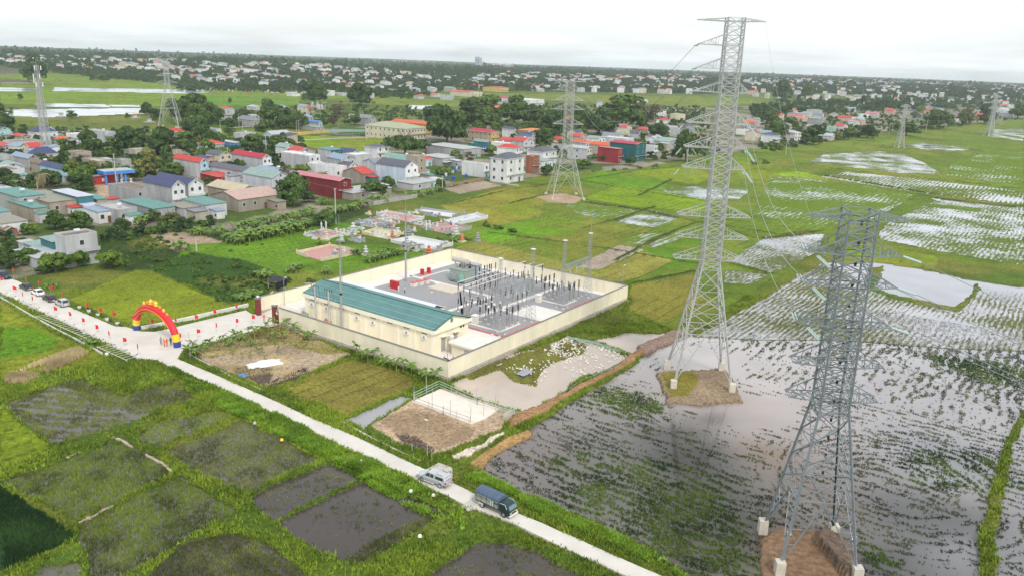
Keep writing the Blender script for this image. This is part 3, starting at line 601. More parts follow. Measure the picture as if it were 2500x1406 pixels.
# --- control building
HB = 5.1
t = thing('control_building','long cream single-storey control building with green metal gable roof','building',tuple(P2(9.4,6.4,YZ)),YAW)
Lb,Wb = 38.2,10.9
MB().box(0,0,0,Wb,Lb,HB).build('wall',cream,t)
mb = MB(); mb.box(-.55,-.6,HB - .55,Wb + .55,Lb + .6,HB + .15); mb.build('parapet',cream2,t)
def roofm(x0,x1,y0,y1,z0,z1,over=0.0,th=0.12):
	xm = (x0 + x1) / 2; r = []
	for xa,xb in ((x0,xm),(x1,xm)):
		m = MB(); s = [(xa,y0,z0),(xb,y0,z1),(xb,y1,z1),(xa,y1,z0)]
		m.v = [(a,b,c) for a,b,c in s] + [(a,b,c + th) for a,b,c in s]
		m.f = [(0,1,2,3),(7,6,5,4),(0,1,5,4),(1,2,6,5),(2,3,7,6),(3,0,4,7)]; m.mi = [0] * 6; r.append(m)
	return r
for m in roofm(-.35,Wb + .35,-.45,Lb + .45,HB + .2,HB + 2.0): m.build('roof_slope',greenroof,t)
for y in (-.2,Lb): m = MB(); m.poly([(0,y + .1,HB + .15),(Wb,y + .1,HB + .15),(Wb / 2,y + .1,HB + 1.95)]); m.build('gable',cream2,t)
MB().box(Wb / 2 - .12,-.5,HB + 2.08,Wb / 2 + .12,Lb + .5,HB + 2.18).build('ridge_cap',pmat('dark_green_trim',(0.02,0.09,0.075),0.5),t)
for k in (0.33,0.62,0.08):
	x = -.35 + (Wb / 2 + .35) * (1 - k) if k != .08 else 0.1; z = HB + .2 + 1.8 * (x + .35) / (Wb / 2 + .35) + .14
	MB().box(x - .035,-.44,z,x + .035,Lb + .44,z + .03).build('roof_lap',pmat('pale_lap',(0.45,0.6,0.55),0.5),t)
for y in (-.47,):
	m = MB(); m.tube((-.35,y,HB + .25),(Wb / 2,y,HB + 2.08),.09); m.tube((Wb + .35,y,HB + .25),(Wb / 2,y,HB + 2.08),.09); m.build('barge_board',pmat('dark_green_trim',(0.02,0.09,0.075),0.5),t)
n = 8; s = Lb / n
for i in range(n + 1): MB().box(-.1,max(0,min(Lb - .5,i * s - .25)),0,-.003,max(.5,min(Lb,i * s + .25)),HB - .56).build('pilaster',cream2,t)
vm = MB(); 
for k in range(4): vm.box(-.05,-0.75 + k * .4,0,-.004,-.48 + k * .4,.2)
vm = vm.mesh('vent',dk); am = MB(); am.box(-.45,-.5,0,-.02,.5,.75); am = am.mesh('air_conditioner',white); fm = MB().lathe([(.26,-.5),(.26,-.46)],n=10,ax='x').mesh('fan_grille',pmat('grille_grey',(.25,.25,.25),.6))
for i in range(n):
	y = (i + .5) * s; obj('vent',vm,t,(0,y,HB - 1.1))
	if i not in (2,5):
		a_ = obj('air_conditioner',am,t,(0,y - .2,HB - 2.15 if i else HB - 2.0)); obj('fan_grille',fm,a_,(0,-.1,.37))
for x in (2.4,6.2):
	d = MB().box(x,-.06,.1,x + 1.2,-.004,3.3).build('shutter_door',pmat('grey_shutter',(.42,.41,.4),.6),t)
	for k in range(7): MB().box(x + .06,-.09,.35 + k * .42,x + 1.14,-.061,.45 + k * .42).build('slat',pmat('shutter_slat',(.3,.29,.29),.6),d)
	MB().box(x - .3,-.7,3.35,x + 1.5,-.0,3.45).build('door_canopy',cream2,t)
wv = MB().box(Wb / 2 - .35,-.16,HB + .55,Wb / 2 + .35,-.11,HB + 1.45).build('gable_vent',greenroof,t)
MB().lathe([(.25,-.12),(.25,-.02)],(Wb - 1.6,0,3.9),8,'y').build('exhaust_fan',dk,t); MB().lathe([(.25,-.12),(.25,-.02)],(Wb - 2.4,0,3.9),8,'y').build('exhaust_fan',dk,t)
# --- small pump house at the front corner, water drum, pipe
t = thing('pump_house','small cream flat-roofed pump house inside the front corner of the compound','building',tuple(P2(1.1,8.9,YZ)),YAW)
MB().box(0,0,0,5.4,5.6,2.5).build('wall',cream,t); MB().box(-.5,-.5,2.5,5.9,6.1,2.75).build('roof',pmat('roof_slab_white',(.74,.70,.63),.85,var=.15),t)
MB().box(-.5,-.5,2.75,-.38,6.1,2.9).box(5.78,-.5,2.75,5.9,6.1,2.9).box(-.38,-.5,2.75,5.78,-.38,2.9).box(-.38,5.98,2.75,5.78,6.1,2.9).build('roof_kerb',cream2,t)
lv = MB().box(-.05,1.2,1.0,-.004,2.4,1.9).build('louvre',pmat('grille_grey',(.25,.25,.25),.6),t)
for k in range(4): MB().box(-.09,1.25,1.1 + k * .2,-.051,2.35,1.18 + k * .2).build('slat',white,lv)
MB().path([(-.3,.2,0),(-.3,.2,2.2),(-.3,.6,2.4)],.05).build('vent_pipe',galv,t)
t = thing('water_drum','small steel water drum on a stand beside the pump house roof','water tank',tuple(P2(8.2,10.6,YZ))); MB().lathe([(.45,2.2),(.5,2.3),(.5,3.3),(.3,3.5)],n=12).build('drum',alu,t)
for s_ in ((-.35,-.35),(.35,-.35),(.35,.35),(-.35,.35)): MB().tube((*s_,0),(*s_,2.2),.05).build('leg',galv,t)
# --- white low shed roofs behind the control building
t = thing('store_shed','long low shed with pale lilac metal roof behind the green-roofed building','shed',tuple(P2(22.0,18.4,YZ)),YAW)
MB().box(0,0,0,6,29,3.1).build('wall',cream,t); pal = pmat('pale_metal',(.66,.68,.74),.5,var=.05)
for m in roofm(-.3,6.3,-.3,29.3,3.1,4.4): m.build('roof_slope',pal,t)
# --- equipment
def ins(mb,x,y,z0,z1,r=.15):
	k = max(3,int((z1 - z0) / .16)); prof = []
	for i in range(k): za = z0 + (z1 - z0) * i / k; h = (z1 - z0) / k; prof += [(r * .62,za),(r,za + h * .35),(r * .62,za + h * .7)]
	prof.append((r * .55,z1)); mb.lathe(prof,(x,y,0),6)
PH = ['left phase','middle phase','right phase']
def post(a,b,hp,hi,lab,name='post_insulator',head=None,double=False,rad=.13,grp='insulator posts in the switchyard'):
	t = thing(name,lab,'insulator',tuple(P2(a,b,YZ + .05)),YAW,grp)
	m = MB(); m.cbox((0,0,0),(.5,.5,.25)); m.build('base',yconc,t)
	m = MB(); m.tube((-.1,-.1,.2),(-.1,-.1,hp),.07); m.tube((.1,.1,.2),(.1,.1,hp),.07)
	for z in np.arange(.5,hp,.7): m.tube((-.1,-.1,z),(.1,.1,z + .35),.03)
	m.cbox((0,0,hp - .12),(.5,.5,.1)); m.build('pole',galvd,t)
	rad *= 1.35; m = MB(); ins(m,0,0,hp,hp + hi,rad); m.build('insulator',porc,t); z = hp + hi
	if double: m = MB(); m.cbox((0,0,z),(.45,.45,.25)); m.build('head',white,t); m = MB(); ins(m,0,0,z + .25,z + .25 + hi,rad); m.build('insulator',porc,t); z += .25 + hi
	if head: m = MB(); m.lathe([(.12,z),(.3,z + .08),(.3,z + .45),(.1,z + .55)],n=8); m.build('head',white if head == 'w' else galv,t)
	return z
def disc(a,b0,lab,h=2.6,grp='disconnector switches'):
	t = thing('disconnector',lab,'switch',tuple(P2(a,b0,YZ + .05)),YAW,grp)
	for x in (-2.6,2.6):
		m = MB(); m.tube((x,-.5,0),(x,-.3,h),.08); m.tube((x,.5,0),(x,.3,h),.08); m.tube((x,-.45,.8),(x,.4,1.4),.04); m.tube((x,.45,.8),(x,-.4,1.4),.04); m.build('leg',galvd,t)
	m = MB(); m.box(-3.1,-.45,h,3.1,-.33,h + .15).box(-3.1,.33,h,3.1,.45,h + .15); m.build('frame',galv,t)
	for x in (-2.2,0,2.2):
		for y in (-.75,.75): m = MB(); m.cbox((x,y,h + .1),(.3,.3,.1)); ins(m,x,y,h + .2,h + 1.35,.15); m.build('insulator',porc,t)
		m = MB(); m.tube((x,-.8,h + 1.42),(x,.8,h + 1.42),.05); m.tube((x - .2,.2,h + 1.42),(x + .25,.2,h + 1.75),.03); m.build('blade',alu,t)
bays = [(31.0,'left-hand line bay'),(57.0,'right-hand line bay')]
SP = 2.1
for bv,bn in bays:
	for k,o in enumerate((-SP,0,SP)):
		post(8.6,bv + o + 1,3.0,1.35,f'surge arrester just behind the gantry of the {bn}, {PH[k]}',head='g',rad=.15)
		post(13.0,bv + o,2.6,1.25,f'white-headed current transformer in the {bn}, {PH[k]}','current_transformer',head='w',rad=.17)
		post(15.4,bv + o,2.4,1.35,f'double-stacked black circuit breaker pole, {bn}, {PH[k]}','circuit_breaker',double=True,rad=.17)
		post(21.4,bv + o - .4,3.2,1.2,f'slim black-topped post before the busbars of the {bn}, {PH[k]}')
	disc(10.6,bv + .4,f'three-phase disconnector nearest the gantry of the {bn}'); disc(18.6,bv,f'three-phase disconnector under the busbars of the {bn}',2.9)
for k,o in enumerate((-SP,0,SP)):
	post(33.0,53 + o,2.6,1.3,f'stacked black breaker pole before the big transformer, {PH[k]}','circuit_breaker',double=True,rad=.17)
	post(30.2,53 + o,2.8,1.2,f'current transformer in front of the big transformer, {PH[k]}','current_transformer',head='w',rad=.16)
	post(36.5,60.5 + o * .9,2.6,1.3,f'surge arrester beside the radiator bank of the big transformer, {PH[k]}')
	post(28.5,44 + o,2.6,1.2,f'post insulator of the middle bay behind the busbars, {PH[k]}')
	post(14.5,44 + o * .9,2.6,1.2,f'post insulator standing between the two line bays, {PH[k]}')
disc(27.0,53,'three-phase disconnector between the busbars and the big transformer',3.0); disc(24.6,57.5,'three-phase disconnector at the right end of the busbars',3.0); disc(25.0,44.0,'three-phase disconnector of the middle bay behind the busbars',3.0)
disc(18.6,44,'three-phase disconnector under the busbars between the line bays',2.9)
for j,(a,lab) in enumerate(((18.4,'nearest the lattice gantries'),(20.9,'in the middle'),(23.4,'farthest from the lattice gantries'))):
	b0,b1,z = 28.5 + j,58.4 - j * .3,YZ + 7.4
	t = thing('busbar',f'long pale aluminium busbar tube over the switchyard, {lab}','busbar',tuple(P2(a,b0,z)),YAW,'busbar tubes'); MB().tube((0,0,0),(b1 - b0,0,0),.10,n=6,cap=True).build('tube',alu,t)
	for i,bb in enumerate((b0 + .3,39.3,49,b1 - .3)):
		t = thing('busbar_support',f'tall post carrying the busbar {lab}, {["left end", "second from the left", "third from the left", "right end"][i]}','post',tuple(P2(a,bb,YZ + .05)),YAW,'busbar posts')
		m = MB(); m.tube((0,0,0),(0,0,5.8),.13,.10,6); m.cbox((0,0,5.75),(.4,.4,.08)); m.build('pole',galvd,t); m = MB(); ins(m,0,0,5.85,7.25,.14); m.build('insulator',porc,t)
# --- lattice columns and beams
def lattice(mb,p,q,w0,w1,n,r=.045,rb=.028):
	p = Vector(p); q = Vector(q); c = []
	for k in range(n + 1):
		f = k / n; w = (w0 + (w1 - w0) * f) / 2; o = p.lerp(q,f); d = (q - p).normalized()
		a = Vector((1,0,0)) if abs(d.z) > .5 else Vector((0,1,0)); b = d.cross(a).normalized(); a = b.cross(d).normalized()
		c.append([o + a * (w * s) + b * (w * u) for s,u in ((-1,-1),(1,-1),(1,1),(-1,1))])
	for i in range(4): mb.tube(c[0][i],c[-1][i],r,r * .8)
	for k in range(n):
		for i in range(4):
			j = (i + 1) % 4; mb.tube(c[k][i],c[k + 1][j],rb); mb.tube(c[k][j],c[k + 1][i],rb)
	return mb
def column(a,b,h,lab,rod=0.0,hw=10.5):
	t = thing('gantry_column',lab,'lattice column',tuple(P2(a,b,YZ)),YAW,'lattice columns of the gantries')
	m = MB(); lattice(m,(0,0,.2),(0,0,7.2),1.9,.8,7,.04,.024); m.build('lower_lattice',galv,t); m = MB(); lattice(m,(0,0,7.2),(0,0,h),.8,.5,11,.035,.02); m.build('upper_lattice',galv,t)
	for s,u in ((-1,-1),(1,-1),(1,1),(-1,1)): MB().cbox((.95 * s,.95 * u,0),(.45,.45,.3)).build('footing',yconc,t)
	m = MB(); m.cbox((0,0,h),(.85,.85,.16)); m.build('cap_plate',white,t)
	if rod: MB().tube((0,0,h + .2),(0,0,h + .2 + rod),.05,.02).build('lightning_rod',galv,t)
GC = [(7.0,24.8,16.8,'lattice gantry column nearest the camera with a tall lightning rod',5.5),(7.4,37.4,16.6,'second lattice gantry column from the front corner, its top bare',0),(7.5,50.8,16.4,'third lattice gantry column from the front corner, left of the right-hand gantry',0),(7.8,63.1,16.2,'far right lattice gantry column with a lightning rod',6)]
for a,b,h,lab,rod in GC: column(a,b,h,lab,rod)
for (c0,c1,lab) in ((GC[0],GC[1],'left-hand'),(GC[2],GC[3],'right-hand')):
	z = YZ + 9.9; p = P2(c0[0],c0[1],z); q = P2(c1[0],c1[1],z)
	t = thing('gantry_beam',f'horizontal lattice beam of the {lab} gantry','beam',tuple(p),YAW,'gantry beams'); L = (q - p).length
	m = MB(); lattice(m,(0,0,0),(L,(c1[0] - c0[0]) * 1.0,0),.8,.8,12,.05,.03); m.build('truss',galv,t)
	for k in range(3):
		x = L * (k + 1) / 4; y = (c1[0] - c0[0]) * (k + 1) / 4
		tt = thing('insulator_string',f'pale glass insulator string hanging from the {lab} gantry beam, {["left", "middle", "right"][k]} one','insulator',tuple(p + VD * x + UD * y + Vector((0,0,-.45))),YAW,'hanging insulator strings')
		m = MB(); ins(m,0,0,-1.9,-.1,.17); m.build('glass_discs',teal,tt)
# --- power transformer
t = thing('power_transformer','large power transformer with beige conservator drum and grey radiator bank','transformer',tuple(P2(40.0,52.6,YZ + .3)),YAW)
tg = pmat('transformer_green_grey',(.30,.36,.31),.5,var=.12); rg = pmat('radiator_grey',(.36,.39,.43),.5,var=.08); bg_ = pmat('conservator_beige',(.50,.46,.40),.55,var=.1)
MB().box(-2.2,-2.6,0,2.0,2.6,3.2).build('tank',tg,t); MB().box(-2.3,-2.7,-.25,2.1,2.7,-.002).build('skid',blk,t); MB().box(-2.3,-2.7,3.2,2.1,2.7,3.35).build('cover',tg,t)
for k in range(7): MB().box(2.5,-2.9 + k * .84,.3,4.4,-2.35 + k * .84,3.9).build('radiator',rg,t)
MB().box(2.4,-3.0,3.9,4.5,3.2,4.05).build('radiator_header',rg,t)
MB().lathe([(.1,-2.6),(.7,-2.5),(.72,2.3),(.1,2.4)],(-1.0,.2,5.6),12,'y').build('conservator',bg_,t,smooth=False)
m = MB(); 
for y in (-1.6,1.8): m.tube((-1.0,y,3.3),(-1.0,y,5.0),.09); m.tube((-.2,y,3.3),(-.9,y,5.0),.07)
m.path([(-.6,0,3.3),(-.6,.2,5.2)],.1,6); m.path([(2.0,-1.8,3.0),(2.6,-1.8,4.2)],.09,6); m.path([(2.0,1.8,3.0),(2.6,1.8,4.2)],.09,6); m.build('pipework',bg_,t)
for k in range(3): m = MB(); m.cbox((.9,-1.7 + k * 1.6,3.35),(.5,.5,.5)); ins(m,.9,-1.7 + k * 1.6,3.85,5.2,.16); m.build('high_voltage_bushing',porc,t)
for k in range(4): m = MB(); ins(m,-.1,-2 + k * 1.0,3.35,4.0,.1); m.build('low_voltage_bushing',pmat('brown_porcelain',(.12,.05,.03),.3),t)
MB().box(-2.75,-2.3,.5,-2.21,-1.2,2.2).build('control_cabinet',pmat('mint_cabinet',(.22,.52,.42),.5),t); MB().box(-2.6,.4,.6,-2.21,1.5,2.0).build('control_cabinet',tg,t)
for k,y in enumerate((-2.4,-.8,.8,2.4)): MB().box(-2.32,y - .08,.1,-2.21,y + .08,3.1).build('stiffener',tg,t)
# --- tall telecom / lighting masts
def mast(a,b,h,lab,cage=True,px=None,hw=.13,cagez=1.0):
	t = thing('lighting_mast',lab,'mast',tuple(P2(a,b,YZ)),YAW,'tall slim masts of the yard')
	MB().tube((0,0,0),(0,0,h * .6),.26,.19,8).build('lower_shaft',galv,t); MB().tube((0,0,h * .6),(0,0,h),.19,.12,8).build('upper_shaft',galv,t)
	MB().tube((.5,0,0),(.5,0,h * .95),.04).build('cable_pipe',galv,t)
	MB().tube((0,0,h),(0,0,h + 6.5),.05,.02).build('lightning_rod',galv,t)
	MB().lathe([(.3,h * .42),(.3,h * .42 + .4)],n=8).build('clamp',blk,t)
	if cage:
		m = MB(); 
		for z in (h - 1.6,h - .5): m.path([(-1.2,-1.2,z),(1.2,-1.2,z),(1.2,1.2,z),(-1.2,1.2,z),(-1.2,-1.2,z)],.05)
		for x,y in ((-1.2,-1.2),(1.2,-1.2),(1.2,1.2),(-1.2,1.2)): m.tube((x,y,h - 1.6),(x,y,h - .5),.04); m.tube((0,0,h - 2.4),(x,y,h - 1.6),.05)
		m.build('platform',galv,t)
		for x,y in ((-1.3,0),(1.3,0),(0,-1.3)): MB().cbox((x,y,h - 1.2),(.5,.5,.45)).build('floodlight',alu,t)
mast(34.3,5.0,18.6,'tall slim mast with floodlight cage standing in front of the green roof'); mast(50.6,42.0,19.2,'tall slim mast with floodlight cage by the back left wall')
# --- distribution poles, small transformers by the control building
pc = pmat('pole_concrete',(.50,.47,.43),.9,var=.15)
for k,(a,b) in enumerate(((40.2,3.0),(35.8,2.9))):
	t = thing('distribution_pole',['left concrete pole with switch crossarms in front of the control building','right concrete pole with switch crossarms and orange cable box'][k],'pole',tuple(P2(a,b,YZ)),YAW,'distribution poles')
	MB().tube((0,0,0),(0,0,8.8),.2,.13,8).build('shaft',pc,t)
	m = MB(); 
	for z in (5.4,7.4,8.6): m.tube((0,-1.2,z),(0,1.2,z),.06)
	m.build('crossarm',galv,t)
	for y in (-1.1,-.4,.4,1.1): m = MB(); ins(m,0,y,8.65,9.2,.1); m.build('insulator',porc,t)
	for y in (-1,0,1): MB().path([(.1,y,8.6),(.5,y,7.2),(.1,y * .4,5.4),(.2,y * .2,1)],.025).build('cable',blk,t)
	if k: MB().cbox((-.3,0,1.2),(.35,.35,1.3)).build('cable_box',pmat('orange_box',(.7,.25,.05),.6),t)
for k,(a,b) in enumerate(((45.6,4.2),(37.8,4.0))):
	t = thing('auxiliary_transformer',['small grey-green transformer at the left end of the control building','small grey-green transformer between the two distribution poles'][k],'transformer',tuple(P2(a,b,YZ)),YAW,'small transformers')
	MB().box(-.7,-.9,.3,.7,.9,1.5).build('tank',tg,t); MB().box(-.9,-1.1,0,.9,1.1,.3).build('plinth',yconc,t)
	for y in (-.5,0,.5): m = MB(); ins(m,0,y,1.5,2.1,.09); m.build('bushing',porc,t)
# --- fire point, cabinets, benches, street lights
t = thing('fire_cabinet','row of red fire-fighting cabinets in the middle of the yard','cabinet',tuple(P2(47.8,35.0,YZ)),YAW)
for k in range(3): c_ = MB().box(-.4,-1.3 + k * .9,.1,.4,-.5 + k * .9,2.2).build('cabinet',redp,t)
MB().box(-.5,-1.5,0,.5,1.5,.1).build('base',yconc,t)
for a,b,lab in ((52.2,50.2,'left red fire box by the back left wall'),(51.9,52.5,'right red fire box by the back left wall'),(53.5,27.5,'small red fire box behind the pale shed roof')):
	t = thing('fire_box',lab,'cabinet',tuple(P2(a,b,YZ)),YAW,'red fire boxes'); MB().box(-.35,-.45,.15,.35,.45,1.6).build('body',redp,t); MB().box(-.6,-.9,0,.6,.9,.15).build('base',redkerb,t)
for k in range(3):
	t = thing('concrete_box',f'pink-topped concrete cable box on the gravel, {["left", "middle", "right"][k]} of three','box',tuple(P2(46.0 - k * .2,40.2 + k * 2.2,YZ)),YAW,'pink-topped boxes'); MB().box(-.7,-.7,0,.7,.7,1.1).build('body',yconc,t); MB().box(-.75,-.75,1.1,.75,.75,1.25).build('lid',redkerb,t)
for a,b,lab in ((15.6,27.5,'grey concrete cabinet at the left corner of the nearest gravel bay'),(14.2,50.6,'grey concrete cabinet at the left corner of the right-hand gravel bay')):
	t = thing('junction_cabinet',lab,'cabinet',tuple(P2(a,b,YZ)),YAW,'grey cabinets'); MB().box(-.6,-.6,0,.6,.6,1.9).build('body',yconc,t); MB().box(-.7,-.7,1.9,.7,.7,2.0).build('lid',white,t)
def lamp(p,h,lab,yaw=0.0,grp='slim lamp posts',m=galv,arm=.6):
	t = thing('lamp_post',lab,'lamp post',p,yaw,grp); MB().tube((0,0,0),(0,0,h),.07,.045,6).build('pole',m,t)
	MB().tube((0,0,h),(arm,0,h + .25),.035).build('arm',m,t); MB().cbox((arm,0,h + .2),(.5,.2,.12)).build('lamp_head',white,t)
lamp(tuple(P2(1.0,.9,YZ)),7.2,'lamp post just inside the front corner above the motorcycles',YAW); lamp(tuple(P2(57.0,8.0,YZ)),6.4,'lamp post inside the gateway by the back left wall',YAW)
lamp(tuple(P2(U_ - .8,V_ - .8,YZ)),6.5,'lamp post in the far back corner of the compound',YAW); lamp(tuple(P2(1,V_ - 1,YZ)),8.0,'lamp post in the far right corner of the compound',YAW)
lamp(tuple(P2(28.5,26.8,YZ)),4.5,'short lamp post on the gravel at the end of the pale shed',YAW); lamp(tuple(P2(16.5,22.0,YZ)),3.6,'short post light beside the gable end of the control building',YAW)
# ================================================================ PYLONS
tsteel = pmat('tower_steel',(0.52,0.52,0.50),0.5,metal=0.35,var=0.12,scale=0.8)
tsteel2 = pmat('tower_steel_dull',(0.27,0.30,0.32),0.5,metal=0.35,var=0.15,scale=0.8)
def W2i(p):
	q = np.array([p[0],p[1],p[2] - CZ]); w_ = q @ _f; return 1250 + FPX * (q @ CR) / w_,703 - FPX * (q @ CU) / w_
def pylon(lab,base,yaw,hb,hw,zw,H,arms,npan,r=.11,m=tsteel,top=None,plinth=1.0,grp='lattice pylons',z0=0.3,rod=.05,strings=(),sdir=None,dbl=True,split=True):
	"""hb half base, hw half body, zw waist height, arms = [(z, left_len, right_len, drop)], top=(z,l,r)"""
	t = thing('pylon',lab,'pylon',(base[0],base[1],z0),yaw,grp)
	def wd(z): return hb + (hw - hb) * z / zw if z < zw else hw * (1 - .06 * (z - zw) / (H - zw))
	def cor(z): a = wd(z); return [Vector((s * a,u * a,z)) for s,u in ((-1,-1),(1,-1),(1,1),(-1,1))]
	for i in range(4):
		mb = MB(); zs = [plinth * .7,zw * .5,zw,(zw + H) / 2,H]
		for a,b in zip(zs,zs[1:]): mb.tube(cor(a)[i],cor(b)[i],r * (1.25 - .5 * a / H),r * (1.25 - .5 * b / H))
		mb.build('leg',m,t)
		c = cor(0)[i]; MB().cbox((c.x,c.y,-.6),(1.1 if hb > 3 else .8,) * 2 + (plinth + .6,)).build('footing',pmat('plinth_concrete',(.58,.53,.44),.9,var=.2),t)
	# lower body: big K panels with redundant members
	hs = [0.14]; 
	while hs[-1] < 1: hs.append(min(1,hs[-1] + (.30 if hs[-1] < .2 else .17)))
	zl = [zw * h for h in hs]; lo = MB(); rb = r * .52; rs = r * .34
	c0 = cor(plinth * .8); c1 = cor(zl[0]); c2 = cor(zl[1])
	for i in range(4):
		j = (i + 1) % 4; mid = (c2[i] + c2[j]) / 2
		lo.tube(c0[i],mid,rb); lo.tube(c0[j],mid,rb); lo.tube(c2[i],c2[j],rb)
		for k in (.3,.55,.8):
			a = c0[i].lerp(c2[i],k); b = c0[i].lerp(mid,k); lo.tube(a,b,rs); lo.tube(a,c0[i].lerp(mid,k - .22),rs)
			a = c0[j].lerp(c2[j],k); b = c0[j].lerp(mid,k); lo.tube(a,b,rs); lo.tube(a,c0[j].lerp(mid,k - .22),rs)
	lo.tube((c2[0] + c2[1]) / 2,(c2[2] + c2[3]) / 2,rs); lo.tube((c2[1] + c2[2]) / 2,(c2[3] + c2[0]) / 2,rs)
	lo.build('base_bracing',m,t)
	mid_ = MB()
	for za,zb in zip(zl[1:],zl[2:]):
		a = cor(za); b = cor(zb)
		for i in range(4):
			j = (i + 1) % 4; mid_.tube(a[i],b[j],rb); mid_.tube(a[j],b[i],rb); mid_.tube(b[i],b[j],rs)
			x = (a[i] + b[j] + a[j] + b[i]) / 4; mid_.tube((a[i] + b[i]) / 2,(a[i] + x) / 2,rs); mid_.tube((a[j] + b[j]) / 2,(a[j] + x) / 2,rs)
	mid_.build('waist_bracing',m,t)
	up = MB(); zs = np.linspace(zw,H,npan + 1)
	for za,zb in zip(zs,zs[1:]):
		a = cor(za); b = cor(zb)
		for i in range(4): j = (i + 1) % 4; up.tube(a[i],b[j],rb * .9); up.tube(a[j],b[i],rb * .9); up.tube(b[i],b[j],rs)
	up.build('body_bracing',m,t)
	tips = []
	for z,ll,lr,rise,spread in arms:
		for s,L in ((-1,ll),(1,lr)):
			if L <= 0: continue
			c = cor(z); d = cor(z + rise); mb = MB(); w_ = abs(c[0].x); tipx = s * (w_ + L)
			ii = (0,3) if s < 0 else (1,2); tp = [Vector((tipx,-spread,z + .1)),Vector((tipx,spread,z + .1))]
			for q,i in enumerate(ii):
				mb.tube(c[i],tp[q],rb); mb.tube(d[i],tp[q],rb)
				for k in (.3,.6,.85): mb.tube(c[i].lerp(tp[q],k),d[i].lerp(tp[q],k * .92),rs)
				for k in (.3,): mb.tube(c[i].lerp(tp[q],k),d[i].lerp(tp[q],k + .25),rs)
			a,b = ii
			for k in (.25,.5,.75,1.0): mb.tube(c[a].lerp(tp[0],k),c[b].lerp(tp[1],k),rs)
			for k in (0,.25,.5,.75): mb.tube(c[a].lerp(tp[0],k),c[b].lerp(tp[1],k + .25),rs)
			mb.tube(c[0],c[1],rb * .8); mb.tube(c[3],c[2],rb * .8)
			mb.build('crossarm',m,t); tips.append((s,z,Vector((tipx,0,z))))
	return t,tips
def wpt(t,p): return Matrix.Rotation(t.rotation_euler[2],4,'Z') @ p + t.location
wire_m = pmat('conductor_wire',(0.36,0.38,0.36),0.5,metal=0.3,var=0.0)
def wire(lab,a,b,sag,r=.045,n=14,grp='power line wires'):
	pts = [a.lerp(b,k / n) - Vector((0,0,sag * 4 * (k / n) * (1 - k / n))) for k in range(n + 1)]
	o = Vector(a); mb = MB(); mb.path([p - o for p in pts],r,3); tag(mb.build('power_line',wire_m,None,tuple(o)),lab,'wire',grp)
def strain(lab,a,b,ln=1.9,r=.10,name='insulator_string',grp='strain insulators on the pylons'):
	d = (b - a).normalized(); t = thing(name,lab,'insulator',tuple(a),0,grp); side = Vector((-d.y,d.x,0)).normalized() * .17
	for s in (-1,1): MB().tube(side * s + d * .4,side * s + d * (.4 + ln),r,r,6,True).build('glass_discs',teal,t)
	MB().tube((0,0,0),d * .5,.04).tube(d * (.4 + ln),d * (ln + .9),.04).build('fitting',tsteel2,t)
	return a + d * (ln + .9)
# T1 beside the island, T2 in the foreground
B1 = g(1704,924,0.6); B2 = g(1971,1348,0.5)
Z1 = lambda y: zt((B1.x,B1.y),y) - .6; Z2 = lambda y: zt((B2.x,B2.y),y) - .5
H1 = Z1(44)
arms1 = [(H1 - .6,4.9,3.6,.5,.7)] + [(Z1(y),4.4,0.0 if y < 200 else 2.2,1.8,.9) for y in (112,170,227)] + [(Z1(y),5.2,2.6,2.2,1.2) for y in (303,362,412)] + [(Z1(y),5.2,4.6,2.0,1.4) for y in (527,580,632)]
T1,tips1 = pylon('tallest lattice pylon, standing on a muddy island and rising above the horizon',B1,R(-3.5),5.35,1.5,Z1(640),H1,arms1,30,r=.16,z0=.6,plinth=1.6)
H2 = Z2(512)
arms2 = [(H2 - 1.0,3.7,3.5,.9,.9)] + [(Z2(y),3.6,3.4,1.9,.9) for y in (618,695,790)] + [(Z2(y),3.5,3.3,1.7,1.1) for y in (885,968)]
T2,tips2 = pylon('foreground lattice pylon at the lower right with one footing on a mound of earth',B2,R(-4),4.5,1.62,Z2(985),H2,arms2,19,r=.15,m=tsteel2,z0=.5,plinth=1.5)
for i in (0,1):                                                         # plates on two legs
	q = Vector((-4.5 + 9 * i + (.75 if i == 0 else -.75),-3.75,4.6)); MB().cbox((q.x,q.y,q.z),(.5,.05,.5)).build('number_plate',white,T2)
DI = pmat('cable_roll_black',(.03,.03,.03),.8)
MB().path([(4.1,4.1,1.5),(1.62,1.62,Z2(985)),(1.52,1.52,H2 - .5)],.08).build('cable_duct',DI,T2)
for z in np.linspace(10,H2 - 2,14): MB().cbox((.9,1.5,z),(.22,.22,.5)).build('rung_box',DI,T2)
# distant pylons
def far_pylon(lab,px,top,hb,hw,waist,arms,npan,r=.16,dr=2):
	b = g(*px,0.4); Z = lambda y: zt((b.x,b.y),y) - .4
	return pylon(lab,b,R(10),hb,hw,Z(waist),Z(top),[(Z(y),l,l,2.2,1.0) for y,l in arms] ,npan,r=r,z0=.4,plinth=.8,m=tsteel)
T5,tips5 = far_pylon('lattice pylon on a bare earth pad just right of the village edge',(1378,481),198,7.0,1.75,352,[(200,5.0),(222,4.4),(246,4.6),(268,4.8),(304,5.0)],14,.15)
T4,tips4 = far_pylon('lattice pylon standing in the green field behind the left village',(417,311),144,7.4,1.5,205,[(145,7.0),(168,5.2),(186,5.6),(203,6.0)],8,.17)
T6,tips6 = far_pylon('small distant lattice pylon at the field edge on the right',(2195,361),256,2.6,1.0,300,[(262,3.2),(275,3.0),(288,3.2)],8,.2)
T7,tips7 = far_pylon('faint distant lattice pylon at the far right edge, beside the smoke',(2414,333),232,3.4,1.3,285,[(238,4.5),(252,4.2),(266,4.5)],8,.26)
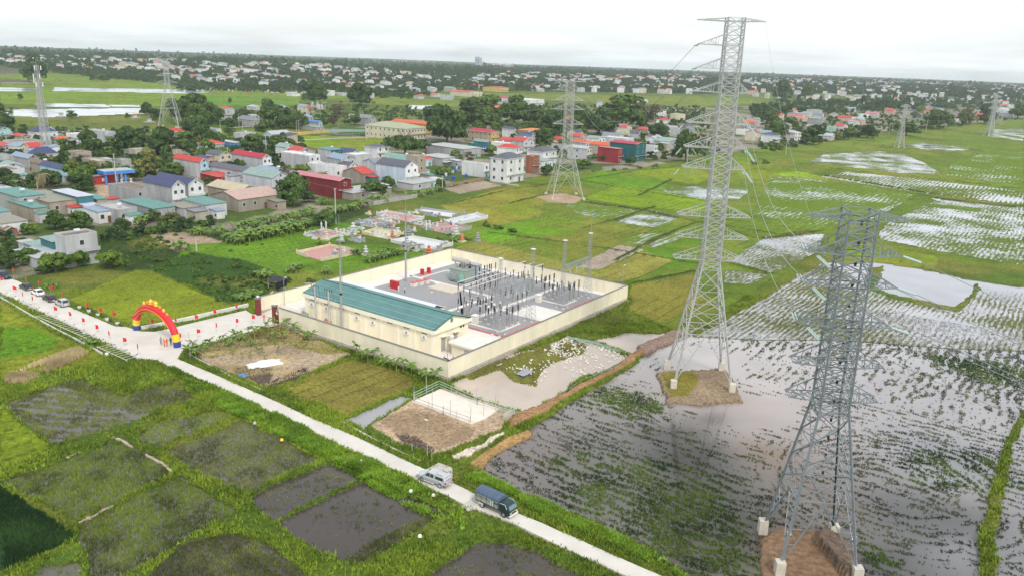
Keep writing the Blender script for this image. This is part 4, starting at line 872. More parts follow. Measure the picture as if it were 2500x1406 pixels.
# telecom mast on the left
b3 = g(116,380,.4); t = thing('telecom_mast','slender telecom lattice mast with antennas among blue roofs at the left','mast',(b3.x,b3.y,.4),R(30))
h3 = zt((b3.x,b3.y),162); m = MB(); n = 26
def c3(k): w_ = 3.1 * (1 - .62 * k); z = h3 * k; return [Vector((w_ * math.cos(q),w_ * math.sin(q),z)) for q in (.52,2.62,4.71)]
for i in range(3): MB().tube(c3(0)[i],c3(1)[i],.16,.1).build('leg',tsteel,t)
for k in range(n):
	a = c3((k / n) ** .9); b = c3(((k + 1) / n) ** .9)
	for i in range(3): j = (i + 1) % 3; m.tube(a[i],b[j],.07); m.tube(a[j],b[i],.07); m.tube(b[i],b[j],.05)
m.build('bracing',tsteel,t)
for k,z in enumerate((h3 * .99,h3 * .90,h3 * .81)):
	for q in range(3): a = q * 2.1 + k; MB().cbox((1.9 * math.cos(a),1.9 * math.sin(a),z - 2),(.45,.45,2.3)).build('antenna',white,t)
MB().tube((0,0,h3),(0,0,h3 + 3),.06).build('lightning_rod',tsteel,t)
t = thing('telecom_platform','square lattice antenna frame halfway up beside the telecom mast','antenna frame',(b3.x - 2.8,b3.y + 4,.4),R(20)); zz = zt((b3.x - 2.8,b3.y + 4),196)
m = MB(); lattice(m,(0,0,0),(0,0,zz),2.6,1.7,14,.1,.06); m.build('frame',tsteel,t)
for s in (-1,1): MB().cbox((1.6 * s,0,zz - 2),(.4,.4,2.4)).build('antenna',white,t)
# strain insulators and wires
NM = ['top','second','third','fourth','fifth','sixth']
def side(tips,s): return [p for q,z,p in tips if q == s]
def order(tips,s): return sorted(side(tips,s),key=lambda p: -p.z)
L2 = order(tips2,-1); R2 = order(tips2,1); L1 = order(tips1,-1); R1 = order(tips1,1); L5 = order(tips5,-1); R5 = order(tips5,1); L4 = order(tips4,-1); R4 = order(tips4,1)
def pair(ta,a,tb,b,lab,sag,ins_a=True,ins_b=True,r=.04):
	A = wpt(ta,a); Bp = wpt(tb,b) if tb else b; end_a,end_b = A,Bp
	if ins_a: end_a = strain('glass insulator at the ' + ins_a,A,Bp - Vector((0,0,2)))
	if ins_b: end_b = strain('glass insulator at the ' + ins_b,Bp,A - Vector((0,0,4)))
	wire(lab,end_a,end_b,sag,r)
fp,tp = 'foreground pylon','tallest pylon'
for i in range(1,4):
	pair(T2,L2[i],T1,R1[min(i + 1,len(R1) - 1)],f'thin wire from the {NM[i]} left arm of the {fp} back to the {tp}',3,f'{NM[i]} left arm of the {fp}, outer one',f'{NM[i]} long right arm of the {tp}')
	strain(f'glass double insulator inside the {NM[i]} left arm of the {fp}',wpt(T2,L2[i] + Vector((.7,-.9,-.1))),wpt(T2,L2[i] + Vector((4,-4.5,-3.0))),1.9)
	off = Vector((150 + 12 * i,20,14 - 5 * i)); pair(T2,R2[i],None,off,f'thin wire leaving the {NM[i]} right arm of the {fp} towards the lower right',5,f'{NM[i]} right arm of the {fp}',None)
	off = Vector((150 + 12 * i,5,14 - 5 * i)); pair(T2,L2[i] + Vector((1.2,-1,0)),None,off,f'thin wire from the inner {NM[i]} left insulator of the {fp}',5,None,None)
pair(T2,L2[0],T1,R1[0],f'thin earth wire from the {fp} top arm to the {tp}',2,None,None,.02)
for i in range(3):
	pair(T1,L1[i + 1],T5,R5[min(i + 1,len(R5) - 1)],f'thin wire from the {NM[i + 1]} left arm of the {tp} to the earth-pad pylon',9,f'{NM[i + 1]} upper left arm of the {tp}',f'{NM[i + 1]} right arm of the pylon on the earth pad')
	pair(T5,L5[i + 1],T4,R4[i + 1],f'thin wire from the {NM[i + 1]} left arm of the earth-pad pylon to the left pylon',12,f'{NM[i + 1]} left arm of the pylon on the earth pad',None)
for i in range(4,9):                                                     # hanging jumper strings of the tallest pylon
	p = wpt(T1,L1[min(i,len(L1) - 1)])
	for k,d in enumerate((Vector((-1.5,0,-2.0)),Vector((.4,0,-2.6)),Vector((1.6,0,-2.2)))):
		if i < 7: strain(f'hanging glass insulator of the {["fifth", "sixth", "seventh", "eighth", "ninth"][i - 4]} left arm of the {tp}, {["left", "middle", "right"][k]} string',p + Vector((k * .8 - .3,0,-.1)),p + Vector((k * .8 - .3,0,0)) + d * 3,1.3,.07)
for i in (2,3,4): strain(f'pale glass insulator slanting down from the {NM[i]} right arm of the {tp}',wpt(T1,R1[i] + Vector((.3,-.3,-.3))),wpt(T1,R1[i] + Vector((6,-6,-9))),2.0,.09)
for i in range(1,3): wire(f'thin wire from the {NM[i]} right arm of the {tp} to the small pylon',wpt(T1,R1[i]),wpt(T6,order(tips6,-1)[i]),14,.03,24)
for i in range(0,3): wire(f'thin wire between the two small distant pylons at the right, {NM[i]} one',wpt(T6,order(tips6,1)[i]),wpt(T7,order(tips7,-1)[i]),6,.04)
wire('low service wire from the village to the left along the lane',g(430,330,9),g(860,470,8),3)
# concrete poles in the village and fields (surveyed foot and top)
def cpole(foot,top,lab,light=False,r=.16):
	b = g(*foot,.3); h = max(4,zt((b.x,b.y),top) - .3); t = thing('utility_pole',lab,'pole',tuple(b),YAW,'concrete poles')
	MB().tube((0,0,0),(0,0,h),r * 1.4,r,6,True).build('shaft',pc,t)
	if light: MB().path([(0,0,h),(0,-.9,h + .5),(0,-2.2,h + .6)],.08).build('lamp_arm',white,t); MB().cbox((0,-2.3,h + .5),(.3,.7,.15)).build('lamp_head',white,t)
	else: MB().tube((-.8,0,h - .4),(.8,0,h - .4),.06).build('crossarm',pc,t)
for foot,top,lab in (((820,548),460,'white pole beside the banana grove left of the graveyard'),((1677,400),350,'white pole at the edge of the green field below the red roofs'),((682,398),357,'pole behind the red-roofed house with white porch'),
	((557,398),360,'left pole between the two red-roofed houses'),((650,372),332,'pole rising behind the red ridge roof'),((530,396),366,'pole at the corner of the red-roofed house with blue front'),
	((484,452),400,'dark pole in front of the house with the blue front'),((92,462),432,'pole between the two coconut palms'),((1918,378),330,'pole standing in the field edge under the big tree on the right'),
	((2063,330),300,'pole among roofs in the right village'),((2260,325),292,'pole at the field edge right of the small pylon'),((2170,330),300,'pole left of the small distant pylon'),((1832,276),243,'tall pole behind the tallest pylon'),
	((1080,468),430,'pole beside the shop with blue signs'),((555,477),420,'pole by the red market awnings'),((285,455),376,'pole left of the fuel station'),((1395,250),222,'pole behind the tree belt'),((895,345),300,'pole by the open green-roofed shed'),
	((480,615),582,'thin pole standing in the bare plot')): cpole(foot,top,lab)
for foot,top,lab in (((584,312),280,'curved street lamp at the left of the yellow wall road'),((616,312),282,'curved street lamp below the grey house in the trees'),((672,320),288,'curved street lamp on the bend of the village road'),((538,316),296,'short curved street lamp left of the tree row'),
	((492,305),284,'curved street lamp beside the dark trees'),((485,305),288,'second curved street lamp beside the dark trees'),((594,345),302,'curved street lamp above the grey flat roof'),((724,326),297,'street lamp at the end of the yellow wall, left one'),((730,326),295,'street lamp at the end of the yellow wall, right one')): cpole(foot,top,lab,True,.12)
# ================================================================ VEHICLES
def glassm(): return dk
tyre = blk; rim = pmat('wheel_rim',(.55,.55,.56),.35,metal=.6,var=0)
def wheel(t,x,y,r,w_):
	o = MB().lathe([(r * .6,-w_ / 2),(r * .94,-w_ / 2),(r,-w_ * .3),(r,w_ * .3),(r * .94,w_ / 2),(r * .6,w_ / 2)],n=16,ax='y').build('wheel',tyre,t,(x,y,r))
	s = 1 if y > 0 else -1
	MB().lathe([(r * .1,w_ * .5 * s),(r * .6,w_ * .42 * s),(r * .62,w_ * .51 * s)],n=12,ax='y').build('rim',rim,o)
def loft(mb,secs):                       # secs: list of (x, [(y,z)...half profile from bottom centre out to top centre])
	k = len(mb.v); n = len(secs[0][1])
	full = []
	for x,pr in secs:
		full.append([(x,y,z) for y,z in pr] + [(x,-y,z) for y,z in reversed(pr)])
	m = len(full[0])
	for s in full: mb.v += s
	for i in range(len(full) - 1):
		for j in range(m):
			j2 = (j + 1) % m; mb.face((k + i * m + j,k + i * m + j2,k + (i + 1) * m + j2,k + (i + 1) * m + j))
	mb.face(tuple(k + m - 1 - j for j in range(m))); mb.face(tuple(k + (len(full) - 1) * m + j for j in range(m)))
	return mb
def car(lab,p,yaw,paint,L=4.5,W=1.78,kind='sedan',grp='cars parked along the lane',cat='car'):
	t = thing('parked_car',lab,cat,p,yaw,grp); w_ = W / 2; suv = kind == 'suv'; hh = .98 if suv else .86; ht = 1.68 if suv else 1.43
	bd = MB(); xs = [(-L / 2,.82,.38,hh * .82),(-L / 2 + .12,.95,.28,hh),(-L / 2 + .6,1,.25,hh + .02),(0,1,.22,hh),(L / 2 - 1.15,1,.24,hh - .03),(L / 2 - .25,.94,.26,hh - .17),(L / 2,.78,.36,hh - .32)]
	loft(bd,[(x,[(w_ * s * .9,z0),(w_ * s,z0 + .15),(w_ * s,(z0 + z1) / 2 + .1),(w_ * s * .93,z1 - .04),(w_ * s * .55,z1)]) for x,s,z0,z1 in xs]); bd.build('body',paint,t,smooth=False)
	x0,x1,x2,x3 = (-L / 2 + .05,-L / 2 + .45,L / 2 - 2.25,L / 2 - 1.35) if suv else (-L / 2 + .55,-L / 2 + 1.35,L / 2 - 2.15,L / 2 - 1.3)
	cb = MB(); wt = w_ * .74; wb = w_ * .93
	loft(cb,[(x0,[(wb * .9,hh - .05),(wb * .9,hh)]),(x1,[(wb,hh - .05),(wt,ht - .03)]),(x2,[(wb,hh - .05),(wt,ht)]),(x3,[(wb * .9,hh - .06),(wb * .9,hh - .04)])]); cb.build('cabin',paint,t)
	def gl(name,pts): m_ = MB(); m_.poly(pts); return m_.build(name,dk,t)
	def ins_(a,b,k): return tuple(a[i] + (b[i] - a[i]) * k for i in range(3))
	e = .015
	gl('rear_window',[(x0 + .06 - e * 3,-wb * .78,hh + .06),(x0 + .06 - e * 3,wb * .78,hh + .06),(x1 - .06 - e * 3,wt * .88,ht - .08 + e),(x1 - .06 - e * 3,-wt * .88,ht - .08 + e)])
	gl('windscreen',[(x3 - .06 + e * 3,wb * .8,hh + .02),(x3 - .06 + e * 3,-wb * .8,hh + .02),(x2 + .05 + e * 3,-wt * .88,ht - .06 + e),(x2 + .05 + e * 3,wt * .88,ht - .06 + e)])
	xm = (x1 + x2) / 2
	for s in (-1,1):
		for a,b,c,d in ((x0 + .45,xm - .05,x1 + .05,xm - .05),(xm + .05,x3 - .45,xm + .05,x2 - .05)):
			f = lambda z: (wb + (wt - wb) * (z - hh) / (ht - hh) + .012) * s
			gl('side_window',[(a,f(hh + .07),hh + .07),(b,f(hh + .07),hh + .07),(d,f(ht - .1),ht - .1),(c,f(ht - .1),ht - .1)])
		MB().box(L / 2 - .16,s * w_ * .62 - .14,hh - .38,L / 2 + .01 - .06,s * w_ * .62 + .14,hh - .25).build('headlight',white,t)
		MB().box(-L / 2 - .01,s * w_ * .68 - .14,hh - .28,-L / 2 + .1,s * w_ * .68 + .14,hh - .1).build('tail_light',redp,t)
		for x in (-L / 2 + .85,L / 2 - .88): wheel(t,x,s * (w_ - .08),.33 if not suv else .37,.22)
	MB().box(-L / 2 - .03,-.25,hh - .36,-L / 2 + .06,.25,hh - .24).build('number_plate',white,t); MB().box(-L / 2 - .02,-w_ * .85,.3,-L / 2 + .2,w_ * .85,.48).build('bumper',galvd,t)
	return t
pblack = pmat('car_paint_black',(.012,.014,.022),.25,var=0,spec=.6); pwhite = pmat('car_paint_white',(.78,.78,.76),.3,var=0,spec=.5); psilver = pmat('car_paint_silver',(.52,.54,.54),.32,metal=.25,var=0.03)
def head_(a,b): return math.atan2(b[1] - a[1],b[0] - a[0])
LY = head_(g(1108,1179,.5),g(438,868,.5)); LY2 = head_(g(174,751,.5),g(27,680,.5))
for (px,py),pt,kd,lab,L in (((64,705),pblack,'sedan','black saloon car, first behind the dark vehicle at the left edge',4.8),((93,719),pwhite,'sedan','white saloon car parked on the lane between two black saloons',4.6),((121,733),pblack,'sedan','black saloon car parked between the white saloon and the silver hatchback-style car',4.7),((152,745),psilver,'suv','silver off-road car, last of the row on the lane',4.5)):
	p = g(px,py,.5); car(lab,tuple(p),LY2,pt,L,1.82,kd)
p = g(10,679,.5); car('dark blue pickup-like car facing the camera at the left edge of the photo',tuple(p),LY2 + math.pi + .15,pmat('car_paint_navy',(.02,.03,.06),.3,var=0),5.0,1.9,'suv')
# silver pickup with canopy
def pickup(p,yaw):
	t = thing('pickup_truck','silver double-cab pickup with rear canopy, driving on the lane behind the covered truck','pickup truck',p,yaw); L,w_ = 5.2,.9; hh = 1.1
	bd = MB(); xs = [(-2.55,.93,.62,1.06),(-2.5,.97,.5,hh),(-.6,1,.45,hh),(.4,1,.45,hh),(1.25,1,.45,1.08),(2.3,.95,.5,.98),(2.6,.8,.55,.82)]
	loft(bd,[(x,[(w_ * s * .88,z0),(w_ * s,z0 + .12),(w_ * s,z1 - .12),(w_ * s * .92,z1)]) for x,s,z0,z1 in xs]); bd.build('body',psilver,t)
	cb = MB(); wt,wb = .66,.86; loft(cb,[(-.62,[(wb,hh - .05),(wb,hh)]),(-.55,[(wb,hh - .05),(wt,1.72)]),(.65,[(wb,hh - .05),(wt,1.74)]),(1.35,[(wb * .95,1.0),(wb * .95,1.05)])]); cb.build('cab',psilver,t)
	cn = MB(); wc = .78; loft(cn,[(-2.5,[(wb,hh - .05),(wc,1.2),(wc * .92,1.3)]),(-2.25,[(wb,hh - .05),(wc,1.66),(wc * .92,1.74)]),(-.7,[(wb,hh - .05),(wc,1.72),(wc * .9,1.8)]),(-.64,[(wb,hh - .05),(wc,1.68),(wc * .9,1.74)])]); cn.build('canopy',psilver,t)
	def gl(name,pts): m_ = MB(); m_.poly(pts); return m_.build(name,dk,t)
	for s in (-1,1):
		f = lambda z: s * (wb + (wt - wb) * (z - hh) / .63 + .015); h2 = lambda z: s * (wb + (wc - wb) * (z - hh) / .6 + .03)
		gl('side_window',[(-.48,f(1.16),1.16),(.12,f(1.16),1.16),(.12,f(1.6),1.6),(-.42,f(1.6),1.6)]); gl('side_window',[(.2,f(1.16),1.16),(1.02,f(1.16),1.16),(.6,f(1.62),1.62),(.2,f(1.62),1.62)])
		gl('canopy_window',[(-2.15,h2(1.2),1.2),(-.8,h2(1.2),1.2),(-.85,h2(1.58),1.58),(-2.1,h2(1.58),1.58)])
		MB().tube((-1.9,s * .62,1.83),(-.9,s * .62,1.86),.03).build('roof_rail',dk,t); MB().box(-2.62,s * .78 - .1,.78,-2.5,s * .78 + .1,1.08).build('tail_light',redp,t)
		MB().box(2.42,s * .62 - .18,.8,2.56,s * .62 + .18,.95).build('headlight',white,t); MB().box(-.7,s * .95 - .08,.38,1.3,s * .95 + .06,.44).build('side_step',alu,t)
		for x in (-1.65,1.5): wheel(t,x,s * .82,.39,.26); MB().lathe([(.40,-.02),(.5,-.02),(.5,.02),(.40,.02)],(x,s * .90,.45),12,'y').build('wheel_arch',psilver,t)
		MB().box(1.05,s * 1.0 - .12,1.15,1.2,s * 1.0 + .12,1.35).build('door_mirror',psilver,t)
	gl('windscreen',[(1.30,.75,1.1),(1.30,-.75,1.1),(.75,-.58,1.7),(.75,.58,1.7)]); gl('rear_window',[(-2.53,-.66,1.22),(-2.53,.66,1.22),(-2.32,.62,1.62),(-2.32,-.62,1.62)])
	MB().box(-2.72,-.85,.48,-2.56,.85,.62).build('rear_bumper',galvd,t); MB().box(2.5,-.8,.4,2.68,.8,.6).build('front_bumper',psilver,t); MB().box(-2.74,-.25,.52,-2.725,.25,.64).build('number_plate',white,t)
a = g(1032,1178,.5); b = g(1085,1198,.5); pickup(tuple(g(1060,1176,.52)),head_(b,a))
# covered truck
def truck(p,yaw):
	t = thing('covered_truck','dark green covered truck with blue tarpaulin driving on the lane ahead of the pickup','truck',p,yaw); dg = pmat('truck_dark_green',(.018,.05,.05),.35,var=.1); tarp = pmat('tarp_blue_grey',(.085,.125,.185),.75,var=.2,bump=.5,bscale=3); tp2 = pmat('side_slats',(.36,.35,.27),.8,var=.3); w_ = .98
	MB().box(-3.0,-.4,.55,2.2,.4,.75).build('chassis',blk,t); MB().box(-3.0,-w_,.8,.95,w_,.95).build('load_bed',dg,t)
	for s in (-1,1):
		bx = MB().box(-2.98,s * w_ - .04,.95,.93,s * w_ + .04,1.9).build('side_board',tp2,t)
		for z in (1.15,1.38,1.6): MB().box(-2.95,s * (w_ + .045) - .012,z,.1,s * (w_ + .045) + .012,z + .06).build('rail',pmat('pale_rail',(.6,.56,.42),.7),bx)
		for x in (-2.9,-2.0,-1.1,-.2,.2,.85): MB().box(x,s * (w_ + .06) - .015,.95,x + .06,s * (w_ + .06) + .015,1.9).build('stake',dg,bx)
		MB().box(-.45,s * (w_ + .062) - .012,1.0,.1,s * (w_ + .062) + .012,1.75).build('side_door',alu,bx)
		MB().box(-2.4,s * (w_ + .05) - .02,.62,-1.6,s * (w_ + .05) + .02,.75).build('white_board',white,t)
		for x in (-1.9,1.75): wheel(t,x,s * .82,.41,.26)
	m = MB(); hp = [(w_ + .04,1.45),(w_ + .05,1.75),(w_ * .98,2.15),(w_ * .7,2.4),(.35,2.5)]
	xs = np.linspace(-3.05,1.0,13); loft(m,[(x,[(y,z - (.05 if i % 2 else 0) - (.0)) for y,z in hp]) for i,x in enumerate(xs)]); m.build('tarpaulin',tarp,t)
	cb = MB(); loft(cb,[(1.02,[(.86,.6),(.92,.8),(.92,1.35),(.8,2.0),(.5,2.06)]),(1.8,[(.86,.5),(.92,.8),(.92,1.35),(.8,1.98),(.5,2.05)]),(2.35,[(.86,.5),(.92,.7),(.92,1.3),(.8,1.72),(.5,1.8)]),(2.66,[(.84,.5),(.9,.7),(.9,1.18),(.7,1.22),(.5,1.24)]),(2.72,[(.8,.5),(.86,.7),(.86,1.0),(.7,1.05),(.5,1.06)])]); cb.build('cab',dg,t)
	def gl(pts,nm='windscreen'): m_ = MB(); m_.poly(pts); return m_.build(nm,dk,t)
	m_ = MB(); m_.poly([(2.40,.74,1.72),(2.40,-.74,1.72),(2.70,-.78,1.26),(2.70,.78,1.26)]); m_.build('windscreen',pmat('windscreen_glass',(.12,.2,.22),.1,var=0,spec=.7),t)
	for s in (-1,1):
		gl([(1.2,s * .945,1.38),(2.2,s * .945,1.38),(2.0,s * .86,1.85),(1.25,s * .86,1.85)],'side_window')
		MB().path([(1.15,s * .93,1.9),(1.95,s * .90,1.92),(2.35,s * .96,1.35)],.03).build('rain_gutter',white,t); MB().box(2.68,s * .62 - .13,.72,2.76,s * .62 + .13,.88).build('headlight',white,t)
		MB().path([(2.3,s * .92,1.4),(2.5,s * 1.15,1.5),(2.5,s * 1.15,1.2)],.03).build('door_mirror',dk,t)
	MB().box(2.62,-.88,.38,2.82,.88,.56).build('front_bumper',white,t); MB().box(2.735,-.55,.95,2.76,.55,1.02).build('grille_strip',pmat('yellow_trim',(.6,.5,.1),.5),t); MB().box(2.83,-.22,.42,2.84,.22,.54).build('number_plate',white,t)
a = g(1185,1235,.5); b = g(1250,1265,.5); truck(tuple(g(1214,1244,.52)),head_(a,b) )
# motorcycles by the pump house
def moto(lab,p,yaw,c):
	t = thing('motorcycle',lab,'motorcycle',p,yaw,'motorcycles in the compound corner')
	for x in (-.62,.62): MB().lathe([(.2,-.05),(.3,-.05),(.3,.05),(.2,.05)],(x,0,.3),12,'y').build('wheel',blk,t)
	MB().box(-.45,-.12,.35,.25,.12,.62).build('engine_body',c,t); MB().box(-.6,-.12,.66,.1,.12,.78).build('seat',blk,t)
	MB().path([(.62,0,.3),(.42,0,.95)],.05).build('fork',alu,t); MB().path([(.38,-.3,1.0),(.42,0,.97),(.38,.3,1.0)],.03).build('handlebar',blk,t); MB().box(.38,-.1,.75,.52,.1,.92).build('headlight',c,t); MB().box(.15,-.18,.3,.3,.18,.75).build('leg_shield',c,t)
for k,(a,b,lab) in enumerate(((6.6,4.2,'leftmost motorcycle in the compound corner, red and black'),(5.2,5.4,'middle motorcycle in the compound corner, black'),(4.0,6.8,'rightmost black motorcycle nearest the pump house wall'),(4.4,4.4,'red motorcycle nearest the front corner of the wall'))):
	moto(lab,tuple(P2(a,b,YZ)),YAW + 1.3 + .3 * k,redp if k in (0,3) else blk)
# ================================================================ PEOPLE
def person(lab,p,yaw,shirt,trous,hat=None,arm=0.0,h=1.68,lean=0.0):
	s = h / 1.7; J = [(0,0,.95),(0,0,1.2),(0,.01,1.42),(0,.02,1.53),(0,.03,1.62),(.19,0,1.40),(.27,.03,1.13),(.27,.12,.88 + arm),(-.19,0,1.40),(-.27,.03,1.13),(-.25,.12,.88),(.1,0,.9),(.12,.03,.5),(.13,-.02,.06),(.13,.13,.03),(-.1,0,.9),(-.12,.05,.5),(-.14,0,.06),(-.14,.15,.03)]
	E_ = [(0,1),(1,2),(2,3),(3,4),(2,5),(5,6),(6,7),(2,8),(8,9),(9,10),(0,11),(11,12),(12,13),(13,14),(0,15),(15,16),(16,17),(17,18)]
	rad = [.14,.14,.15,.055,.10,.07,.05,.035,.07,.05,.035,.10,.07,.05,.04,.10,.07,.05,.04]
	me = bpy.data.meshes.new('b'); me.from_pydata([(x * s,y * s + lean * max(0,z - .9),z * s) for x,y,z in J],E_,[]); o = bpy.data.objects.new('b',me); col.objects.link(o)
	md = o.modifiers.new('s','SKIN'); me.skin_vertices[0].data[0].use_root = True
	for v_,r_ in zip(me.skin_vertices[0].data,rad): v_.radius = (r_ * s,r_ * s * .8)
	o.modifiers.new('u','SUBSURF').levels = 1
	dg = bpy.context.evaluated_depsgraph_get(); nm = bpy.data.meshes.new_from_object(o.evaluated_get(dg)); bpy.data.objects.remove(o)
	skin = pmat('skin',(.45,.27,.18),.6,var=0); nm.materials.clear()
	for m_ in (shirt,trous,skin,blk): nm.materials.append(m_)
	for f in nm.polygons:
		z = f.center.z / s; x = abs(f.center.x / s); f.material_index = 2 if z > 1.49 or (x > .2 and z < 1.0 and z > .7) else (3 if z < .1 else (1 if z < .95 else 0))
	nm.shade_smooth(); t = thing('person',lab,'person',p,yaw); obj('body',nm,t)
	MB().lathe([(.09,1.60),(.105,1.66),(.09,1.74),(.02,1.78)],(0,.02,0),8).build('helmet' if hat else 'hair',hat or blk,t)
orange = pmat('orange_coverall',(.75,.12,.02),.8,var=.1); greyc = pmat('grey_shirt',(.22,.24,.28),.8); darkc = pmat('dark_trousers',(.03,.03,.05),.8); whc = pmat('white_shirt',(.75,.74,.72),.8)
person('person in grey shirt and dark trousers standing left of the two orange workers',tuple(g(394,842,.5)),.6,greyc,darkc); person('person in orange coveralls, left one of the pair by the arch foot',tuple(g(402,845,.5)),2.4,orange,orange,orange)
person('person in orange coveralls, right one of the pair by the arch foot',tuple(g(408,845,.5)),-2.2,orange,orange,orange); person('person in black clothes leaning beside the right foot of the arch',tuple(g(418,843,.5)),1.0,darkc,darkc,lean=.2)
person('person in orange coveralls standing in the compound gateway',tuple(g(645,784,.55)),.3,orange,orange,orange); person('person in white shirt standing beside the red fire cabinets, right one',tuple(P2(43.6,34.3,YZ)),2.0,whc,darkc); person('person in white shirt next to the red fire cabinets, left one',tuple(P2(45.2,33.8,YZ)),1.0,whc,whc)
# ================================================================ ARCH, FLAGS, PLANTERS
A = g(334,804,ZR + .02); B = g(433,846,ZR + .02); ca = (A + B) / 2; ax = (B - A); L = ax.length; ax.normalize(); Hh = 6.3; rr_ = .70
t = thing('inflatable_arch','red and yellow inflatable arch with blue feet and golden crest over the lane','arch',tuple(ca),math.atan2(ax.y,ax.x))
def cpt(f): th = math.pi * (1 - f); return Vector((math.cos(th) * L / 2,0,max(0,math.sin(th)) ** .82 * Hh + .0))
def seg(name,f0,f1,m,r=rr_,n=6):
	mb = MB(); P = [cpt(f0 + (f1 - f0) * i / n) for i in range(n + 1)]; k = 12; rings = []
	for i,p_ in enumerate(P):
		d = (P[min(i + 1,n)] - P[max(i - 1,0)]).normalized(); a_ = Vector((0,1,0)); b_ = d.cross(a_); rings.append(len(mb.v))
		for q in range(k): th = q * 2 * math.pi / k; mb.v.append(tuple(p_ + (a_ * math.cos(th) + b_ * math.sin(th)) * r))
	for i in range(n):
		for q in range(k): mb.face((rings[i] + q,rings[i] + (q + 1) % k,rings[i + 1] + (q + 1) % k,rings[i + 1] + q))
	mb.face(tuple(rings[0] + q for q in reversed(range(k)))); mb.face(tuple(rings[-1] + q for q in range(k)))
	return mb.build(name,m,t,smooth=False)
ared = pmat('arch_red',(.70,.025,.04),.45,var=.05); ayel = pmat('arch_yellow',(.85,.60,.03),.45,var=.05); ablu = pmat('arch_blue',(.03,.06,.28),.45,var=.05); aor = pmat('arch_orange',(.80,.25,.03),.45,var=.05)
def fz(z): 
	lo,hi = 0,.5
	for _ in range(30):
		m_ = (lo + hi) / 2
		if cpt(m_).z < z: lo = m_
		else: hi = m_
	return lo
f1_,f2_ = fz(1.1),fz(2.5)
seg('blue_foot',0,f1_,ablu,rr_ * 1.04,3); seg('yellow_band',f1_,f2_,ayel,rr_ * 1.02,3); seg('red_span',f2_,1 - f2_,ared,rr_,18); seg('yellow_band',1 - f2_,1 - f1_,ayel,rr_ * 1.02,3); seg('blue_foot',1 - f1_,1,ablu,rr_ * 1.04,3)
m = MB(); m.path([cpt(f2_ + (1 - 2 * f2_) * (.12 + .76 * i / 16)) + Vector((0,-.74,-.25)) for i in range(17)],.13,5); m.build('orange_trim',aor,t); m = MB(); m.path([cpt(f2_ + (1 - 2 * f2_) * (.2 + .6 * i / 14)) + Vector((0,-.4,-.72)) for i in range(15)],.12,5); m.build('orange_trim',aor,t)
for k,f in enumerate((.34,.40,.46,.5,.54,.60,.66,.72)):
	p_ = cpt(f) + Vector((0,0,.75)); s_ = .62 if 2 <= k <= 4 else .4; m = MB(); m.lathe([(.1,0),(s_ * .7,.1),(s_ * .5,s_ * .8),(s_ * .75,s_),(.06,s_ * 1.9)],tuple(p_),7); m.build('crest_puff',aor if k % 2 else ayel,t)
for sgn in (-1,1):
	for yy in (-3.2,3.2): MB().tube(cpt(.5 + .22 * sgn),(sgn * (L / 2 - 1.2),yy,0),.025).build('guy_rope',pmat('rope_yellow',(.6,.55,.2),.8),t)
fm_pole = pmat('bamboo_pole',(.5,.42,.28),.8); fl_m = pmat('flag_red',(.72,.02,.035),.6,var=.06)
FL = [((34,683),654,'r'),((65,694),674,'r'),((95,702),685,'r'),((124,716),700,'r'),((152,733),713,'r'),((211,757),737,'r'),((243,770),750,'r'),((276,781),761,'r'),((324,791),769,'r'),((371,805),778,'r'),
	  ((428,795),773,'r'),((477,788),769,'r'),((522,775),753,'r'),((576,762),740,'r'),((3,699),676,'l'),((33,716),699,'l'),((56,732),713,'l'),((80,745),722,'l'),((134,772),747,'l'),((170,780),761,'l'),
	  ((202,796),777,'l'),((235,813),792,'l'),((266,828),807,'l'),((302,845),823,'l'),((337,868),838,'l'),((440,838),812,'g'),((482,826),803,'g'),((528,812),787,'g'),((577,800),777,'g'),((616,792),768,'g'),((400,840),820,'x')]
NEARF = {'r': 'far verge of the lane','l': 'near edge of the lane','g': 'near edge of the entry road','x': 'arch'}; cnt = {}
ORD = ['first','second','third','fourth','fifth','sixth','seventh','eighth','ninth','tenth','eleventh','twelfth','thirteenth','fourteenth','fifteenth','sixteenth']
for (ft,ty,kd) in FL[:-1]:
	cnt[kd] = cnt.get(kd,0) + 1; b = g(*ft,.5); h = max(1.9,min(3.2,zt((b.x,b.y),ty) - .5)); t = thing('flag',f'red flag along the {NEARF[kd]}, {ORD[cnt[kd] - 1]} from the left','flag',tuple(b),rnd.uniform(-.9,.9),'red flags lining the lane')
	MB().tube((0,0,0),(0,0,h),.03,.02).build('pole',fm_pole,t); m = MB(); w_ = rnd.uniform(.5,.8); dp = rnd.uniform(.25,.8); n = 5
	for i in range(n):
		x0,x1 = w_ * i / n,w_ * (i + 1) / n; y0,y1 = .12 * math.sin(x0 * 6),.12 * math.sin(x1 * 6); zz = lambda x: h - dp * x
		m.poly([(x0,y0,zz(x0) - 1.0 * (1 - .5 * x0)),(x1,y1,zz(x1) - 1.0 * (1 - .5 * x1)),(x1,y1,zz(x1)),(x0,y0,zz(x0))])
	m.build('cloth',fl_m,t)
PL = [((194,753),0),((217,762),0),((239,771),0),((261,782),0),((287,792),0),((18,721),1),((39,729),1),((57,742),1),((76,750),1),((97,757),1),((118,770),1),((138,779),1),((159,789),1),((182,799),1),((206,812),1),((231,824),1),((253,835),1),((281,848),1),((310,861),1),((335,872),1),((261,868),2)]
cnt = {}
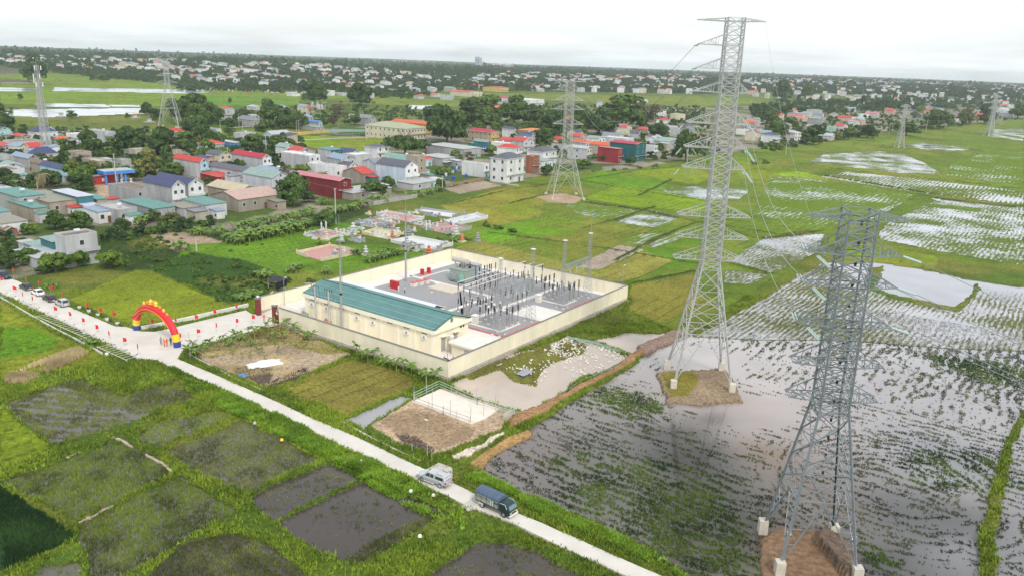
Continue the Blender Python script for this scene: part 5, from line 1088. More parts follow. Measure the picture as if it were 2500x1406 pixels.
for (px,py),kd in PL:
	cnt[kd] = cnt.get(kd,0) + 1; b = g(px,py,.45); lab = [f'white cube planter on the far verge, {ORD[cnt[kd] - 1]} from the left',f'white cube marker on the near verge, {ORD[cnt[kd] - 1]} from the left','white round plastic jug lying on the grass below the racks'][kd]
	t = thing('marker_block' if kd < 2 else 'plastic_jug',lab,'block' if kd < 2 else 'jug',tuple(b),YAW,'white blocks beside the lane'); 
	if kd < 2: MB().cbox((0,0,-.2),(.55,.55,.85)).build('block',white,t); MB().cbox((0,0,.651),(.42,.42,.02)).build('soil',pmat('soil',(.1,.07,.05),.9),t)
	else: MB().lathe([(.2,0),(.35,.1),(.35,.5),(.1,.7)],n=8).build('jug',white,t)
bam = pmat('white_bamboo',(.66,.64,.56),.8,var=.15)
def rack(lab,P0,P1,wid,n,hgt=.9):     # a row of white poles joined across, beside the lane
	p = g(*P0,.4); q = g(*P1,.4); d = (q - p); L = d.length; t = thing('bamboo_rack',lab,'rack',tuple(p),math.atan2(d.y,d.x),'white pole racks on the verge')
	for y in (0,-wid): MB().tube((0,y,hgt - .3),(L,y,hgt - .3),.06,cap=True).build('rail',bam,t)
	for k in range(n): x = L * (k + .5) / n; MB().tube((x,.15,hgt - .25),(x,-wid - .15,hgt - .25),.04,cap=True).build('rung',bam,t)
	for x in (0,L / 2,L):
		for y in (0,-wid): MB().tube((x,y,-.2),(x,y,hgt - .3),.05).build('post',bam,t)
rack('long white ladder-like rack beside the lane, longest of the row',(112,772),(236,826),2.0,16); rack('short white ladder-like rack at the near end of the row, by the lane bend',(262,846),(336,880),2.0,9); rack('small white rack at the upper left of the row',(48,743),(62,740),2.0,3); rack('second small white rack at the upper left of the row',(70,755),(84,752),2.0,3); rack('tiny white rack nearest the left edge',(8,722),(26,730),1.8,3)
# ================================================================ DUCK PEN
post_m = pmat('fence_post_grey',(.42,.43,.40),.8,var=.15); gpipe = pmat('pale_green_pipe',(.42,.58,.47),.6,var=.1)
t = thing('pen_fence','pale green pipe fence round the white sand floor of the duck pen','fence',tuple(g(1010,975,.5)),0)
o_ = Vector(t.location)
def fence(pts,h,rails,parent,mat_,o_,rr__=.045,step=3.0,z=.45):
	P = [g(*p,z) - o_ for p in pts]
	for a,b in zip(P,P[1:]):
		for r_ in rails: MB().tube(a + Vector((0,0,r_)),b + Vector((0,0,r_)),rr__).build('rail',mat_,parent)
		n = max(1,round((b - a).length / step))
		for k in range(n + 1): p_ = a.lerp(b,k / n); MB().tube(p_,p_ + Vector((0,0,h)),.05).build('post',post_m,parent)
fence([(1010,978),(1072,948),(1165,990),(1256,1016)],1.7,(.5,1.0,1.5),t,gpipe,o_); fence([(1228,1026),(1256,1012)],1.3,(.3,.6,.9,1.2),t,bam,o_,.05,1.2)
t = thing('sand_floor_rail','rusty low rail with tall posts along the front of the white sand floor','fence',tuple(g(1010,978,.5)),0); fence([(1012,984),(1082,1010),(1148,1034)],1.5,(.5,1.1),t,pmat('rail_rust',(.4,.34,.28),.8),Vector(t.location),.04)
for k,(ft,tp_) in enumerate((((1055,998),940),((1100,1015),975),((1149,1030),992),((1181,1016),972),((1115,965),935),((1163,985),945),((1011,978),942),((1041,964),920),((1210,985),962),((1194,1050),1026),((957,1081),1066),((1006,1104),1085),((1103,1104),1080),((1054,1121),1103))):
	b = g(*ft,.45); h = max(1.6,zt((b.x,b.y),tp_) - .45); t = thing('fence_post',f'thin grey post of the duck pen, {ORD[k]} surveyed one' if False else ['thin tall post at the left front of the sand floor','tall post in the middle front of the sand floor','tallest post at the near corner of the sand floor','tall post at the right side of the sand floor','tall post behind the sand floor, left one','tall post behind the sand floor, right one','post at the ditch end of the pipe fence','tall post by the compound corner banana plants','thin post in the duck pond beyond the fence','short post on the dirt right of the sand floor','short post at the left of the straw floor','short post on the black mud','short post at the right edge of the straw floor','short post by the front corner of the pen'][k],'post',tuple(b),0,'thin posts of the duck pen'); MB().tube((0,0,0),(0,0,h),.05,.04,5,True).build('post',post_m,t)
lamp(tuple(g(1043,1112,.45)),5.6,'thin lamp post with white head beside the lane at the duck pen',2.6,m=post_m,arm=.25); lamp(tuple(g(465,870,.45)),5.0,'thin grey pole by the bananas at the lane corner',1,m=post_m,arm=.1)
mb = MB(); P = [tuple(g(*p,.5))[:2] for p in [(1006,981),(1040,965),(1075,950),(1150,976),(1219,998),(1185,1022),(1149,1035),(1110,1020),(1060,1000)]]; mb.prism(P,.3,.62); tag(mb.build('sand_floor',pmat('white_sand',(.74,.66,.56),.9,var=.12,scale=.8,bump=.2)),'raised pale concrete and sand floor of the duck pen','floor slab')
net = pmat('green_net',(.30,.46,.38),.7,var=.15)
t = thing('net_fence','low sagging green net fence round the duck pond','net fence',tuple(g(1286,1011,.3)),0); o_ = Vector(t.location)
P = [g(*p,.3) - o_ for p in [(1215,1005),(1250,1010),(1286,1011),(1330,990),(1356,972),(1420,930),(1480,905),(1535,876),(1520,862),(1450,838),(1384,824)]]
m = MB(); PP = []
for a,b in zip(P,P[1:]):
	for k in range(6): PP.append(a.lerp(b,k / 6) + Vector((rnd.uniform(-.12,.12),rnd.uniform(-.12,.12),0)))
PP.append(P[-1])
for a,b in zip(PP,PP[1:]):
	h1,h2 = .45 + .1 * math.sin(a.x * 3),.45 + .1 * math.sin(b.x * 3); m.poly([a,b,b + Vector((.12,0,h2)),a + Vector((.12,0,h1))])
m.build('net',net,t)
for k in range(0,len(PP),5): MB().tube(PP[k] - Vector((0,0,.5)),PP[k] + Vector((0,0,1.2)),.03).build('stake',fm_pole,t)
t = thing('lifebuoy_tarp','small grey tarpaulin lying on the grass island in the duck pond','tarpaulin',tuple(g(1282,910,.3)),YAW); m = MB(); n = 8
for i in range(n):
	for j in range(4):
		q = [((i + a) * .42 - 1.7,(j + b) * .5 - 1,.05 * math.sin((i + a) * 2) + .04 * math.cos((j + b) * 3) + .1) for a,b in ((0,0),(1,0),(1,1),(0,1))]; m.poly(q)
m.build('sheet',pmat('tarp_grey_lilac',(.32,.32,.38),.7,bump=.4),t); t.name = 'tarpaulin'
def cloth(lab,px,sx,sy,m_,yaw,h=.35,cat='sheet'):
	t = thing('plastic_sheet',lab,cat,tuple(g(*px,.47)),yaw,None); V = []; F_ = []; nx,ny = 14,9
	for j in range(ny + 1):
		for i in range(nx + 1):
			x,y = i / nx - .5,j / ny - .5; e = 1 - (2 * abs(x)) ** 4; V.append((x * sx * (1 + .2 * vnoise(np.array(j * .7),np.array(3.)) - .1),y * sy * (.7 + .6 * float(vnoise(np.array(i * .6),np.array(1.)))),h * float(fbm(np.array(i * .55),np.array(j * .55),1,2,9)) * e * (1 - (2 * abs(y)) ** 4) + .02))
	for j in range(ny):
		for i in range(nx): k = j * (nx + 1) + i; F_.append((k,k + 1,k + nx + 2,k + nx + 1))
	me = bpy.data.meshes.new('sheet'); me.from_pydata(V,[],F_); me.materials.append(m_); obj('sheet',me,t)
cloth('crumpled white plastic sheet on the bare banana plot',(646,888),6.2,2.8,pmat('plastic_white',(.72,.74,.72),.35,var=.1),.55,.9); cloth('small blue plastic sheet at the lane side of the bare plot',(590,917),1.9,1.1,pmat('plastic_blue',(.06,.25,.55),.4,var=.1),-.3,.4)
# ducks
dm = MB(); dm.lathe([(.02,-.24),(.10,-.16),(.13,0),(.10,.14),(.03,.22)],(0,0,.16),6,'x'); dm.tube((.16,0,.2),(.22,0,.40),.045,.035,5); dm.lathe([(.02,-.05),(.055,0),(.02,.08)],(.24,0,.42),5,'x')
dme = dm.mesh('duck',pmat('duck_white',(.80,.78,.70),.8,var=.05)); bk = MB().box(.29,-.02,.39,.36,.02,.42).mesh('bill',aor)
def inpoly_pts(poly,n,z,seed=0,dens=None):
	P = np.array([tuple(g(*p,z))[:2] for p in poly]); r = np.random.default_rng(seed); out = []; lo,hi = P.min(0),P.max(0)
	while len(out) < n:
		q = r.uniform(lo,hi,(max(400,4 * n),2)); k = pip(q[:,0],q[:,1],P)
		if dens is not None: k &= r.random(len(q)) < dens(q[:,0],q[:,1])
		out += [tuple(v_) for v_ in q[k]]
		if not k.any(): break
	return out[:n]
DP = [([(1330,850),(1383,826),(1420,840),(1440,858),(1400,872),(1330,872)],110,'white duck in the dense flock on the grass against the cream wall'),([(1380,866),(1440,845),(1465,878),(1400,905),(1340,895)],60,'white duck on the muddy shallows in the middle of the pond'),
	  ([(1440,840),(1500,856),(1534,874),(1505,888),(1470,862)],34,'white duck near the far net of the pond'),([(1225,900),(1300,870),(1350,885),(1330,925),(1230,905)],46,'white duck on the grass island beside the grey tarpaulin'),([(1390,900),(1450,895),(1500,880),(1440,925),(1400,930)],26,'white duck on open water near the near net'),([(1270,936),(1300,930),(1330,930),(1300,945)],4,'white duck at the near tip of the grass island')]
q_ = 0
for poly,n,lab in DP:
	for (x,y) in inpoly_pts(poly,n,.05,5 + n):
		q_ += 1; o = obj('duck',dme,None,(x,y,.08),rnd.uniform(0,6.28),rnd.uniform(.75,1.0)); tag(o,lab,'duck',lab + 's' if False else 'ducks: ' + lab[11:]); obj('bill',bk,o)
# ================================================================ VILLAGE
CROP = {'a': (0,370,4.686),'b': (400,340,4.686),'c': (850,280,4.686),'d': (1300,280,5.5556),'f': (0,230,5.0),'h': (450,200,5.0),'R': (1700,150,3.125),'M': (900,100,3.125),'L': (0,100,2.7778),'S': (700,480,4.5455),
		'x': (1700,240,3.64),'y': (2100,240,3.64)}
def cp(c,p): o = CROP[c]; return (o[0] + p[0] / o[2],o[1] + p[1] / o[2])
WC = {'grey': (.40,.40,.39),'lightgrey': (.52,.52,.52),'palegrey': (.56,.57,.60),'white': (.74,.74,.72),'cream': (.66,.60,.44),'beige': (.46,.41,.33),'teal': (.05,.19,.20),'darkteal': (.02,.13,.14),'darkred': (.22,.025,.03),'crimson': (.30,.03,.04),
	  'brick': (.32,.12,.07),'stone': (.33,.29,.24),'mint': (.40,.62,.52),'skyblue': (.42,.60,.68),'paleblue': (.55,.64,.72),'yellow': (.62,.46,.16),'orange': (.62,.30,.06),'peach': (.55,.40,.28),'pink': (.60,.40,.36),'stain': (.40,.34,.26),'blue': (.10,.30,.65)}
RC = {'green': (.12,.27,.23),'greengrey': (.25,.34,.30),'greypale': (.42,.43,.42),'grey': (.22,.23,.25),'darkgrey': (.10,.105,.13),'navy': (.055,.065,.14),'bluegrey': (.25,.32,.40),'lilac': (.52,.52,.60),'red': (.50,.055,.04),'redorange': (.60,.11,.03),'crimson': (.42,.03,.06),'pink': (.50,.19,.20),
	  'beige': (.50,.42,.28),'brown': (.20,.15,.11),'olive': (.27,.26,.20),'white': (.70,.70,.69),'greenbeige': (.36,.38,.24),'stripe': (.48,.33,.27),'blue': (.08,.22,.50),'slab': (.44,.42,.38),'orange': (.62,.20,.05),'teal': (.10,.26,.26)}
def wm(k): return pmat('wall_' + k,WC[k],.88,var=.16,scale=.35,streak=.14)
def rm(k): return pmat('roof_' + k,RC[k],.6,var=.22,scale=.9,bump=.25,bscale=3)
trim = pmat('white_trim',(.74,.74,.72),.8,var=.05)
winm = pmat('window_pane',(.045,.05,.06),.2,var=0,spec=.6)
def house(lab,p,yaw,W_,L_,h,roof,wall,roofc,rise=1.6,front=None,win=(2,1),swin=0,tank=False,cat='house',group='houses of the village',name='house',detail=True,awning=None,z0=None):
	"""local origin = nearest corner; +x = width (v), +y = length (u); facade on y=0"""
	t = thing(name,lab,cat,(p[0],p[1],.2 if z0 is None else z0),yaw,group)
	fm = wm(wall); ff = wm(front) if front else fm
	m = MB(); m.box(0,0.05,-.6,W_,L_,h)
	m.build('wall',fm,t)
	if front or detail: MB().box(-.02,-.06,-.6,W_ + .02,.045,h).build('facade',ff,t)
	ov = .35
	if roof in ('gable','gablev'):
		v_ = roof == 'gablev'; A_,B_ = (L_,W_) if v_ else (W_,L_); rs_ = []
		sw = (lambda a,b,c: (b,a,c)) if v_ else (lambda a,b,c: (a,b,c))
		for x0,x1 in ((-ov,A_ / 2),(A_ + ov,A_ / 2)):
			q = [(x0,-ov,h - .05),(x1,-ov,h + rise),(x1,B_ + ov,h + rise),(x0,B_ + ov,h - .05)]; m = MB(); m.v = [sw(*a) for a in q] + [sw(a[0],a[1],a[2] + .14) for a in q]
			m.f = [(0,1,2,3),(7,6,5,4),(0,1,5,4),(1,2,6,5),(2,3,7,6),(3,0,4,7)]; m.mi = [0] * 6; m.build('roof_slope',rm(roofc),t)
		for yy in (0.0,B_ - .1): m = MB(); k = [sw(0,yy,h),sw(A_,yy,h),sw(A_ / 2,yy,h + rise * .97)]; k2 = [sw(0,yy + .1,h),sw(A_,yy + .1,h),sw(A_ / 2,yy + .1,h + rise * .97)]; m.v = k + k2; m.f = [(0,1,2),(5,4,3),(0,1,4,3),(1,2,5,4),(2,0,3,5)]; m.mi = [0] * 5; m.build('gable_wall',ff if not v_ else fm,t)
		if detail and not v_: 
			m = MB(); m.path([(-ov,-ov - .04,h),(A_ / 2,-ov - .04,h + rise + .08),(A_ + ov,-ov - .04,h)],.09); m.build('barge_board',trim,t)
			MB().box(A_ / 2 - .35,-.14,h + .3,A_ / 2 + .35,-.065,h + .3 + min(.8,rise * .45)).build('gable_window',winm,t)
	elif roof == 'hip':
		r_ = min(W_,L_) / 2; o = ov + .1; m = MB(); b_ = [(-o,-o,h),(W_ + o,-o,h),(W_ + o,L_ + o,h),(-o,L_ + o,h)]
		if L_ >= W_: r1,r2 = (W_ / 2,r_ * .95,h + rise),(W_ / 2,L_ - r_ * .95,h + rise); fs = [(0,1,4),(1,2,5,4),(2,3,5),(3,0,4,5)]
		else: r1,r2 = (r_ * .95,L_ / 2,h + rise),(W_ - r_ * .95,L_ / 2,h + rise); fs = [(0,1,5,4),(1,2,5),(2,3,4,5),(3,0,4)]
		m.v = b_ + [r1,r2]; m.f = fs; m.mi = [0] * 4; m.build('roof',rm(roofc),t); MB().box(-o,-o,h - .22,W_ + o,L_ + o,h - .01).build('eave',trim,t)
	elif roof == 'shed':
		q = [(-ov,-ov,h + .05),(W_ + ov,-ov,h + .05),(W_ + ov,L_ + ov,h + rise),(-ov,L_ + ov,h + rise)]; m = MB(); m.v = q + [(a,b,c + .12) for a,b,c in q]
		m.f = [(0,1,2,3),(7,6,5,4),(0,1,5,4),(1,2,6,5),(2,3,7,6),(3,0,4,7)]; m.mi = [0] * 6; m.build('roof',rm(roofc),t)
		if rise > .25: m = MB(); k = [(0,0.1,h),(0,L_,h),(0,L_,h + rise * .96)]; m.v = k + [(W_,b,c) for a,b,c in k]; m.f = [(0,1,2),(5,4,3),(1,2,5,4),(0,2,5,3),(0,1,4,3)]; m.mi = [0] * 5; m.build('upper_wall',fm,t)
	else:
		MB().box(0.2,0.2,h - .1,W_ - .2,L_ - .2,h + .05).build('roof',rm(roofc),t); pw = .18; m = MB()
		m.box(-.04,-.08,h,W_ + .04,pw,h + .6).box(-.04,L_ - pw,h,W_ + .04,L_ + .05,h + .6).box(-.04,pw,h,pw,L_ - pw,h + .6).box(W_ - pw,pw,h,W_ + .04,L_ - pw,h + .6); m.build('parapet',ff,t)
	fl = max(1,int(h / 3.1))
	if detail:
		n = max(1,min(win[0],int(W_ / 2.2)))
		for f_ in range(fl):
			zc = h * (f_ + .58) / fl
			for k in range(n):
				x = W_ * (k + .5) / n; wd = .55
				if f_ == 0 and k == n // 2: MB().box(x - .6,-.12,0,x + .6,-.065,min(2.4,h * .8)).build('door',pmat(rnd.choice(['door_teal','door_brown','door_grey']),rnd.choice([(.05,.25,.25),(.15,.07,.04),(.3,.3,.3)]),.6),t)
				else:
					fr = MB().box(x - wd - .1,-.11,zc - .8,x + wd + .1,-.065,zc + .7).build('window',trim if wall != 'white' else pmat('frame_grey',(.3,.3,.3),.7),t); MB().box(x - wd,-.13,zc - .7,x + wd,-.111,zc + .6).build('pane',winm,fr)
			for k in range(swin):
				y = L_ * (k + .5) / swin; fr = MB().box(-.06,y - wd - .1,zc - .8,-.005,y + wd + .1,zc + .7).build('window',trim if wall != 'white' else pmat('frame_grey',(.3,.3,.3),.7),t); MB().box(-.08,y - wd,zc - .7,-.061,y + wd,zc + .6).build('pane',winm,fr)
		if fl > 1: MB().box(-.1,-1.0,h / fl - .12,W_ + .1,-.065,h / fl + .08).build('balcony_slab',trim,t); MB().box(-.1,-1.06,h / fl + .08,W_ + .1,-1.0,h / fl + .85).build('balcony_rail',ff,t)
	if awning: MB().box(-.3,-2.2,2.5,W_ + .3,-.1,2.62).build('awning',rm(awning),t)
	if tank:
		zz = h + (.1 if roof == 'flat' else rise * .6); tk = MB().lathe([(.3,-.8),(.55,-.7),(.55,.7),(.3,.8)],(W_ * .5,L_ * .35,zz + 1.1),10,'x').build('water_tank',pmat('steel_tank',(.70,.70,.70),.35,metal=.4),t)
		for sx in (-.5,.5): MB().tube((W_ * .5 + sx,L_ * .35,zz),(W_ * .5 + sx,L_ * .35,zz + .7),.06).build('tank_stand',galv,t)
	return t
def H(c,A,B,C,h,roof,wall,roofc,lab,**k):
	h = h * 1.17 if h > 3.2 else h
	a = g(*cp(c,A),h); b = g(*cp(c,B),h); q = g(*cp(c,C),h)
	L_ = max(2.5,abs((b - a).dot(UD))); W_ = max(2.2,abs((q - a).dot(VD))); L_ = min(L_,40); W_ = min(W_,34)
	HS.append((a.x,a.y,W_,L_)); HL.append((a + VD * W_ / 2 + UD * L_ / 2,lab)); return house(lab,(a.x,a.y),YAW,W_,L_,h - .2,roof,wall,roofc,**k)
HS = []; HL = []
def near(x,y,pre,n=15):               # name a thing by the surveyed house it stands next to
	p,lab = min(HL,key=lambda q: (q[0].x - x) ** 2 + (q[0].y - y) ** 2); a = W2i((x,y,1)); b = W2i((p.x,p.y,1)); rel = ('left of' if a[0] < b[0] else 'right of') if abs(a[0] - b[0]) > abs(a[1] - b[1]) * 1.5 else ('behind' if a[1] < b[1] else 'in front of')
	ws = lab.split(); m = n - len(pre.split()) - 3; k = min(len(ws),m)
	while k > 3 and (ws[k - 1] in ('with','and','the','of','at','in','a','by','left','right','behind','beside','below','above','on','its','from','dark','flat','pale','white','red','grey','green','blue','front','small','light','bright','broad','sheet','to','cream') or ws[k - 1].endswith('-roofed')) and k < len(ws): k -= 1
	return f'{pre} {rel} the {" ".join(ws[:k])}'
WN = {'lightgrey': 'light grey','palegrey': 'pale grey','stain': 'stained'}; RNN = {'greypale': 'pale sheet','greengrey': 'green-grey','bluegrey': 'blue-grey','slab': 'flat slab'}
H('a',(205,525),(10,440),(540,500),5.5,'shed','grey','green','grey block house at the left edge with flat green metal roof and steel tank',rise=.3,tank=True,swin=0,win=(2,1))
H('a',(378,655),(218,557),(540,637),4.0,'shed','stain','green','small stained house with green lean roof in front of the grey block house',rise=.3,tank=True,win=(1,1))
H('a',(560,588),(480,462),(870,548),4.3,'shed','stain','olive','open terrace house with olive roof and washing, between the green and lilac roofs',rise=.5)
H('a',(890,525),(742,440),(1078,508),5.2,'shed','teal','lilac','teal-walled house with pale lilac metal roof',rise=.3,win=(1,1))
H('a',(1110,555),(1080,500),(1240,545),3.6,'shed','beige','green','small beige house with green roof right of the lilac roof',rise=.4)
H('a',(1125,698),(935,655),(1310,685),3.6,'shed','white','bluegrey','low white house with blue-grey sheet roof',rise=.4)
H('a',(1345,688),(1170,612),(1572,660),3.9,'flat','grey','slab','grey house with cluttered flat slab roof next to the blue-grey roof',tank=True)
H('a',(1365,748),(1345,738),(1610,715),2.6,'shed','darkteal','green','teal lean-to in front of the cluttered flat roof',rise=.3,detail=False)
H('a',(1965,412),(1607,345),(2110,395),8.0,'gable','grey','navy','tall grey house with navy gable roof and white front, left of its twin',rise=2.2,front='white',awning='olive')
H('a',(2150,385),(1850,300),(2320,365),7.4,'gable','grey','navy','navy-roofed house with white gable, right of its taller twin',rise=2.0,front='white',awning='green')
H('a',(2095,655),(2010,605),(2300,625),3.6,'shed','lightgrey','olive','grey annex with olive and red roof below the white gable',rise=.4)
H('a',(1755,662),(1595,548),(1962,620),4.0,'shed','grey','green','low grey house with wide green roof behind the banana clump',rise=.5)
H('b',(480,758),(345,682),(706,724),4.2,'shed','lightgrey','green','grey house with green roof and one red panel right of the navy-roofed pair',rise=.5)
H('a',(1540,455),(1380,372),(1775,430),5.6,'flat','grey','brown','grey house with brown flat roof and open terrace beside the fuel station',awning='greypale')
H('a',(742,997),(615,960),(1114,945),7.2,'flat','lightgrey','brown','big plain white-walled block with brown flat roof and tank above the parked cars',win=(0,0),tank=True)
H('a',(600,1040),(480,992),(742,1002),4.6,'shed','teal','greengrey','teal shed with pale green roof attached left of the big white block',rise=.3,win=(1,1))
H('a',(430,1110),(200,1065),(600,1080),3.2,'shed','grey','greengrey','long low house with grey-green roof left of the teal shed',rise=.3)
H('a',(420,1228),(10,1165),(720,1160),3.0,'shed','lightgrey','greypale','long low shed with pale roof just above the parked cars',rise=.3)
H('a',(30,830),(-160,765),(300,790),3.6,'shed','white','olive','white single-storey house with grey-olive roof at the left edge',rise=.3)
H('a',(60,905),(-90,860),(205,890),2.6,'gable','brick','brown','old orange brick outhouse at the left edge',rise=.8,win=(1,1))
H('a',(-20,700),(-200,600),(110,680),4.0,'shed','grey','green','house with green roof cut by the left edge of the photo',rise=.4)
H('f',(420,470),(200,462),(700,456),5,'hip','white','navy','bungalow with broad navy hip roof behind the telecom mast',rise=3.2,win=(3,1))
H('f',(410,745),(225,738),(742,732),4.5,'hip','white','navy','bungalow with navy hip roof at the foot of the telecom mast',rise=3.4,win=(3,1))
H('f',(742,560),(655,545),(812,525),3.5,'gable','grey','redorange','small house with bright orange-red tiled roof left of the round dark tree',rise=1.4)
H('f',(1285,475),(958,448),(1402,470),7,'flat','lightgrey','slab','large plain grey house behind the round dark tree with glazed upper corner',win=(3,2),tank=True)
H('f',(870,500),(795,490),(1010,485),4,'flat','white','white','white flat-roofed carport building left of the large grey house',win=(1,1))
H('f',(170,600),(-60,580),(520,580),3.6,'flat','lightgrey','brown','long grey house with brown slab roof left of the telecom mast',win=(2,1))
H('f',(20,640),(-140,600),(182,612),3.0,'shed','grey','red','low house with red sheet roof at the left edge',rise=.5)
H('f',(-10,440),(-140,395),(78,425),5,'gable','mint','navy','mint-green house with navy roof at the far left edge',rise=1.6)
H('f',(255,520),(200,500),(360,512),3.2,'gable','stain','red','small red-roofed house below the upper navy hip roof',rise=1.2)
H('f',(335,790),(182,745),(415,768),4.2,'gable','grey','bluegrey','grey gabled house with slate-blue roof left of the mast foot',rise=1.6)
H('f',(5,770),(-140,745),(178,762),4,'flat','grey','greengrey','grey house with two small windows at the left edge',win=(2,1))
H('f',(5,955),(-160,900),(372,948),4.2,'flat','white','brown','white house with brown terrace roof above the left coconut palm',win=(2,1))
H('f',(770,925),(632,852),(835,905),5,'gable','skyblue','navy','sky-blue house with navy gable roof left of the large bright tree',rise=1.6)
H('f',(600,880),(520,820),(660,870),4.2,'gable','stain','brown','old brown-gabled house with tank beside the sky-blue one',rise=1.6,tank=True)
H('f',(935,728),(905,700),(1110,715),3.5,'flat','beige','brown','small beige box house among trees above the fuel station',win=(1,1))
H('f',(1200,835),(1120,790),(1400,830),3.2,'flat','stain','slab','low stained slab-roofed house behind the fuel station')
H('f',(1485,818),(1445,800),(1648,818),4,'flat','grey','slab','grey box house right behind the fuel station canopy',win=(1,1))
H('f',(1650,690),(1520,680),(1748,670),3.6,'flat','beige','slab','pale house below the two big dark mango trees')
H('f',(2150,700),(2140,690),(2440,730),4.0,'flat','beige','beige','beige house behind the red ridge roof with blue front')
H('b',(415,270),(130,215),(545,268),6.3,'gable','lightgrey','red','long grey house with red ridge roof and light blue front',rise=1.8,front='skyblue')
H('b',(1130,222),(805,165),(1260,218),6.3,'gable','lightgrey','crimson','long grey house with red ridge roof and white columned porch',rise=1.8,front='white')
H('b',(930,378),(652,285),(1112,350),4.5,'gable','lightgrey','darkgrey','long low grey house with dark grey roof below the red ridge roof',rise=1.2)
H('b',(625,442),(432,402),(710,402),2.8,'shed','darkred','red','low shop with long red awning roof at the roadside',rise=.5)
H('b',(835,402),(742,352),(946,400),3.2,'shed','grey','pink','shop with pink-red roof and orange sign board',rise=.6,awning='orange')
H('b',(845,602),(512,532),(1085,568),4.2,'gable','stain','beige','wide house with sand-coloured roof',rise=2.0)
H('b',(850,697),(580,628),(1370,637),4.2,'gablev','stone','stripe','stone warehouse with pink and white striped metal roof',rise=2.2,win=(4,1))
H('b',(1232,448),(952,385),(1445,425),6.5,'gable','palegrey','greengrey','pale blue-grey house with green-grey gable roof behind the leafless tree',rise=2.2)
H('b',(1320,398),(1160,330),(1445,362),4.5,'gable','lightgrey','bluegrey','low house with light slate roof right of the red porch house',rise=1.4,tank=True)
H('b',(2000,482),(1640,378),(2162,467),6.6,'gable','darkred','pink','large dark red sheet-metal barn with pink roof',rise=1.0,win=(0,0))
H('b',(1665,202),(1435,147),(1785,190),6.3,'flat','lightgrey','white','white boxy house with tank left of the teal-fronted house',tank=True,front='white')
H('b',(1915,132),(1800,108),(2120,132),6.2,'shed','lightgrey','teal','tall grey house with teal front and green roof',rise=.4,front='darkteal',tank=True)
H('b',(1960,335),(1692,282),(2037,312),5.2,'flat','white','greypale','white flat house with glass roof panels behind the red barn')
H('c',(168,688),(45,640),(337,677),3.8,'gablev','stone','red','stone cottage with steep red roof left of the pale blue house',rise=2.6)
H('c',(655,606),(300,562),(778,585),7.8,'gable','paleblue','darkgrey','large pale blue house with dark grey roof beside the stained tower',rise=2.4,front='white',awning='green')
H('c',(792,492),(720,470),(888,482),10.0,'flat','stain','slab','narrow weathered tower-like house with one window',win=(1,2))
H('c',(780,500),(445,450),(800,495),8.0,'flat','mint','slab','long house with green parapets behind the pale blue house',tank=True)
H('c',(745,800),(672,755),(1050,762),3.0,'shed','lightgrey','greypale','low annex with grey roof below the weathered tower',rise=.3)
H('c',(50,905),(-60,850),(250,800),3.2,'shed','stone','greypale','low stone house right of the red barn',rise=.3)
H('c',(650,165),(243,108),(922,152),7.6,'hip','cream','greenbeige','two-storey cream school with pale green hip roof and rows of windows',rise=3.0,swin=9,win=(7,2),cat='school building',name='school_building',group=None)
H('c',(905,118),(610,70),(930,100),6,'gable','orange','redorange','long orange building with red roof behind the cream school',rise=1.6)
H('c',(1640,207),(1385,177),(1755,203),6.5,'hip','peach','crimson','peach two-storey block with crimson hip roof',rise=1.8,swin=6,win=(2,2),front='yellow')
H('c',(1900,172),(1775,158),(2020,180),7,'hip','white','darkgrey','white house with dark hip roof right of the crimson roof',rise=2.0)
H('c',(2045,262),(1930,245),(2100,255),6,'hip','white','darkgrey','smaller white house with dark hip roof in front of the orange building',rise=1.8)
H('c',(2150,190),(2020,165),(2240,175),5,'hip','orange','orange','orange public building with orange tiled roofs',rise=1.4)
H('c',(1872,308),(1705,292),(1930,292),5.2,'gable','lightgrey','red','grey house with red gable roof and white front in front of the white hip roofs',rise=1.8,front='white')
H('c',(1600,322),(1465,302),(1658,325),4.6,'gable','teal','greengrey','teal house with pale roof behind the blue shop signs',rise=1.6)
H('c',(1320,402),(975,345),(1580,388),5,'shed','grey','greypale','wide shop building with pale metal roof and blue and orange signs',rise=.5,cat='shop',name='shop_building',group=None)
H('c',(1080,505),(930,465),(1200,475),4,'shed','grey','greypale','low grey house with awning and open door below the wide shop',rise=.4,awning='white')
H('c',(355,402),(228,395),(412,402),4.2,'flat','lightgrey','slab','grey box house left of the flat-topped tree',win=(1,1))
H('c',(1815,512),(1607,492),(2040,490),10.3,'hip','white','darkgrey','tall white three-storey house with dark hip roof at the paddy edge',rise=2.4,win=(2,3),swin=2,awning=None)
H('c',(1555,582),(1332,545),(1620,575),5.6,'flat','white','greengrey','white annex with low roof left of the tall white house',win=(1,2))
H('c',(2115,492),(2035,482),(2215,485),7.6,'flat','brick','white','unfinished brick and concrete house frame right of the tall white house',win=(2,2))
H('d',(148,512),(-90,490),(378,495),6.6,'hip','white','darkgrey','white house with dark grey pyramid roof just left of the earth-pad pylon',rise=2.6)
H('d',(150,640),(60,620),(430,640),3.4,'shed','white','greengrey','white lean-to with green-grey roof behind the legs of the earth-pad pylon',rise=.4)
H('d',(740,470),(482,442),(890,470),6.3,'gable','lightgrey','greypale','grey concrete house with light gabled roof right of the earth-pad pylon',rise=1.4,front='cream',awning='green',swin=1)
H('d',(1030,428),(815,398),(1082,410),5.6,'gable','beige','redorange','beige house with bright orange-red roof beside the dark red house',rise=1.6,win=(1,1))
H('d',(1170,472),(1005,428),(1250,468),7.6,'shed','crimson','pink','dark red two-storey house with pink metal roof at the paddy edge',rise=.3,win=(2,2))
H('d',(1275,340),(982,305),(1405,330),5.8,'flat','palegrey','white','pale grey flat-roofed house left of the crimson roof',win=(1,1))
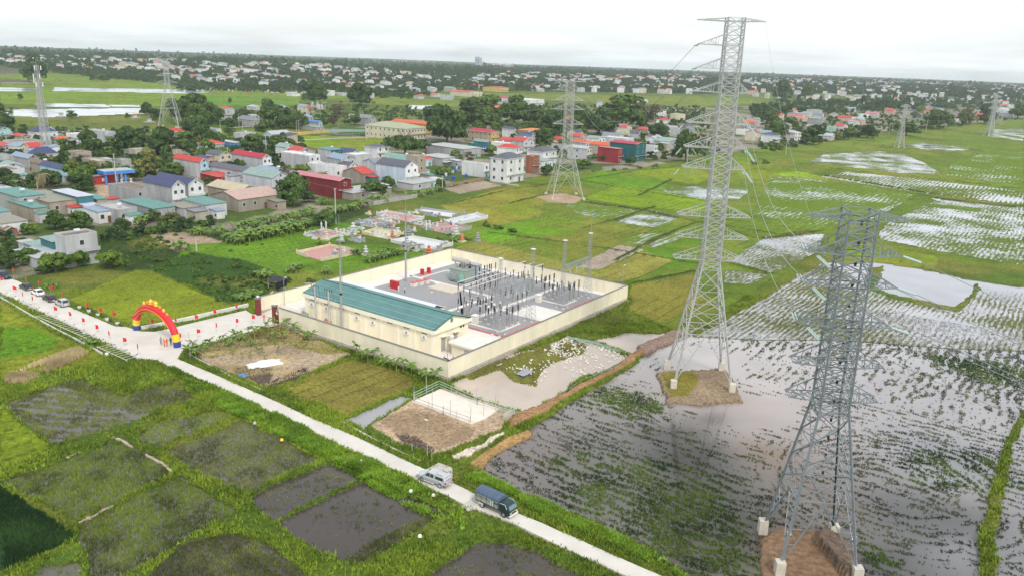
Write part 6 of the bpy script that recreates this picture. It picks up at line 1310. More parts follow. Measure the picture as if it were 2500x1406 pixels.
H('d',(1405,408),(1285,345),(1628,398),9.4,'gable','darkteal','crimson','tall dark green house with crimson roof at the paddy edge',rise=.9,win=(2,2))
H('d',(1330,430),(1270,400),(1408,425),6.0,'flat','palegrey','white','pale lilac house wedged left of the tall dark green house',win=(1,2))
H('d',(1655,440),(1622,405),(1772,440),5.8,'flat','white','slab','white skeleton-fronted house right of the tall dark green house')
H('d',(1825,402),(1705,390),(1915,425),4.4,'shed','beige','greypale','low beige house under a grey roof left of the big field-edge tree',rise=.5)
H('d',(1840,372),(1752,340),(1990,330),5,'gable','grey','greengrey','grey house with green-grey roof behind the field-edge tree',rise=1.6)
H('d',(645,302),(560,285),(708,285),6,'gable','beige','red','beige house with red gable roof behind the earth-pad pylon',rise=1.6)
H('d',(1275,175),(1195,165),(1402,172),7,'gable','cream','red','cream villa with dark red gables above the white flat roof',rise=1.4)
H('d',(1275,240),(1122,228),(1392,242),4.6,'flat','cream','white','long cream flat-roofed house below the cream villa')
H('d',(1560,212),(1448,195),(1640,190),4,'gable','grey','red','grey cottage with red roof left of the dome-shaped tree',rise=1.6)
H('d',(2075,155),(2052,148),(2262,150),6.5,'shed','stone','navy','large stone-grey house with navy roof near the tallest pylon',rise=.6)
H('d',(1985,200),(1862,185),(2070,198),5,'flat','lightgrey','slab','grey house with white window bay behind the dome-shaped tree')
H('d',(2240,300),(2000,290),(2350,300),5,'gablev','pink','red','house with long red roof partly behind the insulators of the tallest pylon',rise=1.6)
# second rank, smaller on the photo
H('h',(450,350),(440,345),(615,345),7,'flat','lightgrey','slab','plain grey house standing in dark trees above the village road',win=(0,0))
H('h',(850,470),(830,440),(945,470),5,'hip','grey','grey','slate-roofed house right of the curved street lamp',rise=2.6)
H('h',(1140,305),(1120,295),(1285,305),5,'hip','paleblue','bluegrey','pale blue house with slate hip roof at the edge of the green field',rise=2.0)
H('h',(1525,330),(1425,325),(1672,350),6,'gablev','cream','crimson','yellow-cream house with red roof beside small palms',rise=1.6)
H('h',(1640,500),(1600,480),(1800,510),3.6,'gable','lightgrey','blue','low house with light blue roof below the yellow-cream house',rise=1.4)
H('h',(1620,560),(1530,530),(1840,570),3.0,'shed','grey','greengrey','low green-grey roofed shed below the light blue roof',rise=.4)
H('h',(2060,410),(2010,405),(2110,410),5,'flat','white','white','small white house at the right of the leafless tree')
H('h',(2245,450),(2235,430),(2390,450),5,'gable','grey','grey','grey slate-roofed house at the left end of the cream school',rise=2.6)
H('h',(390,590),(330,570),(475,590),4.5,'flat','palegrey','greypale','pale house with a small flat roof left of the street lamp')
H('h',(680,640),(675,625),(885,630),4.5,'flat','lightgrey','slab','grey flat-roofed house with tank below the village road',tank=True)
H('h',(600,750),(490,720),(740,750),3,'shed','blue','greypale','low shed with pale roof and blue shutter',rise=.4)
H('h',(860,740),(740,720),(940,720),3,'shed','skyblue','greengrey','small sky-blue shed right of the blue shutter',rise=.4)
H('M',(1230,455),(1200,440),(1392,450),7,'flat','white','white','large plain white warehouse beyond the tree belt',win=(0,0),cat='warehouse')
H('M',(990,440),(905,430),(1125,432),6.5,'gablev','palegrey','crimson','grey warehouse with crimson ridge left of the white warehouse',rise=1.6,win=(0,0),cat='warehouse')
H('M',(920,518),(900,505),(1300,525),6,'gablev','pink','redorange','long building with bright orange-red roof behind the tree belt',rise=1.8)
H('M',(640,420),(615,412),(725,425),6,'flat','lightgrey','slab','grey block at the left of the distant green field')
H('M',(770,395),(730,375),(792,385),6,'gable','cream','red','cream house with red roof above the grey block',rise=1.6)
H('M',(1000,360),(960,350),(1045,358),7,'gablev','yellow','red','yellow house with red roof in the middle distance',rise=1.6)
H('M',(830,345),(785,335),(855,340),7,'gable','pink','red','pink house with red roof left of the yellow one',rise=2)
H('M',(2110,455),(1995,452),(2185,462),6,'flat','white','white','long white house with a roof box beyond the tree belt',win=(5,1))
H('M',(1760,470),(1705,470),(1830,472),6,'hip','white','grey','white villa with grey hip roof right of the earth-pad pylon top',rise=2.0)
H('M',(1840,548),(1790,545),(1915,552),4.5,'hip','white','navy','white house with navy hip roof left of the leafy trees',rise=1.6)
H('M',(1970,480),(1920,485),(2010,478),5,'gable','pink','red','pink house with red gable near the white villa',rise=1.6)
H('M',(2230,545),(2160,545),(2245,552),5,'flat','white','slab','white box house right of the thin trees')
for k,(x,y,L_,W_,h,rf,wl,rc,lab) in enumerate((
	(445,475,12,9,4.6,'gable','grey','redorange','grey house with orange-red roof just right of the tallest pylon'),(655,415,12,8,5.5,'gable','cream','red','cream house with red gable in the right village'),(575,410,9,8,5,'hip','white','navy','white house with navy roof left of the cream gable'),
	(810,425,10,10,5,'gable','white','redorange','white house with orange-red cross gable'),(760,372,8,14,5,'gablev','cream','red','house with wide red roof above the cross-gabled one'),(930,375,10,9,5.5,'flat','beige','slab','beige flat house right of the wide red roof'),
	(960,410,9,9,5.5,'gable','lightgrey','grey','grey gabled house in front of the beige flat house'),(930,510,14,15,4.6,'flat','stone','slab','large stone-grey flat building above the dark field-edge trees'),(1050,505,7,8,5,'flat','mint','teal','small mint house with teal walls beside the stone-grey building'),
	(1030,575,9,12,4,'gable','lightgrey','greypale','pale grey gabled house at the field edge between dark trees'),(1330,315,12,13,8,'hip','white','grey','large white three-storey villa in the right village'),(1385,405,16,10,5.5,'gable','lightgrey','pink','grey house with pale pink-grey roof right of centre in the village'),
	(1505,385,12,12,5.5,'hip','pink','crimson','pink house with crimson hip roof left of the small pylon'),(1300,410,10,14,4.5,'flat','white','bluegrey','white low house with blue-grey roof left of the crimson hip roof'),(1205,365,10,11,4.8,'gable','palegrey','greengrey','pale house with glass-like green roof'),
	(1715,412,6,14,4.0,'gablev','teal','red','teal house with long red roof right of the small pylon'),(1790,378,10,12,5,'gable','cream','red','cream house with red porch roof'),(1815,330,18,18,6,'gablev','stone','grey','large old grey-roofed hall above the red porch roof'),(1650,320,10,12,6,'flat','white','slab','white house at the top of the small pylon'),
	(1985,425,8,9,5,'gable','pink','red','pink house with red roof at the edge of the dark tree row'),(2370,365,12,34,8,'flat','white','white','long white two-storey building near the right edge'),(2090,390,14,22,4,'flat','beige','slab','long beige flat-roofed row of houses'),(430,245,12,12,6,'hip','pink','pink','pink house with pinkish roof beyond the green strip'),
	(540,215,12,14,6,'gable','pink','red','faded red-roofed house in the distance right of the tallest pylon'),(850,222,18,22,7,'flat','cream','white','large white and cream building in the distance right of the tallest pylon'),(1045,255,14,16,6,'gable','lightgrey','grey','grey-roofed distant house above the tree clumps'))):
	a = g(*cp('R',(x,y)),h); HS.append((a.x,a.y,W_,L_)); house(lab,(a.x,a.y),YAW,W_,L_,h,rf,wl,rc,rise=2.0 if rf != 'flat' else .4,win=(2,1),awning=None)
# shop signs, fuel station
sign = pmat('sign_blue',(.05,.10,.42),.5); sorg = pmat('sign_orange',(.75,.32,.08),.5)
a = g(*cp('c',(1340,425)),4.2); b = g(*cp('c',(1582,398)),4.2); d = (b - a); n = d.length / 3
for k,(m_,lab) in enumerate(((sign,'blue shop sign board, left of the orange one'),(sorg,'orange shop sign board between two blue ones'),(sign,'blue shop sign board, right of the orange one'))):
	q = a + d * (k / 3); t = thing('shop_sign',lab,'sign',(q.x - UD.x * .6,q.y - UD.y * .6,4.0),math.atan2(d.y,d.x),'shop signs'); MB().box(0.05,-.1,0,n - .05,.1,1.9).build('board',m_,t)
	for j in range(3): MB().box(.5 + j * n * .27,-.14,.7,.5 + j * n * .27 + n * .2,-.101,1.2).build('lettering_bar',white,t)
	MB().tube((n / 2,.2,-4),(n / 2,.2,0),.08).build('post',galv,t)
stn_b = pmat('station_blue',(.05,.27,.72),.5,var=.05); stn_r = pmat('station_red',(.45,.03,.03),.5)
c0 = g(*cp('a',(1190,262)),5.2); c1 = g(*cp('a',(1545,236)),5.2); dx = (c1 - c0); Lx = dx.length
t = thing('fuel_station_canopy','fuel station canopy with blue fascia on blue columns','canopy',(c0.x,c0.y,.3),math.atan2(dx.y,dx.x)); Dp = 8.5
MB().box(0,0,4.6,Lx,Dp,5.9).build('fascia',stn_b,t); MB().box(.15,.15,5.9,Lx - .15,Dp - .15,5.95).build('roof',rm('greypale'),t); MB().box(-.06,-.06,4.45,Lx + .06,Dp,4.598).build('red_band',stn_r,t)
for x,y in ((.9,1),(5.5,1),(Lx - 4,1),(.9,Dp - 1),(Lx - 4,Dp - 1)): MB().box(x - .35,y - .35,0,x + .35,y + .35,4.45).build('column',stn_b,t)
fc = bpy.data.curves.new('lettering','FONT'); fc.body = 'PVOIL'; fc.size = 1.25; fc.extrude = .02; fo = bpy.data.objects.new('x',fc); col.objects.link(fo); lm = bpy.data.meshes.new_from_object(fo.evaluated_get(bpy.context.evaluated_depsgraph_get())); bpy.data.objects.remove(fo); lm.materials.clear(); lm.materials.append(pmat('letter_navy',(.02,.04,.25),.5,var=0)); fo = obj('lettering',lm,t,(1.0,-.03,4.8)); fo.rotation_euler = (R(90),0,0)
for k in range(2): q = thing('fuel_pump',f'white fuel pump under the canopy, {["left", "right"][k]} one','fuel pump',tuple(Vector(t.location) + dx.normalized() * (7.5 + 4 * k) + Vector((-dx.y,dx.x,0)).normalized() * 1.5),t.rotation_euler[2],'fuel pumps'); MB().box(-.4,-.3,0,.4,.3,1.9).build('body',white,q); MB().box(-.25,-.32,1.0,.25,-.301,1.5).build('display',dk,q)
a = g(*cp('a',(1130,380)),0.3); t = thing('fuel_station_shop','dark red fuel station shop left of the blue canopy','shop',tuple(a),t.rotation_euler[2]); MB().box(-5,0,0,7,6,3.6).build('wall',stn_r,t); MB().box(-5.3,-.5,3.6,7.3,6.2,3.9).build('roof',rm('bluegrey'),t); MB().box(1.5,-.05,1.2,3.2,-.003,2.6).build('window',trim,t)
# yellow wall, open shed, yard walls
tag(wall_line('yellow_wall',[(684,334),(745,330),(803,325)],2.4,.3,wm('yellow')),'long yellow wall beside the lawn left of the cream school','wall')
tag(wall_line('village_road_edge',[(560,314),(615,310),(660,318),(730,326)],.5,1.6,conc2),'pale edge of the village road curving below the street lamps','wall')
tag(wall_line('path_edge',[(735,344),(830,339),(930,336)],.4,1.4,conc2),'pale path along the lawn below the open shed','path')
tag(wall_line('courtyard_wall',[(860,485),(912,503),(1018,484),(1018,478)],1.8,.25,pmat('block_wall',(.40,.38,.35),.9,var=.25)),'grey block wall round an overgrown yard below the pale blue house','wall')
tag(wall_line('plot_wall',[(1088,458),(1182,441),(1182,438)],1.6,.25,pmat('old_brick_wall',(.30,.22,.14),.9,var=.3)),'old brown wall behind the bare brown plot left of the tall white house','wall')
tag(wall_line('drain_slab',[(1185,437),(1245,452),(1265,455)],.4,1.2,conc2),'pale concrete slab path at the foot of the tall white house','path')
t = thing('open_shed','long open shed with green sheet roof on posts left of the cream school','shed',tuple(g(808,332,.3)),YAW)
for i in range(6):
	q = g(810 + i * 17,332,.3) - Vector(t.location); MB().tube(Matrix.Rotation(-YAW,3,'Z') @ q,Matrix.Rotation(-YAW,3,'Z') @ q + Vector((0,0,3)),.12).build('post',galvd,t)
a = Matrix.Rotation(-YAW,3,'Z') @ (g(805,333,.3) - Vector(t.location)); b = Matrix.Rotation(-YAW,3,'Z') @ (g(898,332,.3) - Vector(t.location)); dd = (b - a).normalized(); nn = Vector((-dd.y,dd.x,0)) * 7
m = MB(); m.poly([a + Vector((0,0,3)),b + Vector((0,0,3)),b + nn + Vector((0,0,3.9)),a + nn + Vector((0,0,3.9))]); m.poly([a + Vector((0,0,2.85)),b + Vector((0,0,2.85)),b + Vector((0,0,3)),a + Vector((0,0,3))]); m.build('roof',rm('green'),t)
# blue drums yard
dr = pmat('drum_blue',(.03,.10,.55),.45)
k = 0
for (x,y) in inpoly_pts([(1055,425),(1120,405),(1180,420),(1100,445)],18,.3,3):
	k += 1; t = thing('plastic_tank','blue plastic tank in the trader\'s yard below the flat-topped tree','tank',(x,y,.25),rnd.uniform(0,3),'blue tanks in the yard'); r_ = rnd.uniform(.5,.85); MB().lathe([(r_ * .9,0),(r_,.2),(r_,1.3),(r_ * .5,1.7)],n=10).build('body',dr if k % 4 else wm('palegrey'),t); MB().lathe([(.3,1.7),(.3,1.8)],n=8).build('lid',blk,t)
t = thing('blue_tank','blue plastic tank on a brick stand at the striped warehouse','tank',tuple(g(657,505,.3)),0); MB().box(-1.4,-1.4,0,1.4,1.4,2.6).build('stand',wm('brick'),t); MB().lathe([(.8,-1.1),(1.0,-.9),(1.0,.9),(.8,1.1)],(0,0,3.7),12,'x').build('tank',dr,t)
def lorry(px,lab,c,yaw):
	t = thing('parked_lorry',lab,'lorry',tuple(g(*px,.3)),yaw); MB().box(-3,-1,.9,1.6,1,1.3).build('bed',wm('palegrey'),t)
	for s in (-1,1): MB().box(-3,s * 1 - .04,1.3,1.6,s * 1 + .04,1.9).build('side_board',white,t)
	cb = MB(); loft(cb,[(1.7,[(.95,.5),(.95,1.4),(.85,2.1)]),(2.6,[(.95,.5),(.95,1.4),(.85,2.1)]),(3.1,[(.95,.5),(.95,1.3),(.9,1.35)])]); cb.build('cab',c,t); MB().box(2.85,-.75,1.4,2.95,.75,1.9).build('windscreen',dk,t)
	for x in (-2,2.2):
		for s in (-1,1): wheel(t,x,s * .85,.42,.25)
lorry((1160,428),'small white lorry parked in the trader\'s yard left of the white annex',white,YAW - 1.2); lorry((1118,402),'white lorry parked at the back of the trader\'s yard',white,YAW + 1.9); lorry((165,445),'pale truck under the trees beside the fuel station',wm('skyblue'),YAW + 1.4)
car('white car parked at the far edge of the fuel station forecourt',tuple(g(360,452,.35)),YAW + .4,pwhite,4.4,1.78,'suv','cars in the village'); car('silver car by the roadside shops below the shop signs',tuple(g(1100,403,.35)),YAW + 1.5,psilver,4.4,1.78,'sedan','cars in the village')
# ---------------------------------------------------------------- random fill of the village with smaller houses
def sun_px(p): return p
def free(x,y,r_):
	for (a,b,W_,L_) in HS:
		cx,cy = a + VD.x * W_ / 2 + UD.x * L_ / 2,b + VD.y * W_ / 2 + UD.y * L_ / 2
		if (x - cx) ** 2 + (y - cy) ** 2 < (r_ + .5 * math.hypot(W_,L_)) ** 2: return False
	return True
ZONES = [ # polygon, count, where text
 ([(0,330),(430,322),(560,360),(420,420),(300,400),(0,500)],10,'in the left village'),([(420,345),(740,335),(740,400),(560,420),(420,400)],8,'among trees left of the school'),
 ([(700,400),(930,385),(1080,400),(1000,440),(780,440)],8,'below the school lawn'),([(1180,330),(1420,330),(1500,360),(1200,400)],10,'behind the tall white house'),
 ([(1380,300),(1700,290),(1740,370),(1560,390),(1420,345)],14,'left of the tallest pylon'),([(1820,330),(2100,290),(2120,320),(1860,360)],14,'at the right field edge'),
 ([(1820,290),(2480,262),(2480,290),(2150,318),(1860,330)],30,'in the right village'),([(450,262),(760,268),(1000,275),(900,300),(600,300)],8,'in the palm grove behind the school'),
 ([(700,236),(1130,222),(1180,240),(1000,246)],12,'along the distant green field'),([(400,185),(900,192),(1130,214),(900,226),(600,214),(420,200)],16,'in the far left village'),
 ([(20,150),(420,165),(440,180),(60,166)],10,'on the far left ridge'),([(1130,205),(1720,205),(1720,232),(1130,222)],9,'in the far village right of centre'),
 ([(1820,210),(2500,225),(2500,258),(1830,240)],12,'in the far right village')]
CN = {'grey': 'grey','lightgrey': 'light grey','white': 'white','cream': 'cream','pink': 'pink','beige': 'beige','palegrey': 'pale grey'}
RN = {'grey': 'slate','red': 'red','redorange': 'orange-red','darkgrey': 'dark grey','greypale': 'pale sheet','greengrey': 'green-grey','navy': 'navy','bluegrey': 'blue-grey','slab': 'flat slab','white': 'flat white','green': 'green'}
used = {}
for poly,n,where in ZONES:
	P = np.array(poly,float); lo,hi = P.min(0),P.max(0); got = 0; tries = 0
	while got < n and tries < n * 60:
		tries += 1; px = rnd.uniform(lo[0],hi[0]); py = rnd.uniform(lo[1],hi[1])
		if not pip(np.array([px]),np.array([py]),P)[0]: continue
		a = Vector(gh(px,py)[0]) if py < 205 else g(px,py,0); dist = math.hypot(a.x,a.y); big = 1 + (dist > 900) * .25; W_ = rnd.uniform(6.5,10) * big; L_ = rnd.uniform(8,16) * big
		if not a.x == a.x or dist > 4500 or not free(a.x,a.y,5 if dist < 900 else 7): continue
		wl = rnd.choice(['grey','lightgrey','white','white','cream','pink','beige','palegrey','lightgrey']); rf = rnd.choice(['gable','gable','hip','flat','flat','shed','gablev']); rc = rnd.choice(['grey','red','redorange','darkgrey','greypale','greengrey','navy','bluegrey','greypale','grey','red']) if rf != 'flat' else rnd.choice(['slab','white','slab'])
		h = rnd.choice([3.6,4.2,6.4,6.8]); HS.append((a.x,a.y,W_,L_)); got += 1; z0 = float(hills(np.array([a.x]),np.array([a.y]))[0])
		st = {3.6: 'low',4.2: 'single-storey',6.4: 'two-storey',6.8: 'tall'}[h]; key = f'{st} {CN[wl]} house with {RN[rc]} {"roof" if rf != "gable" else "gable roof"} {where}'; used[key] = used.get(key,0) + 1
		if used[key] > 1: key = key.replace(' house',' ' + ['','','further','third','fourth','fifth'][min(used[key],5)] + ' house')
		house(key,(a.x,a.y),YAW + rnd.choice([0,0,R(90),R(-90),.2,-.2]),W_,L_,h,rf,wl,rc,rise=rnd.uniform(1.4,2.2) if rf != 'flat' else .3,detail=dist < 1100,win=(2,1),group='houses ' + where,tank=dist < 800 and rnd.random() < .25,z0=z0 + .1)
# sheds, lean-tos and yard walls squeezed between the surveyed houses
k = 0
for (ax_,ay_,W_,L_) in HS[:70]:
	for q in range(2):
		k += 1; sd_ = rnd.choice([0,1,2]); w_,l_ = rnd.uniform(3,5.5),rnd.uniform(3,6); v0_,u0_ = ((rnd.uniform(0,max(.1,W_ - w_)),-l_ - .4),(W_ + .4,rnd.uniform(0,max(.1,L_ - l_))),(rnd.uniform(0,max(.1,W_ - w_)),L_ + .4))[sd_]
		x_,y_ = ax_ + VD.x * v0_ + UD.x * u0_,ay_ + VD.y * v0_ + UD.y * u0_; cx_,cy_ = x_ + VD.x * w_ / 2 + UD.x * l_ / 2,y_ + VD.y * w_ / 2 + UD.y * l_ / 2
		if any((cx_ - (a - 0)) * VD.x + (cy_ - b) * VD.y > -w_ / 2 and (cx_ - a) * VD.x + (cy_ - b) * VD.y < W2 + w_ / 2 and (cx_ - a) * UD.x + (cy_ - b) * UD.y > -l_ / 2 and (cx_ - a) * UD.x + (cy_ - b) * UD.y < L2 + l_ / 2 for a,b,W2,L2 in HS): continue
		if not pip(np.array([cx_]),np.array([cy_]),np.array([tuple(g(*p))[:2] for p in VIL]))[0]: continue
		wl = rnd.choice(['grey','lightgrey','white','beige','teal','stain','palegrey']); rc = rnd.choice(['greypale','green','grey','greengrey','red','bluegrey','slab','brown','olive','lilac']); HS.append((x_,y_,w_,l_))
		t = house('x',(x_,y_),YAW,w_,l_,rnd.uniform(2.4,3.4),'shed',wl,rc,rise=.35,detail=False,name='outbuilding',cat='outbuilding',group='small outbuildings of the village'); px_ = W2i((cx_,cy_,2)); where = 'left' if px_[0] < 420 else 'middle' if px_[0] < 850 else 'centre' if px_[0] < 1350 else 'right'
		t['label'] = near(cx_,cy_,f'{WN.get(wl, wl)} outbuilding with {RNN.get(rc, rc)} roof')
		if sd_ == 0 and rnd.random() < .5: MB().box(-.06,.4,1.0,-.01,1.3,1.8).build('window',winm,t)
# the mass of houses too far to tell apart
mats_f = [wm('white'),wm('lightgrey'),wm('cream'),pmat('far_red',(.36,.13,.10),.8),rm('greypale'),rm('grey'),pmat('far_orange',(.42,.2,.13),.8)]
fm = MB()
def far_house(x,y,z,s,m_w,m_r,ya):
	fm.m = m_w; w_,l_,h = 4.5 * s,6 * s,rnd.choice([5,8,9.5]); ca,sa = math.cos(ya),math.sin(ya); q = [(x + a * ca - b * sa,y + a * sa + b * ca) for a,b in ((-w_,-l_),(w_,-l_),(w_,l_),(-w_,l_))]
	fm.prism(q,z - 1,z + h,cap=False); k = len(fm.v); fm.m = m_r; e = [((q[0][0] + q[1][0]) / 2,(q[0][1] + q[1][1]) / 2,z + h + 2),((q[2][0] + q[3][0]) / 2,(q[2][1] + q[3][1]) / 2,z + h + 2)]
	fm.v += [(a,b,z + h) for a,b in q] + e; fm.face((k,k + 1,k + 4)); fm.face((k + 1,k + 2,k + 5,k + 4)); fm.face((k + 2,k + 3,k + 5)); fm.face((k + 3,k,k + 4,k + 5))
for poly,n in (([(0,140),(700,160),(1100,182),(1130,205),(420,182),(0,160)],220),([(1130,182),(1720,188),(1720,206),(1130,206)],170),([(1820,194),(2500,208),(2500,226),(1820,212)],360)):
	P = np.array(poly,float); lo,hi = P.min(0),P.max(0); got = 0
	while got < n:
		px = rnd.uniform(lo[0],hi[0]); py = rnd.uniform(lo[1],hi[1])
		if not pip(np.array([px]),np.array([py]),P)[0]: continue
		a = Vector(gh(px,py)[0]); zg = a.z
		if not a.x == a.x or math.hypot(a.x,a.y) > 5200: got += 1; continue
		got += 1; far_house(a.x,a.y,zg,rnd.uniform(1.0,1.7),rnd.choice([0,0,1,2]),rnd.choice([3,4,4,4,5,5,5,5,6]),YAW + rnd.uniform(-.6,.6))
for poly,n in (([(1130,205),(1720,205),(1720,232),(1130,222)],90),([(1820,210),(2500,225),(2500,262),(1830,240)],140),([(400,185),(900,192),(1130,214),(900,226),(600,214),(420,200)],80),([(20,150),(420,165),(440,180),(60,166)],20)):
	P = np.array(poly,float); lo,hi = P.min(0),P.max(0); got = 0
	while got < n:
		px = rnd.uniform(lo[0],hi[0]); py = rnd.uniform(lo[1],hi[1])
		if not pip(np.array([px]),np.array([py]),P)[0]: continue
		a = Vector(gh(px,py)[0]); got += 1
		if a.x == a.x and free(a.x,a.y,7): HS.append((a.x,a.y,8,12)); far_house(a.x,a.y,float(hills(np.array([a.x]),np.array([a.y]))[0]),rnd.uniform(.8,1.2),rnd.choice([0,0,1,2]),rnd.choice([3,4,4,4,5,5,5,5,6]),YAW + rnd.choice([0,1.57,.2]))
stuff(fm.build('distant_houses',mats_f),'scattered tiny pale and red-roofed houses among trees near the horizon','houses')
# towers on the horizon
def blockb(lab,px,top,wpx,m_,dist=3900,n=8,cols=6,dep=.6):
	d = g(px,175,0); k = dist / math.hypot(d.x,d.y); x,y = d.x * k,d.y * k; h = zt((x,y),top); w_ = wpx / FPX * dist
	t = thing('tower_block',lab,'tower block',(x,y,0),-math.atan2(x,y),'tower blocks on the horizon'); MB().box(-w_ / 2,0,0,w_ / 2,w_ * dep,h).build('wall',m_,t)
	for i in range(n): MB().box(-w_ * .46,-.6,h * .25 + h * .72 * i / n,w_ * .46,-.05,h * .25 + h * .72 * (i + .45) / n).build('window_band',pmat('haze_glass',(.12,.2,.3),.3,var=0),t)
blockb('dark glass tower block standing alone on the horizon',1165,139,12,wm('palegrey'),3600,10); blockb('narrow white tower block joined to the dark glass tower',1174,140,5,wm('white'),3620,8)
for k in range(13): blockb(f'pale block of the faint estate on the horizon, {ORD[k]} from the left',955 + k * 7.3 + rnd.uniform(-1,1),149 + rnd.uniform(-1,1.5),5.5,wm('palegrey') if k % 3 else wm('pink'),5600,4)
for k in range(10): blockb(f'pale block of the low estate right of the tower, {ORD[k]} from the left',1188 + k * 7 + rnd.uniform(-1,1),156 + rnd.uniform(-.5,2),5.5,wm('white') if k % 3 else wm('pink'),4300,3)
# ================================================================ GRAVEYARD
gw = pmat('grave_white',(.62,.62,.60),.8,var=.2,scale=2); gg = pmat('grave_grey',(.36,.37,.38),.8,var=.3,scale=2); gp = pmat('grave_pink_tiles',(.50,.26,.22),.7,var=.2,scale=2); gy = pmat('grave_cream',(.62,.54,.36),.8,var=.2); go = pmat('grave_orange_tile',(.62,.16,.05),.6,var=.15)
def plot(lab,corners,wall,floor,h=.9,gap=True):
	P = [g(*c,.4) for c in corners]; o_ = P[0]; t = thing('grave_plot',lab,'grave plot',tuple(o_),0,'walled grave plots'); m = MB(); m.prism([tuple(p - o_)[:2] for p in P],-.2,.18); m.build('floor',floor,t)
	for i in range(len(P)):
		a,b = P[i] - o_,P[(i + 1) % len(P)] - o_; d = (b - a).normalized(); n = Vector((-d.y,d.x,0)) * .15
		if i == 0 and gap: b = a.lerp(b,.45)
		MB().prism([tuple(q)[:2] for q in (a - n,b - n,b + n,a + n)],-.2,h).build('low_wall',wall,t)
		MB().cbox((a.x,a.y,0),(.35,.35,h + .5)).build('corner_post',wall,t)
	return t
plot('walled grave plot with cream wall and pink tiled floor nearest the compound wall',[(725,620),(785,638),(880,618),(805,603)],gy,gp)
plot('new white walled grave plot with white floor beside the back wall of the compound',[(955,592),(1055,612),(1105,600),(1008,582)],gw,gw)
plot('white tiled plot at the upper right of the graveyard',[(1085,545),(1105,552),(1190,534),(1165,526)],gw,pmat('grave_blue_white',(.55,.60,.66),.6,var=.1),1.1)
plot('grave plot with pink floor below the white tiled plot',[(1035,560),(1090,572),(1150,560),(1100,548)],gg,gp)
plot('long narrow walled plot at the top of the graveyard',[(1020,520),(1105,532),(1120,524),(1030,512)],gg,gw)
plot('white curved-walled plot with two tall posts at the upper middle',[(920,525),(1000,545),(1035,535),(945,520)],gw,gp)
plot('cream walled plot in the middle of the graveyard',[(885,572),(945,585),(985,575),(920,562)],gy,gy)
plot('pink floored plot with small table tombs at the left of the graveyard',[(745,573),(795,586),(840,572),(790,562)],gw,gp,.5)
plot('grey plot with stone tombs left of the middle',[(868,545),(900,556),(950,548),(905,536)],gg,gg,.6)
def pagoda(lab,px,h,m_,r_=None,w_=1.5):
	t = thing('shrine',lab,'shrine',tuple(g(*px,.45)),YAW,'tiered shrines',.8); r_ = r_ or m_; MB().cbox((0,0,-.3),(w_ * 1.5,w_ * 1.3,.7)).build('base',m_,t); z = .4
	for k in range(3):
		s = w_ * (1 - .25 * k); hh = h * .2; MB().cbox((0,0,z),(s * .7,s * .6,hh)).build('tier_wall',m_,t); z += hh; q = s * .62; m = MB(); m.v = [(-q,-q,z + .15),(q,-q,z + .15),(q,q,z + .15),(-q,q,z + .15),(-q * .4,-q * .4,z + h * .1),(q * .4,-q * .4,z + h * .1),(q * .4,q * .4,z + h * .1),(-q * .4,q * .4,z + h * .1),(0,0,z)]
		m.f = [(0,1,5,4),(1,2,6,5),(2,3,7,6),(3,0,4,7),(4,5,6,7),(1,0,8),(2,1,8),(3,2,8),(0,3,8)]; m.mi = [0] * 9; m.build('tier_roof',r_,t); z += h * .1
	MB().lathe([(.1,z),(.14,z + .2),(.02,z + .6)],n=6).build('finial',r_,t)
pagoda('white tiered shrine at the left of the graveyard',(863,568),4.2,gw,None,2.6); pagoda('grey tiered shrine at the top right of the graveyard',(1132,532),3.6,gg,None,2.0); pagoda('grey tiered shrine behind the tall mast',(997,572),3.4,gg,None,2.2); pagoda('grey-white shrine in the pink plot on the right',(1113,572),3.6,gw,None,2.0)
pagoda('orange-roofed shrine just behind the compound wall',(1047,622),3.4,gp,go,2.4); pagoda('orange-roofed shrine beside the back corner of the compound',(1128,590),3.2,gy,go,1.8); pagoda('grey stone shrine standing apart right of the back corner',(1166,588),3.4,gg,None,1.5); pagoda('white shrine in the row of pinnacles in the middle',(1025,548),3.4,gw,None,2.2); pagoda('pink and white shrine right of the cream plot',(958,582),3.2,gp,None,1.8); pagoda('white double shrine behind the banana clump at the compound wall',(893,622),3.2,gw,None,1.6)
k = 0
TL = ['left','middle','right']
for cx,cy,nn,m_,wh in ((775,575,5,gg,'on the pink floor at the left of the graveyard'),(845,572,6,gw,'in front of the white tiered shrine'),(905,550,7,gg,'in the grey plot left of the middle'),(1045,550,6,gw,'in the row of white pinnacles'),(960,535,4,gw,'in the white curved plot'),(875,590,4,gg,'below the white tiered shrine'),(1090,566,3,gg,'on the pink plot at the right'),(1000,600,4,gg,'in the weeds by the new white plot'),(930,578,4,gw,'in the cream plot'),(1060,528,4,gg,'at the long narrow plot'),(940,560,5,gg,'in the middle of the graveyard'),(820,630,2,gg,'in the cream-walled plot')):
	for i in range(nn):
		px = (cx + (i - nn / 2) * 9 + rnd.uniform(-1,1),cy + (i - nn / 2) * 1.2 + rnd.uniform(-2,2)); t = thing('tomb',f'small {"grey" if m_ is gg else "white"} tomb {wh}','tomb',tuple(g(*px,.45)),YAW + rnd.uniform(-.1,.1),'tombs ' + wh)
		hh = rnd.uniform(.6,1.3); MB().cbox((0,0,-.3),(1.1,1.9,.7)).build('slab',m_,t); MB().cbox((0,-.7,.4),(.8,.35,hh)).build('headstone',m_,t); MB().cbox((0,-.7,.4 + hh),(1.1,.6,.12)).build('cap',m_,t)
